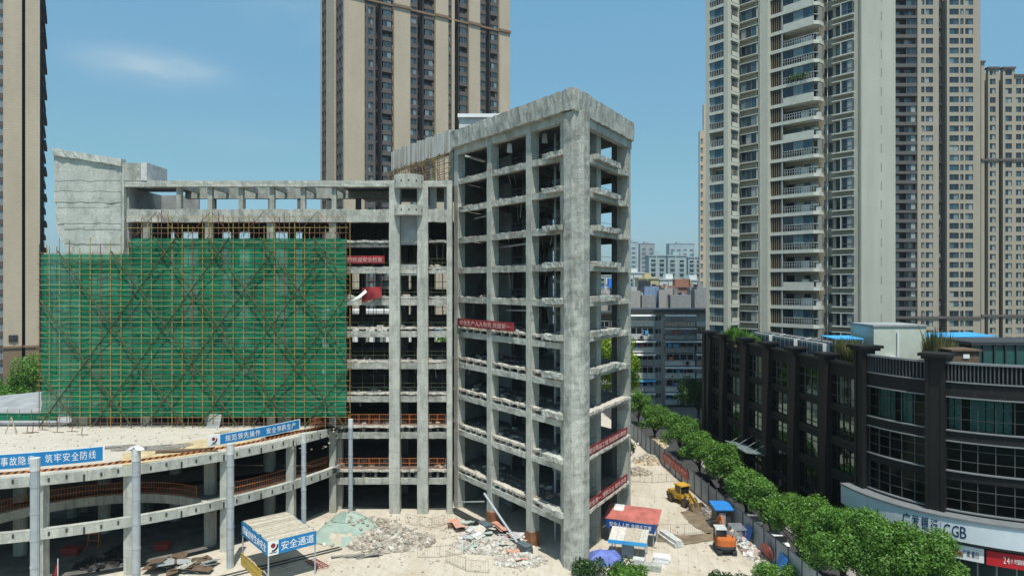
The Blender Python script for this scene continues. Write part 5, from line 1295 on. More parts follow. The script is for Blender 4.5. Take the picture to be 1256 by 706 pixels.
tag(m.build('ornamental_rock', CON_L), 'pale ornamental rock on the roof beside the glass pavilion', 'rock')

# --- old apartments in the shade of the cream tower, and the city beyond -----------------------------------
oa = thing('apartment_block', 'old grey seven storey apartment block with balconies beyond the street trees', 'building', (30,155,0))
Mf = frame((0,150,0),(1,0),(0,-1)); wins = []; w_ = MB(Mf); sl = []
XA, XB = (772-HX)*150/F, (905-HX)*150/F
w_.box(XA, XB, -10, -1.6, 0, 21.0); w_.build('wall', OLDW, oa); m = MB(Mf); m.box(XA-.4, XB+.4, -10.5, -.2, 20.6, 21.4); m.build('roof', DSTEEL, oa)
ra = random.Random(8); OLDG = plain('old_dark_render', (.22,.23,.235), .9, var=.3); OLDBR = plain('old_tan_tile', (.33,.27,.22), .9, var=.3); OLDP = plain('old_pale_tile', (.48,.50,.48), .9, var=.25)
for k in range(7):
    z = .6+2.86*k
    for bi, (a, b) in enumerate(((25.9,31.3),(33.7,40.2),(40.6,44.5))):
        m = MB(Mf); m.box(a, b, -1.55, .1*(bi%2)+.25*(ra.random() < .3), z-.12, z+.9+.2*ra.random()); bb_ = m.build('balcony', ra.choice((OLDW, OLDW, OLDG, OLDBR, OLDP)), oa)
        if ra.random() < .75:
            wins.append((Mf, a+.2, b-.2, z+1.05, z+2.5, -.15, 'four'))
        for rep in range(ra.choice((0,1,1,2,3))):
            x = ra.uniform(a+.3, b-1.2); m = MB(Mf); m.box(x, x+.85, .15, .5, z+.15, z+.75); m.build('air_conditioner', WHITE_D, bb_); 
            m = MB(Mf); m.tube((x+.42,.5,z+.45),(x+.42,.53,z+.45),.22,10); m.build('fan', DSTEEL, bb_)
        for rep in range(ra.randint(0,2)): x = ra.uniform(a+.2, b-1.4); m = MB(Mf); m.box(x, x+ra.uniform(.4,1.2), .12, .17, z+1.1, z+1.1+ra.uniform(.4,1.0)); m.build('laundry', ra.choice((WHITE_D, REDROOF, CYAN, OLDBR, TARP)), bb_)
        if ra.random() < .55: m = MB(Mf); m.hull([(a-.2,.1,z+2.45),(b+.2,.1,z+2.45),(b+.2,1.0,z+2.15),(a-.2,1.0,z+2.15)],[(a-.2,.1,z+2.5),(b+.2,.1,z+2.5),(b+.2,1.0,z+2.2),(a-.2,1.0,z+2.2)]); m.build('awning', CYAN if bi == 0 and k == 1 else WHITE_D if ra.random()<.5 else OLDW, oa)
    wins.append((Mf, 31.7, 33.2, z+1.0, z+2.2, -1.55, 'two')); wins.append((Mf, 45.2, 48, z+1.0, z+2.2, -1.55, 'two'))
emit_windows(oa, wins, ALU, GL_D)
ob = thing('apartment_block', 'old brown and grey block left of the grey apartment block, partly hidden', 'building', (22,160,0))
Mf = frame((0,157,0),(1,0),(0,-1)); wins = []; m = MB(Mf); m.box(17.5, 27.6, -9, -1.4, 0, 20.0); m.build('wall', plain('brown_render', (.24,.185,.15), .9, var=.2), ob); m = MB(Mf); m.box(17,28,-9.4,.3,20.0,20.5); m.build('roof', DSTEEL, ob)
for k in range(6):
    z = 1+3*k; m = MB(Mf); m.box(17.7,27.4,-1.38,.1,z,z+.95); m.build('balcony', OLDW if k%2 else BRICKRED, ob); wins.append((Mf,18,22.4,z+1,z+2.5,-.2,'four')); wins.append((Mf,22.8,27.2,z+1,z+2.5,-.2,'four'))
emit_windows(ob, wins, ALU, GL_D)
def block(label, px0, px1, Y, ytop, mat, depth=14, gl=GL_F, h=3.0, wmat=None, roof=None, ww=2.2, name='apartment_block', bal=None, ybase=None, extra=0):
    x0, x1 = (px0-HX)*Y/F, (px1-HX)*Y/F; zt = H-(ytop-HY)*Y/F
    t = thing(name, label, 'building', ((x0+x1)/2, Y+depth/2, 0)); m = MB(); m.box(x0, x1, Y, Y+depth, 0, zt); m.build('wall', mat, t)
    wv = MB(); g = MB(); k = int((zt-1)/h); nb = max(1, int((x1-x0)/(ww*1.75)))
    for i in range(nb):
        x = x0+(x1-x0)*(i+.5)/nb
        for j in range(k):
            z = .9+j*h
            if z < -5: continue
            g.box(x-ww/2, x+ww/2, Y-.06, Y-.02, z+.5, z+2.0)
            wv.box(x-ww/2-.15, x+ww/2+.15, Y-.5 if (i+1)%3 else Y-.15, Y-.07, z, z+.45)
        if i % 3 == 0: wv.box(x+ww*.68, x+ww*.8, Y-.7, Y-.02, 0, zt)
    tag(g.build('window_field', gl, t), kind='stuff'); wv.build('balcony_band', bal or mat, t)
    m = MB(); m.box(x0-.4, x1+.4, Y-.4, Y+depth+.4, zt, zt+.7); m.box((x0*2+x1)/3, (x0+x1*2)/3, Y+3, Y+depth-3, zt+.7, zt+3.0); m.build('roof', roof or mat, t); return t
jm = MB(); rj = random.Random(19)                    # the far jumble of low roofs and sheds, one mass of them
for i in range(150):
    Y = rj.uniform(172, 330); px = rj.uniform(700, 868); x = (px-HX)*Y/F; zt = H-(rj.uniform(351, 368)-HY)*Y/F; w = rj.uniform(1.5, 6)
    if zt < 4: continue
    jm.box(x-w/2, x+w/2, Y, Y+rj.uniform(2,7), 0, zt)
    if rj.random() < .5: jm.box(x-w*.3, x-w*.3+rj.uniform(.6,1.5), Y+1, Y+2, zt, zt+rj.uniform(.6,1.8))
tag(jm.build('distant_rooftops', islandmat('roof_jumble', [(0,(.20,.21,.22)),(.25,(.34,.33,.31)),(.45,(.27,.18,.14)),(.6,(.50,.51,.50)),(.78,(.12,.13,.14)),(.93,(.10,.22,.42))])), kind='stuff')
PB = plain('pale_blue_render', (.34,.42,.45), .8, var=.1, scale=.05); PW = plain('white_far_render', (.55,.58,.57), .8, var=.1, scale=.05)
PY = plain('yellow_far_render', (.50,.44,.26), .8, var=.1, scale=.05); PG = plain('grey_far_render', (.30,.33,.35), .8, var=.15, scale=.05); PO = plain('orange_brick_far', (.30,.165,.12), .85, var=.15, scale=.1)
PT = plain('teal_far_render', (.30,.38,.39), .8, var=.15, scale=.05)
block('pair of distant pale towers left of the gap, tallest on the skyline', 771, 783, 900, 297, PB, 20, ww=5, h=6, name='distant_tower')
block('distant grey tower touching the pale pair on the skyline', 785, 803, 920, 299, PG, 20, ww=4, h=6, name='distant_tower')
block('distant wide pale tower block right of the gap on the skyline', 821, 852, 950, 299, PB, 20, ww=4.5, h=6, name='distant_tower')
block('hazy grey tower low on the skyline behind the white slabs', 803, 818, 1000, 318, PG, 20, ww=4, h=6, name='distant_tower')
block('teal and white slab block with a white stair shaft, left of two', 796, 817, 420, 314, PT, 12, bal=PW, ww=2.6)
block('teal and white slab block with a white stair shaft, right of two', 819, 842, 430, 314, PT, 12, bal=PW, ww=2.6)
block('teal slab block against the cream tower edge', 844, 870, 440, 316, PT, 12, bal=PW, ww=2.4)
block('white low slab block under the skyline towers at left of the gap', 768, 790, 400, 335, PW, 12, bal=PT, ww=2.4)
block('yellow and white low block in the middle of the gap', 784, 808, 330, 342, PY, 12, bal=PW, ww=2.2)
block('white low block right of the yellow one', 809, 836, 340, 343, PW, 12, bal=PT, ww=2.2)
block('small white block beside the beige tower sliver', 838, 866, 350, 344, PW, 12, bal=PY, ww=2.2)
block('orange brick block above the grey apartment roof', 812, 868, 235, 352.5, PO, 10, gl=GL_D, ww=1.8, bal=PW)
block('grey penthouse row with balconies above the grey apartment roof', 776, 813, 195, 357, PG, 10, gl=GL_D, ww=2.4, bal=PW, roof=DSTEEL)
block('blue roofed grey block seen through the corner tower storeys', 735, 776, 210, 353, PG, 10, gl=GL_D, ww=2.2, bal=OLDW, roof=BLUESHEET)
block('white slab block seen through the corner tower openings', 700, 766, 360, 338, PW, 12, bal=PT, ww=2.4)
block('pale block seen through the upper openings of the corner tower', 640, 700, 380, 340, PW, 12, bal=PB, ww=2.4)
block('low grey block behind the central tan tower', 560, 640, 300, 352, PG, 12, ww=2.4)
block('grey street block behind the left tan tower', 40, 150, 260, 350, PG, 12, ww=2.4)
block('white block between the tan towers at far right', 1150, 1290, 300, 352, PW, 12, ww=2.4)
# prefabricated site sheds behind the main block, glimpsed through its floors
for i, (x0_, x1_, Y_, zt_, lab) in enumerate(((-36,-22.5,128,21.5,'white walk-up block behind the main block, left of the two glimpsed through its floors'),(-21.5,-8,134,17.5,'white walk-up block behind the main block, right of the two glimpsed through its floors'))):
    t = thing('walk_up_block', lab, 'building', ((x0_+x1_)/2,Y_,0)); m = MB(); m.box(x0_,x1_,Y_,Y_+9,0,zt_); m.build('wall', WHITE, t); m = MB(); m.box(x0_-.3,x1_+.3,Y_-.4,Y_+9.3,zt_,zt_+.5); m.build('roof', BLUESHEET if i else WHITE_D, t)
    Mw = frame((0,Y_,0),(1,0),(0,-1)); ww_ = []
    for k in range(int(zt_/3)):
        for q in range(4): a = x0_+.8+q*(x1_-x0_-1)/4; ww_.append((Mw, a, a+2.2, 3*k+1.0, 3*k+2.5, .06, 'two'))
    emit_windows(t, ww_, FRD, GL_B)
lw = thing('low_building', 'low building with a pale sloping roof left of the scaffold', 'building', (-72,92,0))
m = MB(); m.box(-84,-57,88,100,0,9.0); m.build('wall', GREY, lw); m = MB(); m.hull([(-84.5,87.2,9.0),(-56.5,87.2,9.0),(-56.5,101,11.5),(-84.5,101,9.2)],[(-84.5,87.2,9.3),(-56.5,87.2,9.3),(-56.5,101,12.4),(-84.5,101,9.6)]); m.build('roof', plain('pale_sheet_roof', (.30,.32,.33), .7, var=.25, scale=.5), lw)
m = MB(); m.box(-84.4,-56.6,86.9,87.15,7.6,8.2); m.build('white_band', WHITE_D, lw)
gn = thing('net_fence', 'low green netting along the podium roof edge at far left', 'fence', (-60,83,10.3))
m = MB(); m.box(-66,-55.6,83.5,83.55,10.3,11.2); m.build('netting', NET, gn); m = MB()
for i in range(8): m.tube((-66+i*1.45,83.4,10.3),(-66+i*1.45,83.4,11.7),.04,5)
m.tube((-66,83.4,11.4),(-55.6,83.4,11.4),.03,5); m.build('pole', YPOLE, gn)
# ------------------------------------------------------------------ hoarding along the street
fn = thing('hoarding', 'long grey metal hoarding between the building site and the street trees', 'fence', (FX(80), 80, 0))
ys_ = [48+2.5*i for i in range(32)]
for i, y in enumerate(ys_):
    x = FX(y); m = MB(); m.box(x-.08, x+.08, y-.08, y+.08, 0, 2.75+.03*(i%3)); m.build('post', FENCE_P, fn)
    if i:
        y0 = ys_[i-1]+.08; m = MB(); k = 7
        lean = .05*noise.noise(Vector((i*.9,0,0))); dz = .05*noise.noise(Vector((i*.7,4,0)))
        vs = []
        for j in range(k*2+1):
            yy = y0+(y-.08-y0)*j/(k*2); xx = FX(yy)+(.03 if j%2 else -.01); vs += [(xx,yy,.05),(xx+lean,yy,2.6+dz)]
        m.add(vs, [(2*j,2*j+2,2*j+3,2*j+1) for j in range(k*2)]); m.add([(v[0]+.03,v[1],v[2]) for v in vs], [(2*j,2*j+1,2*j+3,2*j+2) for j in range(k*2)])
        m.build('panel', FENCE, fn)
m = MB(); m.bar((FX(48)-.06,48,2.62),(FX(125)-.06,125.5,2.62),.06,.09); m.bar((FX(48)+.1,48,1.3),(FX(125)+.1,125.5,1.3),.05,.08); m.build('rail', FENCE_P, fn)
banner('red banner with pale characters hung on the hoarding behind the yellow loader', 'banner', (FX(101)-.16,101), (FX(90)-.16,90), 1.0, 2.2, plain('hoarding_banner', (.48,.09,.05), .7, var=.2), '文明施工 安全生产', PALE)
# ------------------------------------------------------------------ vehicles
BKT = plain('muddy_bucket', (.16,.12,.08), .7, .2, .3, .4, 2)
def wheel(parent, c, r, w, n='wheel'):
    c = Vector(c); m = MB(); K = 20
    prof = [(-w/2,r*.72),(-w/2,r*.93),(-w*.36,r),(w*.36,r),(w/2,r*.93),(w/2,r*.72)]
    vs = []
    for i in range(K):
        a = 2*math.pi*i/K; bump = 1+.025*(i%2)
        vs += [(c.x+rr*bump*math.cos(a) if rr > r*.95 else c.x+rr*math.cos(a), c.y+yy, c.z+(rr*bump if rr > r*.95 else rr)*math.sin(a)) for yy, rr in prof]
    m.add(vs, [(i*6+j, i*6+j+1, ((i+1)%K)*6+j+1, ((i+1)%K)*6+j) for i in range(K) for j in range(5)]); wh = m.build(n, BLACK, parent)
    m = MB(); m.tube((c.x,c.y-w*.4,c.z),(c.x,c.y+w*.4,c.z), r*.72, 16); m.tube((c.x,c.y-w*.47,c.z),(c.x,c.y+w*.47,c.z), r*.3, 10); m.build('rim', BKT, wh)
def boxed(mb, prof, y0, y1): return mb.hull([(x,y0,z) for x,z in prof], [(x,y1,z) for x,z in prof])
CABG = plain('cab_glass', (.015,.022,.026), .08, 0, .6)
ldr = thing('wheel_loader', 'yellow wheel loader with muddy bucket parked by the hoarding', 'loader', (0,0,0))
m = MB(); boxed(m, [(-3.0,.85),(-3.05,1.35),(-2.9,1.75),(-1.0,1.85),(-1.0,.75),(-2.7,.7)], -.8, .8); boxed(m, [(-1.0,.75),(-1.0,1.3),(.2,1.3),(.5,.75)], -.7,.7); m.build('body', YELLOW, ldr)
m = MB(); boxed(m, [(-3.2,.7),(-3.2,1.3),(-2.95,1.3),(-2.95,.7)], -.85, .85); m.build('counterweight', DSTEEL, ldr)
m = MB()
for y in (-.78,.70): 
    for x0, x1 in ((-1.35,-1.25),(-.1,0)): boxed(m, [(x0,1.3),(x0+.05,2.75),(x1+.05,2.75),(x1,1.3)], y, y+.08)
m.box(-1.35,.05,-.78,.78,1.25,1.6); c_ = m.build('cab', YELLOW, ldr)
m = MB(); m.box(-1.28,0.0,-.72,.72,1.6,2.72); m.build('glass', CABG, c_); m = MB(); boxed(m, [(-1.5,2.75),(-1.45,2.92),(.12,2.92),(.2,2.75)], -.85,.85); m.build('cab_roof', YELLOW, c_)
m = MB(); boxed(m, [(.2,.6),(.2,1.35),(1.2,1.3),(1.5,.6)], -.45,.45); m.build('front_frame', YELLOW, ldr)
for y in (-.5,.38): m = MB(); boxed(m, [(.35,1.75),(.6,1.95),(2.4,.75),(2.5,.35),(2.3,.35),(2.1,.7),(.5,1.5)], y, y+.12); m.build('lift_arm', YELLOW, ldr)
m = MB(); m.tube((.6,-.05,1.2),(1.5,-.05,1.65),.07,8); m.bar((1.3,-.05,1.75),(2.4,-.05,.75),.12,.14); m.build('tilt_linkage', DSTEEL, ldr)
m = MB(); pr = [(2.3,.95),(2.3,.25),(2.6,.1),(3.5,.08),(3.5,.14),(2.65,.2),(2.4,.35),(2.4,.95)]; boxed(m, pr, -1.15, 1.15)
for y in (-1.17,1.12): boxed(m, [(2.3,.95),(2.3,.25),(2.6,.1),(3.45,.08),(2.75,.8)], y, y+.05)
m.build('bucket', BKT, ldr)
for x in (-2.1,.95):
    for y in (-.85,.85): wheel(ldr, (x,y,.64), .66, .42)
for y in (-.6,.5): m = MB(); m.tube((1.2,y,1.35),(1.28,y,1.35),.1,10); m.build('headlight', WHITE, ldr)
m = MB(); m.tube((-2.3,.3,1.8),(-2.3,.3,2.3),.06,8); m.build('exhaust', DSTEEL, ldr)
p = G(843,619); ldr.scale = (.84,.84,.84); ldr.location = (p.x-.3, p.y, 0); ldr.rotation_euler = (0,0,math.atan2(-4.2,1.9))
exc = thing('excavator', 'orange mini excavator seen from behind with its boom lowered', 'excavator', (0,0,0))
for y in (-.72,.72):
    m = MB(); boxed(m, [(-1.2,.28),(-1.05,.06),(-.8,0),(.9,0),(1.15,.08),(1.3,.3),(1.15,.5),(.9,.56),(-.8,.56),(-1.08,.48)], y-.2, y+.2); tk = m.build('track', BLACK, exc)
    m = MB()
    for i in range(14): m.box(-1.15+.17*i, -1.08+.17*i, y-.21, y+.21, -.0, .58)
    m.build('track_shoes', DSTEEL, tk)
m = MB(); m.box(-.7,.8,-.55,.55,.25,.5); m.tube((0,0,.5),(0,0,.72),.5,18); m.build('undercarriage', DSTEEL, exc)
m = MB(); K = 14; lo, hi = [], []
pl = [(1.0,-.9),(1.0,.9)]+[(-.55-.75*math.sin(math.pi*i/K)**.6, .95*math.cos(math.pi*i/K)) for i in range(K+1)]
m.prism(pl, .72, .98); m.build('deck', DSTEEL, exc)
m = MB(); cw = [(-.45-.8*math.sin(math.pi*i/K)**.55, .97*math.cos(math.pi*i/K)) for i in range(K+1)]
m.hull([(x,y,.95) for x,y in cw], [(x*.96,y*.98,1.55) for x,y in cw]); m.hull([(x*.96,y*.98,1.55) for x,y in cw], [(x*.86-.03,y*.9,1.72) for x,y in cw]); m.build('counterweight', OMACH, exc, smooth=False)
m = MB(); boxed(m, [(-.6,.98),(-.6,1.6),(.7,1.5),(.95,.98)], -.95, -.2); m.build('engine_cover', OMACH, exc)
m = MB()
for x,y in ((-.5,.92),(.75,.92),(-.5,-.02),(.75,-.02)): m.box(x-.04,x+.04,y-.04,y+.04,.98,2.42)
c_ = m.build('cab', DSTEEL, exc); m = MB(); m.box(-.48,.73,0,.9,1.35,2.4); m.build('glass', CABG, c_); m = MB(); m.box(-.5,.75,-.02,.92,.98,1.35); m.build('door_panel', OMACH, c_); m = MB(); boxed(m, [(-.58,2.42),(-.52,2.52),(.75,2.52),(.84,2.42)], -.08,.98); m.build('cab_roof', plain('cab_roof_grey', (.5,.51,.5), .6), c_)
m = MB(); boxed(m, [(.7,1.0),(.75,1.35),(2.2,2.75),(2.7,2.85),(3.9,2.0),(3.85,1.75),(2.65,2.45),(2.35,2.4),(1.05,1.0)], -.35,-.13); m.build('boom', OMACH, exc)
m = MB(); boxed(m, [(3.7,2.25),(4.0,2.2),(3.35,.65),(3.2,.7)], -.33,-.15); m.build('stick', OMACH, exc)
m = MB(); m.tube((1.1,-.24,1.15),(2.1,-.24,2.2),.07,8); m.tube((2.3,-.24,2.9),(3.7,-.24,2.4),.06,8); m.build('hydraulic_cylinder', STEEL, exc)
m = MB(); boxed(m, [(3.1,.75),(3.45,.75),(3.75,.3),(3.5,.02),(3.1,.0),(2.9,.25)], -.55,.07); m.build('bucket', BKT, exc)
m = MB(); m.tube((-.7,-.6,1.6),(-.7,-.6,1.95),.05,8); m.build('exhaust', DSTEEL, exc)
p = G(894,683); exc.location = (p.x, p.y+1.3, 0); exc.rotation_euler = (0,0,R(86))
# cars half hidden behind the hoarding
def car(label, loc, rot, mat):
    t = thing('parked_car', label, 'car', (0,0,0), 'cars parked along the hoarding')
    m = MB(); boxed(m, [(-2.2,.35),(-2.25,.75),(-1.9,.95),(1.0,.95),(2.05,.8),(2.2,.5),(2.15,.3),(-2.1,.28)], -.86,.86); m.build('body', mat, t)
    m = MB(); m.hull([(-1.75,-.8,.95),(1.05,-.8,.95),(1.05,.8,.95),(-1.75,.8,.95)], [(-1.2,-.62,1.45),(.25,-.62,1.47),(.25,.62,1.47),(-1.2,.62,1.45)]); g = m.build('cabin', CABG, t)
    m = MB(); m.hull([(-1.25,-.63,1.44),(.3,-.63,1.45),(.3,.63,1.45),(-1.25,.63,1.44)], [(-1.1,-.55,1.5),(.1,-.55,1.51),(.1,.55,1.51),(-1.1,.55,1.5)]); m.build('roof', mat, t)
    for x in (-1.35,1.4):
        for y in (-.8,.8): 
            m = MB(); m.tube((x,y-.1,.32),(x,y+.1,.32),.32,16); w = m.build('wheel', BLACK, t); m = MB(); m.tube((x,y-.115,.32),(x,y+.115,.32),.2,12); m.build('rim', STEEL, w)
    for y in (-.65,.65): m = MB(); m.box(2.06,2.19,y-.16,y+.16,.55,.7); m.build('headlight', WHITE, t)
    t.location = loc; t.rotation_euler = (0,0,rot); return t
CARW = plain('car_white', (.72,.73,.73), .25, 0, .5, .03); CARS = plain('car_silver', (.4,.42,.44), .25, .5, .5, .03); CARD = plain('car_dark', (.03,.035,.05), .2, 0, .5, .03)
for y, mt_, lb in ((57.5,CARW,'white car parked under the big trees near the bank'), (70.5,CARW,'white car showing between tree crowns behind the blue guard booth'), (76.5,CARS,'silver car parked behind the hoarding near the loader'), (90,CARD,'dark car parked farthest along the hoarding')):
    car(lb, (FX(y)+1.9, y, .004), R(94.6), mt_)
# ------------------------------------------------------------------ street trees
tg = 'street trees along the hoarding'; LEAF2 = leafmat('fresh_tree_leaf', [(0, (.045,.12,.016)), (.5, (.095,.23,.03)), (1, (.18,.35,.05))])
for i, (px, py, rad, zc, lab, n) in enumerate(((783,494,2.5,4.4,'farthest street tree in the row, at the old apartment block',3500),(803,513,2.4,4.2,'street tree second from the far end of the row',4000),(834,527,2.7,4.4,'street tree above the red hoarding banner',4500),(858,551,2.4,4.2,'street tree right behind the yellow loader',5000),(884,566,2.5,4.3,'street tree in front of the glass awning',5500),(912,598,2.2,4.0,'street tree beside the small blue guard booth',6500),(943,616,2.4,4.3,'street tree behind the orange excavator',7000),(983,640,2.6,4.6,'street tree left of the big pair by the bank',8500),(1033,662,3.0,5.2,'large street tree below the left end of the bank sign',11000),(1082,672,3.0,5.6,'large street tree covering the bank sign characters',11000),(1126,690,2.9,5.2,'large street tree nearest the red bank sign',11000))):
    Y = (H-zc)*F/(py-HY); x = (px-HX)*Y/F; hgt = zc+rad*.95
    if i < 8: x = max(x, FX(Y)+2.0)
    tree('street_tree', lab, (x, Y, 0), hgt, rad*(1.0+.06*(i%3)), (LEAF, LEAF2, LEAF)[i%3], int(n*2.0), .105 if i > 5 else .13, 20+i*3, tg, low=.26, lobes_n=(18,26,21)[i%3])
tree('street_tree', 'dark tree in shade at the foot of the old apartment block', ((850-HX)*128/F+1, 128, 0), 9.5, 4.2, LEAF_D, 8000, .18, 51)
tree('yellow_green_tree', 'bright yellow green tree showing through and beside the corner tower', (15.4, 104, 0), 19.5, 4.6, LEAF_Y, 14000, .17, 52, low=.5)
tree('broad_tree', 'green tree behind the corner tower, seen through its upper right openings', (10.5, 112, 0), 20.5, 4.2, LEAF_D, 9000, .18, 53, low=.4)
tree('broad_tree', 'green tree behind the main block seen through its end bay', (-9.5, 128, 0), 22, 5.5, LEAF, 9000, .2, 54, low=.4)
tree('broad_tree', 'round green tree left of the scaffold under the tan tower', (-83, 118, 0), 14.5, 5.0, LEAF, 12000, .18, 55, low=.3)
tree('broad_tree', 'green tree at the left edge beside the pale sloping roof', (-92, 122, 0), 10.5, 4.5, LEAF, 8000, .18, 56, low=.3)
tree('broad_tree', 'low green tree at the site road end beyond the right face', (14.2, 95, 0), 6.5, 2.6, LEAF_D, 3500, .2, 57)
for i, (px, py, Y, rad, hh, lab) in enumerate(((735,690,63.5,2.6,1.7,'wide leafy shrub in front of the corner column foot'),(770,697,62.5,1.8,1.3,'small leafy shrub right of the column foot shrub'),(895,699,60.5,1.5,1.5,'shrub at the bottom edge beside the excavator'),(950,697,62,1.6,1.7,'shrub at the hoarding foot at the bottom edge'))):
    x = (px-HX)*Y/F; t = thing('shrub', lab, 'shrub', (x,Y,0), 'shrubs along the bottom edge of the site')
    rr = random.Random(60+i); lob = [(x+rr.uniform(-rad,rad), Y+rr.uniform(-.8,.8), hh*rr.uniform(.25,.62), rr.uniform(.45,.8)) for _ in range(14)]
    q, n = leaves(lob, 2600, .11, 60+i); leaf_object('foliage', LEAF if i%2 else LEAF_D, q, n, t)
    m = MB()
    for l in lob: m.tube((x+(l[0]-x)*.4,Y,-.05), l[:3], .03, 4)
    m.build('stem', BARK, t)
# ------------------------------------------------------------------ timber-roofed safety passage
pas = thing('safety_canopy', 'timber roofed passage canopy with blue safety signs and a logo', 'canopy', (-21.7,60.65,0))
cf = Vector((-21.7,60.65)); cu_ = Vector((.775,.632)); cw_ = Vector((-.64,.768)); LU, LWd = 4.5, 6.9; ZR = 4.0
def CP(a, b, z): p = cf+cu_*a+cw_*b; return Vector((p.x,p.y,z))
for a, b in ((.08,.08),(LU-.08,.08),(LU-.08,LWd-.08),(.08,LWd-.08)): m = MB(); m.tube(CP(a,b,0), CP(a,b,ZR-.05), .07, 8); m.build('post', STEEL, pas)
m = MB(); k = 26; rr = random.Random(2)
for i in range(k):
    b0 = LWd*i/k; b1 = LWd*(i+1)/k-.02; j = rr.uniform(-.08,.08); z = ZR+.02+rr.uniform(0,.05)
    m.hull([CP(.1+j,b0,z),CP(LU-.1+j,b0,z),CP(LU-.1+j,b1,z),CP(.1+j,b1,z)],[CP(.1+j,b0,z+.05),CP(LU-.1+j,b0,z+.05),CP(LU-.1+j,b1,z+.05),CP(.1+j,b1,z+.05)])
m.build('plank_roof', islandmat('passage_planks', [(0,(.44,.38,.27)),(.35,(.52,.46,.34)),(.7,(.36,.31,.22)),(.9,(.56,.51,.40))]), pas)
m = MB()
for b in (.1,LWd*.5,LWd-.1): m.bar(CP(0,b,ZR-.06),CP(LU,b,ZR-.06),.1,.12)
m.build('roof_joist', STEEL, pas)
m = MB(); m.bar(CP(.55,.0,ZR-.55),CP(LU,.0,ZR-.55),.06,1.25); s_ = m.build('front_sign', BLUE, pas)
m = MB(); m.bar(CP(0,.0,ZR-.55),CP(.95,.0,ZR-.55),.065,1.26); m.build('logo_panel', WHITE, pas)
logo_at(pas, CP(.48,-.04,ZR-.5), (cu_.x,cu_.y,0), (0,0,1), 1.05)
c = CP(.95+(LU-.95)/2,-.045,ZR-.53); text('安全通道', c, (cu_.x,cu_.y,0), (0,0,1), (LU-.95)*.86, .78, WHITE, s_)
m = MB(); m.bar(CP(.0,.03,ZR-.55),CP(.0,LWd,ZR-.55),.06,1.25); s_ = m.build('side_sign', BLUE, pas)
text('保证自身生命安全', CP(-.045,LWd/2,ZR-.55), (-cw_.x,-cw_.y,0), (0,0,1), LWd*.9, .75, WHITE, s_)
m = MB(); m.bar(CP(LU,.03,ZR-.3),CP(LU,LWd,ZR-.3),.05,.7); m.bar(CP(0,LWd,ZR-.3),CP(LU,LWd,ZR-.3),.05,.7); m.build('rear_board', BLUE, pas)
yb = thing('barrier', 'yellow mesh barrier beside the canopy posts', 'barrier', CP(-.3,3,0))
m = MB(); a, b = CP(-.15,1.2,0), CP(-.15,6.6,0)
for z in (.15,.65,1.2): m.tube(a+Vector((0,0,z)), b+Vector((0,0,z)), .035, 5)
for i in range(28): p = a+(b-a)*i/27; m.tube(p, p+Vector((0,0,1.2)), .018 if i%9 else .04, 4)
m.build('frame', YELLOW, yb); m = MB(); m.bar(a+Vector((0,0,.65)), b+Vector((0,0,.65)), .01, .95); m.build('mesh_panel', plain('yellow_mesh', (.38,.33,.10), .7), yb)
rbm = thing('barrier', 'fallen red and white barrier frame at the canopy front', 'barrier', CP(LU+.7,.2,0))
m = MB(); p, q = CP(LU+.3,3.3,.1), CP(LU+.5,.6,.2)
for o in (0,.5,1.0): v = Vector((cu_.x*o,cu_.y*o,.05)); m.tube(p+v, q+v, .045, 6)
for i in range(6): s = p+(q-p)*i/5; m.tube(s, s+Vector((cu_.x,cu_.y,.05)), .04, 6)
m.build('frame', RED, rbm)
# ------------------------------------------------------------------ red-roofed booth and lower lean-to
bo = thing('site_booth', 'site booth with a faded red sheet roof and a blue safety sign', 'booth', (12.5,70,0))
k_ = 4.75
for x in (.1,k_-.1):
    for y in (0,-1.8): m = MB(frame((10.15,71.6,0), (.93,-.37), (-.37,-.93))); m.tube((x,y,0),(x,y,2.65 if y == 0 else 3.2),.06,6); m.build('post', STEEL, bo)
Mb = frame((10.15,71.6,0), (.93,-.37), (-.37,-.93))
m = MB(Mb)
for i in range(5):
    x0_, x1_ = -.4+i*1.12, -.4+(i+1)*1.12-.02; dz = .02*(i%2); m.hull([(x0_,.5,2.55+dz),(x1_,.5,2.55+dz),(x1_,-2.1,3.3+dz),(x0_,-2.1,3.3+dz)],[(x0_,.5,2.6+dz),(x1_,.5,2.6+dz),(x1_,-2.1,3.35+dz),(x0_,-2.1,3.35+dz)])
m.build('roof', REDROOF, bo); m = MB(Mb); m.hull([(.3,-1.0,2.99),(1.3,-1.0,2.99),(1.3,-2.0,3.28),(.1,-2.0,3.28)],[(.3,-1.0,3.07),(1.3,-1.0,3.07),(1.3,-2.0,3.42),(.1,-2.0,3.42)]); m.build('roof_board', WHITE_D, bo)
m = MB(Mb); m.box(-.15,k_+.1,.42,.48,1.6,2.5); s_ = m.build('sign', BLUE2, bo); text('安全人人抓 幸福千万家', Mb@Vector((k_/2,.50,2.08)), (.93,-.37,0), (0,0,1), k_*.92, .5, WHITE, s_)
m = MB(Mb); m.box(k_+.05,k_+.1,-1.8,.45,1.7,2.6); m.build('side_sign', BLUE2, bo)
le = thing('lean_to', 'lower lean-to with patchwork board roof and blue edge below the red booth', 'shelter', (11.5,67.5,0))
Ml = frame((9.75,67.6,0), (.95,-.30), (-.30,-.95)); 
for x in (.2,3.4):
    for y in (.1,-1.6): m = MB(Ml); m.tube((x,y,0),(x,y,1.85 if y > 0 else 2.3),.05,6); m.build('post', STEEL, le)
m = MB(Ml); rr = random.Random(9)
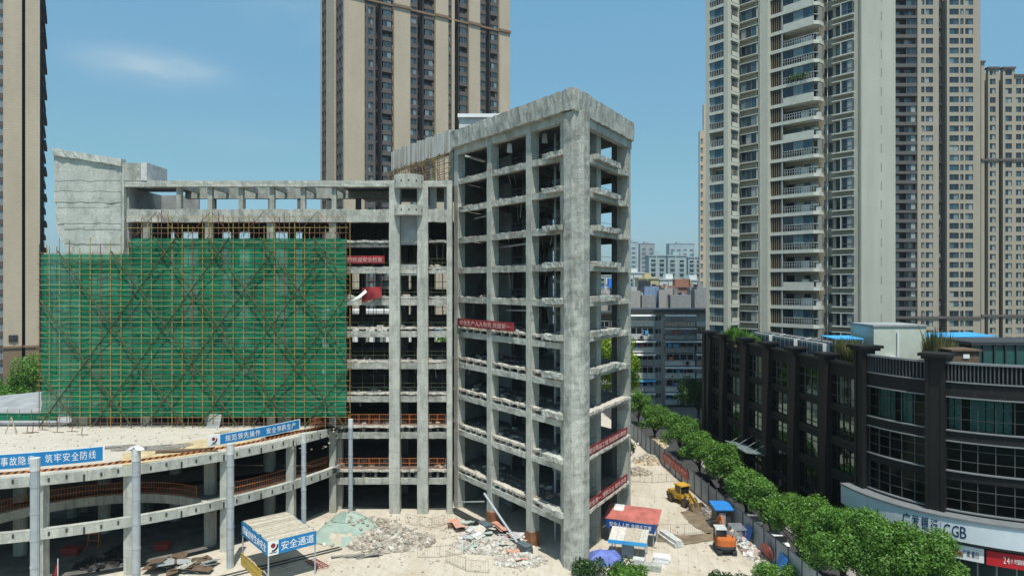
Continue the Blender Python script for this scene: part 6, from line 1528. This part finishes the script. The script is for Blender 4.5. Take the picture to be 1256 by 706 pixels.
for i in range(5):
    x0_ = i*.74-.1; dz = rr.uniform(0,.04); m.hull([(x0_,.5,1.85+dz),(x0_+.72,.5,1.85+dz),(x0_+.72,-1.9,2.35+dz),(x0_,-1.9,2.35+dz)],[(x0_,.5,1.9+dz),(x0_+.72,.5,1.9+dz),(x0_+.72,-1.9,2.4+dz),(x0_,-1.9,2.4+dz)])
m.build('roof', islandmat('lean_to_boards', [(0,(.50,.47,.40)),(.3,(.60,.58,.52)),(.6,(.50,.24,.18)),(.8,(.42,.36,.27))]), le); m = MB(Ml); m.hull([(-.15,.48,1.55),(3.6,.48,1.55),(3.6,.54,1.55),(-.15,.54,1.55)],[(-.15,.48,1.92),(3.6,.48,1.92),(3.6,.54,1.92),(-.15,.54,1.92)]); m.build('edge_board', CYAN, le)
m = MB(Ml); m.box(1.1,2.3,-.3,-.2,0,1.75); m.build('cabinet_panel', GREY, le)
gb = thing('guard_booth', 'small guard booth with a bright blue roof against the hoarding', 'booth', (23.2,75.5,0))
m = MB(); m.box(22.4,24.0,74.8,76.6,0,2.25); m.build('wall', DSTEEL, gb); m = MB(); m.hull([(22.2,74.5,2.25),(24.25,74.5,2.25),(24.25,76.9,2.5),(22.2,76.9,2.5)],[(22.2,74.5,2.37),(24.25,74.5,2.37),(24.25,76.9,2.62),(22.2,76.9,2.62)]); m.build('roof', BLUESHEET, gb)
m = MB(); m.box(22.7,23.4,74.74,74.79,.05,1.95); m.build('door', GREY, gb)
# ------------------------------------------------------------------ heaps, stacks and loose material
WHITE_RUB = islandmat('pale_rubble', [(0, (.46,.43,.37)), (.4, (.58,.56,.50)), (.75, (.38,.345,.28)), (.93, (.46,.29,.22))])
def chunk(mb, c, s, rr, flat=1.0):
    rot = Matrix.Rotation(rr.uniform(0,6.3),3,'Z') @ Matrix.Rotation(rr.uniform(-.6,.6),3,'X') @ Matrix.Rotation(rr.uniform(-.6,.6),3,'Y'); c = Vector(c)
    vs = [c+rot@Vector((x*s*rr.uniform(.6,1.3), y*s*rr.uniform(.5,1.0), z*s*flat*rr.uniform(.35,.8))) for x,y,z in ((-1,-1,-1),(1,-1,-1),(1,1,-1),(-1,1,-1),(-1,-1,1),(1,-1,1),(1,1,1),(-1,1,1))]
    mb.add(vs, [(3,2,1,0),(4,5,6,7),(0,1,5,4),(1,2,6,5),(2,3,7,6),(3,0,4,7)])
def heap(name, label, cat, c, rx, ry, hgt, mat, n, s, seed, kind=None, flat=1, base=None, group=None):
    rr = random.Random(seed); t = thing(name, label, cat, (c[0],c[1],0), group); m = MB()
    for i in range(n):
        a = rr.uniform(0,6.283); r = rr.random()**.6; x = c[0]+rx*r*math.cos(a); y = c[1]+ry*r*math.sin(a); z = hgt*(1-r)**.8*rr.uniform(.75,1.05); chunk(m, (x,y,z), s*rr.uniform(.5,1.4), rr, flat)
    o = m.build('loose_pieces', mat, t); o['kind'] = 'stuff'
    m = MB(); K = 22; J = 6; vs = []
    for j in range(J+1):
        for i in range(K):
            a = 2*math.pi*i/K; r = j/J; d_ = 1+.2*noise.noise(Vector((math.cos(a)*2,math.sin(a)*2,seed))); x = c[0]+rx*r*d_*math.cos(a); y = c[1]+ry*r*d_*math.sin(a); vs.append((x,y,max(-.02,hgt*.92*(1-r)**.85+.15*noise.noise(Vector((x*1.3,y*1.3,seed)))*(1-r))))
    m.add(vs, [(j*K+i,j*K+(i+1)%K,(j+1)*K+(i+1)%K,(j+1)*K+i) for j in range(J) for i in range(K)]); m.build('mound', base or SITE, t, smooth=True); return t
p = G(478,668); heap('rubble_heap', 'heap of broken brick and timber in front of the main block', 'heap', (p.x,p.y+.5), 4.6, 2.6, 1.7, RUBBLE, 900, .24, 1)
p = G(455,652); heap('rubble_heap', 'low rubble heap between the netted mound and the brick heap', 'heap', (p.x,p.y+.8), 3.2, 2.6, 1.2, RUBBLE, 500, .2, 2)
nm_ = thing('covered_mound', 'earth mound draped with faded green netting by the canopy', 'mound', (-17.6,74.5,0))
c = G(424,660); m = MB(); K, J = 40, 14; vs = []
for j in range(J+1):
    for i in range(K):
        a = 2*math.pi*i/K; r = j/J; d_ = 1+.2*noise.noise(Vector((math.cos(a)*1.6,math.sin(a)*1.6,5))); x = c.x+4.0*r*d_*math.cos(a); y = c.y+.9+3.2*r*d_*math.sin(a); z = 2.5*(1-r**1.5)+.35*noise.noise(Vector((x*1.1,y*1.1,2)))*(1-r)+.12*noise.noise(Vector((x*3,y*3,2))); vs.append((x,y,max(.0,z+.03)))
fs = [(j*K+i,j*K+(i+1)%K,(j+1)*K+(i+1)%K,(j+1)*K+i) for j in range(J) for i in range(K)]
hole = [f for f in fs if noise.noise(Vector(vs[f[0]])*.7+Vector((3,1,0))) < .34]
m.add([(x,y,z+.06) for x,y,z in vs], hole); m.build('netting', NET2, nm_, smooth=True); m = MB(); m.add(vs, fs); m.build('earth', SITE, nm_, smooth=True)
rr = random.Random(12); m = MB()
for i in range(45): a = rr.uniform(0,6.28); r = rr.random(); chunk(m, (c.x+4*r*math.cos(a), c.y+.9+3.2*r*math.sin(a), 2.4*(1-r**1.5)+.1), .17, rr)
tag(m.build('loose_stones', RUBBLE, nm_), kind='stuff')
def flatpile(name, label, cat, c, rx, ry, n, mat, seed, sz=(.5,1.3), hgt=.6, dirv=None, th=.05):
    rr = random.Random(seed); t = thing(name, label, cat, (c[0],c[1],0))
    for i in range(n):
        x, y = c[0]+rr.uniform(-rx,rx), c[1]+rr.uniform(-ry,ry); a = rr.uniform(0,3.14) if dirv is None else dirv+rr.uniform(-.25,.25); L, Wd = rr.uniform(*sz), rr.uniform(*sz)*(.6 if dirv is None else .16)
        M = Matrix.Translation((x,y,.05+rr.random()*hgt)) @ Matrix.Rotation(a,4,'Z') @ Matrix.Rotation(rr.uniform(-.3,.3),4,'X') @ Matrix.Rotation(rr.uniform(-.22,.22),4,'Y')
        m = MB(M); m.box(-L/2,L/2,-Wd/2,Wd/2,0,th); m.build('sheet' if dirv is None else 'plank', mat if not isinstance(mat,list) else rr.choice(mat), t)
    return t
LGREEN = plain('pale_green_board', (.36,.43,.38), .8, var=.2); MAUVE = plain('mauve_board', (.42,.38,.47), .8, var=.2)
p = G(612,668); flatpile('board_pile', 'untidy pile of white, pink and grey boards along the corner tower', 'boards', (p.x-.3,p.y+.6), 3.4, 2.2, 60, [WHITE_D,WHITE_D,WHITE_D,CON_L,DUST,DUST,PINK,LGREEN,MAUVE], 21, (.6,1.9), .7)
p = G(646,690); heap('rubble_heap', 'white rubble heap at the foot of the corner column', 'heap', (p.x-.6,p.y+.4), 2.6, 1.6, .7, WHITE_RUB, 260, .2, 61)
p = G(606,672); heap('rubble_heap', 'dusty white rubble under the board pile along the corner tower', 'heap', (p.x,p.y+.5), 4.2, 2.4, .7, WHITE_RUB, 420, .2, 62)
p = G(590,648); flatpile('board_pile', 'pale green and white strips beside the steel beam', 'boards', (p.x,p.y), 2.2, 1.3, 26, [LGREEN,WHITE_D,CON_L], 22, (1.0,3.0), .4, dirv=.4)
for px, py, s, lab in ((560,647,1.6,'faded pink sheet lying near the joint of the two blocks'),(612,655,1.7,'faded pink sheet on the board pile beside the steel beam'),(634,686,1.5,'faded pink sheet at the near end of the board pile')):
    p = G(px,py); t = thing('pink_sheet', lab, 'sheet', (p.x,p.y,0), 'faded pink sheets on the site'); m = MB(Matrix.Translation((p.x,p.y,.55 if s < 1.65 else .9)) @ Matrix.Rotation(.4+s,4,'Z') @ Matrix.Rotation(.16,4,'X')); vs = []
    for i in range(9):
        for j in range(5): vs.append((-s+2*s*i/8, -.6+1.2*j/4, .09*math.sin(i*1.1+j)))
    m.add(vs, [(i*5+j,(i+1)*5+j,(i+1)*5+j+1,i*5+j+1) for i in range(8) for j in range(4)]); m.build('sheet', PINK, t)
    m = MB(); m.box(p.x-s*.6,p.x+s*.6,p.y-.3,p.y+.3,0,.42 if s < 1.65 else .75); m.build('bearer', DWOOD, t)
sb = thing('steel_beam', 'long dark steel beam with two bolted boxes at the corner tower foot', 'beam', (-4,78,0))
a, b = P0+uC*20.5+nC*1.3, P0+uC*5.2+nC*1.3; m = MB(); m.bar((a.x,a.y,.45),(b.x,b.y,.45),.35,.5); m.build('girder', DSTEEL, sb)
for s in (13.2,6.0): q = P0+uC*s+nC*1.55; m = MB(frame((q.x,q.y,0),uC,nC)); m.box(-.8,.8,-.35,.45,.0,1.0); m.box(-.85,.85,-.4,.5,1.002,1.06); m.build('end_box', plain('slate_box', (.12,.16,.18), .5, .2), sb)
a, b = P0+uC*14.0+nC*1.25, P0+uC*7.2+nC*1.4; m = MB(); m.tube((a.x,a.y,4.0),(b.x,b.y,.5),.13,8); tag(m.build('raking_prop', STEEL), 'grey raking steel prop leaning from first floor to the steel beam', 'prop')
a, b = P0+uC*20.8+nC*.9, P0+uC*15.4+nC*.4; m = MB(); m.tube((a.x,a.y,1.2),(b.x,b.y,2.6),.08,8); tag(m.build('raking_prop', STEEL), 'thin steel prop at the joint between the two blocks', 'prop')
def wire_fence(label, pts, hgt=1.15, mat=WIRE, r=.013, step=.22):
    t = thing('wire_barrier', label, 'barrier', (pts[0][0],pts[0][1],0), 'low wire barriers on the site')
    for (xa,ya),(xb,yb) in zip(pts,pts[1:]):
        L = math.hypot(xb-xa,yb-ya); k = max(1,round(L/1.9))
        for i in range(k):
            p = Vector((xa+(xb-xa)*i/k, ya+(yb-ya)*i/k, 0)); q = Vector((xa+(xb-xa)*(i+1)/k, ya+(yb-ya)*(i+1)/k, 0)); q = p+(q-p)*.96
            jx = Vector((random.uniform(-.08,.08), random.uniform(-.25,.25), 0)); p += jx; m = MB()
            for z in (.08,hgt): m.tube(p+Vector((0,0,z)), q+Vector((0,0,z)), r*1.3, 4)
            n_ = int((q-p).length/step)
            for j in range(n_+1): s = p+(q-p)*j/n_; m.tube(s+Vector((0,0,0 if j in (0,n_) else .08)), s+Vector((0,0,hgt)), r*1.6 if j in (0,n_) else r*.75, 4)
            m.build('panel', mat, t)
    return t
g2 = lambda *l: [tuple(G(x,y)[:2]) for x,y in l]
wire_fence('low wire barrier curving round in front of the brick heap', g2((512,685),(540,684),(570,679),(592,668)))
wire_fence('low wire barrier at the near corner of the board pile', g2((547,690),(572,700),(600,703)))
wire_fence('low wire barrier standing behind the brick heap', g2((497,643),(530,648),(560,640)))
wire_fence('long low wire barrier across the site road behind the red booth', g2((806,655),(840,656),(884,650)))
wire_fence('far low wire barrier across the site road by the sand heaps', g2((770,591),(800,592),(836,590)))
# site road: mud, sand heaps, bundles
for nm, pts in (('wet_patch', ((835,628),(850,622),(880,634),(890,648),(868,655),(850,645),(842,638))),('wet_patch', ((806,664),(840,668),(884,662),(886,652),(840,657),(806,655)))):
    m = MB(); P = [G(x,y) for x,y in pts]; cx = sum((p.x for p in P))/len(P); cy_ = sum((p.y for p in P))/len(P); ring = []
    for i in range(len(P)):
        a, b = P[i], P[(i+1)%len(P)]
        for k in range(8):
            q = a+(b-a)*k/8; s = 1+.12*noise.noise(Vector((q.x*1.2,q.y*1.2,0))); ring.append((cx+(q.x-cx)*s, cy_+(q.y-cy_)*s, .085))
    m.add(ring, [tuple(range(len(ring)))]); tag(m.build('mud', MUD), kind='structure')
for i, (px, py, rx, ry, hh, lab) in enumerate(((800,545,2.6,3.0,1.4,'yellow sand heap at the far end of the site road'),(795,566,2.4,2.4,1.1,'yellow sand heap in the middle of the site road end'),(782,580,2.0,1.6,.8,'low sand and stone heap beside the corner tower right face'),(828,575,1.2,3.6,.7,'dark earth ridge along the hoarding foot'))):
    p = G(px,py); heap('sand_heap', lab, 'heap', (p.x,p.y), rx, ry, hh, RUBBLE, 140, .2, 30+i, base=SANDY if i < 3 else MUD)
p = G(858,640); heap('earth_ridge', 'muddy debris ridge at the hoarding foot in front of the loader', 'heap', (FX(78)-1.2,78), .9, 5.5, .5, DSHEETS, 160, .2, 35, base=MUD)
p = G(915,672); heap('scrap_heap', 'scrap heap between the excavator and the hoarding', 'heap', (23.9,69.5), .9, 3.5, .6, SHEETS, 160, .22, 36, base=MUD)
def bundle(label, c, ang, n, L, r, mat, cat='pipe bundle', sq=True):
    t = thing('pipe_bundle', label, cat, (c[0],c[1],0)); d = Vector((math.cos(ang),math.sin(ang),0)); s = Vector((-d.y,d.x,0))
    for i in range(n):
        for j in range(2 if i < n-1 else 1):
            m = MB(); o = Vector((c[0],c[1],r+.05+j*r*1.8))+s*(i+j*.5)*r*2.05; m.bar(o-d*L/2, o+d*L/2, r*1.9, r*1.9) if sq else m.tube(o-d*L/2,o+d*L/2,r,8); m.build('pipe', mat, t)
p = G(830,664); bundle('short white pipe bundle lying on the open site road', (p.x-.3,p.y), R(108), 3, 3.3, .18, WHITE_D)
p = G(806,693); 
for i, (px, py, sx, sy, sz, mt_, lab) in enumerate(((812,690,1.5,1.0,.75,WHITE,'white wrapped block stack at the bottom beside the tarpaulin'),(801,699,1.5,.9,.6,CON_L,'grey block stack in front of the white wrapped one'),(783,693,1.1,.8,.7,WHITE_D,'pale block stack under the edge of the lean-to'))):
    p = G(px,py); t = thing('block_stack', lab, 'stack', p); rr = random.Random(40+i)
    for k in range(4): m = MB(Matrix.Translation((p.x+rr.uniform(-.06,.06),p.y,0))@Matrix.Rotation(-.3+rr.uniform(-.05,.05),4,'Z')); m.box(-sx/2,sx/2,-sy/2,sy/2,sz*k/4+.01,sz*(k+1)/4-.01); m.build('block', mt_, t)
tp = thing('tarpaulin', 'crumpled blue tarpaulin heap at the foot of the lean-to', 'tarpaulin', (9.2,65.4,0)); p = G(742,690); m = MB(); vs = []
for i in range(25):
    for j in range(17):
        u, v = i/24*2-1, j/16*2-1; r = max(abs(u),abs(v)); vs.append((p.x+1.9*u, p.y+.3+1.2*v, max(.03, 1.15*(1-r**2.2)+.26*noise.noise(Vector((u*2.2,v*2.2,1)))*(1.15-r)+.1*noise.noise(Vector((u*6,v*6,1)))*(1-r))))
m.add(vs, [(i*17+j,(i+1)*17+j,(i+1)*17+j+1,i*17+j+1) for i in range(24) for j in range(16)]); m.build('sheet', TARP, tp, smooth=True)
p = G(731,683); flatpile('white_offcuts', 'white plastic offcuts between the corner column and the tarpaulin', 'offcuts', (p.x,p.y), 1.4, 1.0, 16, [WHITE,WHITE_D,WOOD], 44, (.4,1.3), .5)
rw_ = thing('sign_disc', 'round red board leaning on the hoarding beside the excavator', 'board', (FX(66.6)-.35,66.6,0)); m = MB(); c = Vector((FX(66.6)-.38,66.6,.95)); m.tube(c, c+Vector((.06,.02,.02)), .85, 20); m.build('board', REDROOF, rw_); m = MB(); m.bar(c+Vector((.2,-.6,-.95)), c+Vector((.1,-.3,.3)), .08,.08); m.bar(c+Vector((.2,.6,-.95)), c+Vector((.1,.3,.3)), .08,.08); m.build('prop', DWOOD, rw_)
for px, Y, lab in ((921,71,'dark blue board leaning on the hoarding right of the guard booth'),(962,63.5,'bright blue sheet leaning on the hoarding at the bottom')):
    y = Y; x = FX(y); m = MB(); m.hull([(x-.75,y-.9,0),(x-.7,y-.9,0),(x-.7,y+.9,0),(x-.75,y+.9,0)],[(x-.22,y-.9,1.75),(x-.17,y-.9,1.75),(x-.17,y+.9,1.75),(x-.22,y+.9,1.75)]); tag(m.build('leaning_sheet', BLUE2 if px < 950 else BLUESHEET), lab, 'sheet')
rk = thing('steel_rack', 'grey steel trestle rack by the hoarding behind the excavator', 'rack', (24.0,72,0)); m = MB()
for x in (23.2,24.4):
    for y in (71.2,73.0): m.tube((x,y,0),(x,y,1.4),.05,5)
for z in (.5,1.4):
    for k in range(7): m.bar((23.1,71.1+k*.32,z),(24.5,71.1+k*.32,z),.1,.05)
m.build('frame', STEEL, rk)
# planks and pipes on the open ground
flatpile('plank_scatter', 'dark planks dropped in front of the netted mound', 'planks', tuple(G(438,684)[:2]), 1.5, .4, 9, DSHEETS, 45, (1.5,3.2), .15, dirv=.35)
p = thing('pipe_run', 'two dark pipes lying across the ground behind the canopy', 'pipes', CP(LU+1,4,0))
for o in (0,.6):
    a, b = CP(-3.5,4.4+o,.1), CP(LU+4.5,4.0+o,.1); m = MB(); m.tube(a,b,.07,8); m.build('pipe', DSTEEL, p)
# small debris scattered over the site, too much to count
m = MB(); rr = random.Random(77)
for i in range(1100):
    px, py = rr.choice(((rr.uniform(400,650), rr.uniform(632,704)), (rr.uniform(430,580), rr.uniform(632,660)), (rr.uniform(762,940), rr.uniform(540,704)))); q = G(px,py)
    if q.x > FX(q.y)-.4: continue
    chunk(m, (q.x,q.y,.06), rr.uniform(.03,.15)**1.0*rr.uniform(.4,1), rr)
tag(m.build('scattered_rubble', RUBBLE), kind='stuff')
# clutter on the podium roof
def on_roof(px, py, z=10.31): Y = (H-z)*F/(py-HY); return Vector(((px-HX)*Y/F, Y, z))
p = on_roof(262,524); m = MB(); m.hull([(p.x-.75,p.y-.3,10.3),(p.x+.75,p.y-.3,10.3),(p.x+.75,p.y-.25,10.3),(p.x-.75,p.y-.25,10.3)],[(p.x-.6,p.y+.35,11.95),(p.x+.85,p.y+.35,11.95),(p.x+.85,p.y+.4,11.95),(p.x-.6,p.y+.4,11.95)]); tag(m.build('leaning_board', GREY), 'grey board leaning against the scaffold feet on the podium roof', 'board')
def roof_planks(label, px, py, rx, ry, n, seed, mat, dirv):
    p = on_roof(px,py); rr = random.Random(seed); t = thing('plank_stack', label, 'planks', p)
    for i in range(n):
        x, y = p.x+rr.uniform(-rx,rx), p.y+rr.uniform(-ry,ry); a = dirv+rr.uniform(-.12,.12); L = rr.uniform(2,4.5); m = MB(Matrix.Translation((x,y,10.32+.1*rr.random()))@Matrix.Rotation(a,4,'Z')); m.box(-L/2,L/2,-.11,.11,0,.05); m.build('plank', mat, t)
roof_planks('brown planks laid along the podium roof behind the long sign', 170, 549, 3.2, .9, 26, 50, DSHEETS, .32)
roof_planks('tan planks on the podium roof left of the logo sign', 228, 554, 1.6, .6, 12, 51, DWOOD, .36)
roof_planks('loose timber on the podium roof in front of the scaffold', 300, 529, 1.5, .5, 10, 52, WOOD, .2)
m = MB(); P = [on_roof(x,y,10.305) for x,y in ((150,556),(262,536),(340,530),(300,545),(250,556),(150,571))]; m.add([tuple(q) for q in P], [tuple(range(len(P)))]); tag(m.build('sand_patch', SANDY), 'thin sheet of brown sand spread on the podium roof', 'sand', kind='stuff')
tr = thing('tripod', 'small timber tripod on the podium roof at far left', 'tripod', on_roof(14,532)); p = on_roof(14,532); m = MB()
for dx, dy in ((-.7,0),(.7,-.2),(.2,.6)): m.tube((p.x+dx,p.y+dy,10.3),(p.x,p.y,12.2),.05,5)
m.build('legs', WOOD, tr)
rr = random.Random(13)
for i, (px, py) in enumerate(((33,531),(40,530),(52,527),(70,530),(88,529),(100,533))):
    p = on_roof(px,py); m = MB(); m.tube((p.x,p.y,10.3),(p.x+.1,p.y,10.3+rr.uniform(.6,1.4)),.04,5); m.tube((p.x-.6,p.y+.1,10.33),(p.x+.8,p.y-.1,10.36),.04,5); tag(m.build('starter_bar', RPOLE), 'bent steel starter bar on the podium roof at the left', 'steel bar', 'starter bars on the podium roof')
m = MB()
for i in range(260): px, py = rr.uniform(0,420), rr.uniform(522,552); q = on_roof(px,py); chunk(m, (q.x,q.y,10.32), rr.uniform(.03,.10), rr)
tag(m.build('roof_debris', RUBBLE), kind='stuff')
# under and before the podium
for i, (px, py, w, mt_, lab) in enumerate(((88,680,1.5,plain('dull_red_skip', (.25,.04,.035), .7),'dull red box on the shaded ground under the podium'),(200,675,1.2,plain('dull_red_skip2', (.28,.05,.04), .7),'red box under the podium right of the capped post'))):
    p = G(px,py); t = thing('site_box', lab, 'box', p); m = MB(); m.hull([(p.x-w/2,p.y-.4,0),(p.x+w/2,p.y-.4,0),(p.x+w/2,p.y+.4,0),(p.x-w/2,p.y+.4,0)],[(p.x-w/2-.1,p.y-.5,.8),(p.x+w/2+.1,p.y-.5,.8),(p.x+w/2+.1,p.y+.5,.8),(p.x-w/2-.1,p.y+.5,.8)]); m.build('tub', mt_, t); m = MB(); m.box(p.x-w/2-.14,p.x+w/2+.14,p.y-.54,p.y-.5,.7,.82); m.build('rim', mt_, t)
for i, (px, py, rx, lab) in enumerate(((120,695,2.3,'black sheeted heap under the podium left of the capped post'),(150,680,1.8,'black sheeted heap behind the capped post'))):
    p = G(px,py); t = heap('sheeted_heap', lab, 'heap', (p.x,p.y), rx, 1.2, 1.0, BLACK, 40, .2, 70+i, base=plain('black_sheet', (.03,.03,.032), .5))
flatpile('slab_pile', 'dark and pale slabs stacked at the sunlit edge under the podium', 'slabs', tuple(G(222,697)[:2]), 2.6, 1.2, 34, [CON, DWOOD, DWOOD, GREY], 72, (1.0,2.6), .7)
fl = thing('flag', 'small red flag on a white pole at the bottom left', 'flag', G(71,720)); p = G(71,722); m = MB(); m.tube((p.x,p.y,0),(p.x,p.y,2.7),.035,6); m.build('pole', WHITE, fl); m = MB(); m.hull([(p.x-.4,p.y,1.1),(p.x-.02,p.y,1.3),(p.x-.02,p.y+.02,1.3),(p.x-.4,p.y+.02,1.1)],[(p.x-.2,p.y,2.0),(p.x-.02,p.y,2.3),(p.x-.02,p.y+.02,2.3),(p.x-.2,p.y+.02,2.0)]); m.build('cloth', RED, fl)
sh = thing('trestle', 'orange trestle frame under the podium mid floor', 'trestle', G(115,672)); p = G(115,672); m = MB()
for dx in (-.5,.5):
    for dy in (-.3,.3): m.tube((p.x+dx*1.2,p.y+dy,0),(p.x+dx,p.y,1.5),.05,5)
m.tube((p.x-.7,p.y,1.5),(p.x+.7,p.y,1.5),.06,5); m.tube((p.x-.6,p.y,.8),(p.x+.6,p.y,.8),.04,5); m.build('frame', ORANGE, sh)

# ------------------------------------------------------------------ summer haze over the city
mh, nt, out = newmat('haze_air'); pvn = N(nt, 'VolumePrincipled'); pvn.inputs['Density'].default_value = .00014; pvn.inputs['Color'].default_value = (.80,.90,.96,1); pvn.inputs['Anisotropy'].default_value = .2
nt.links.new(pvn.outputs[0], out.inputs['Volume'])
m = MB(); m.box(-1400, 1400, -120, 2200, -1.2, 140); hz = tag(m.build('haze', mh), kind='stuff')
scene.cycles.volume_bounces = 0
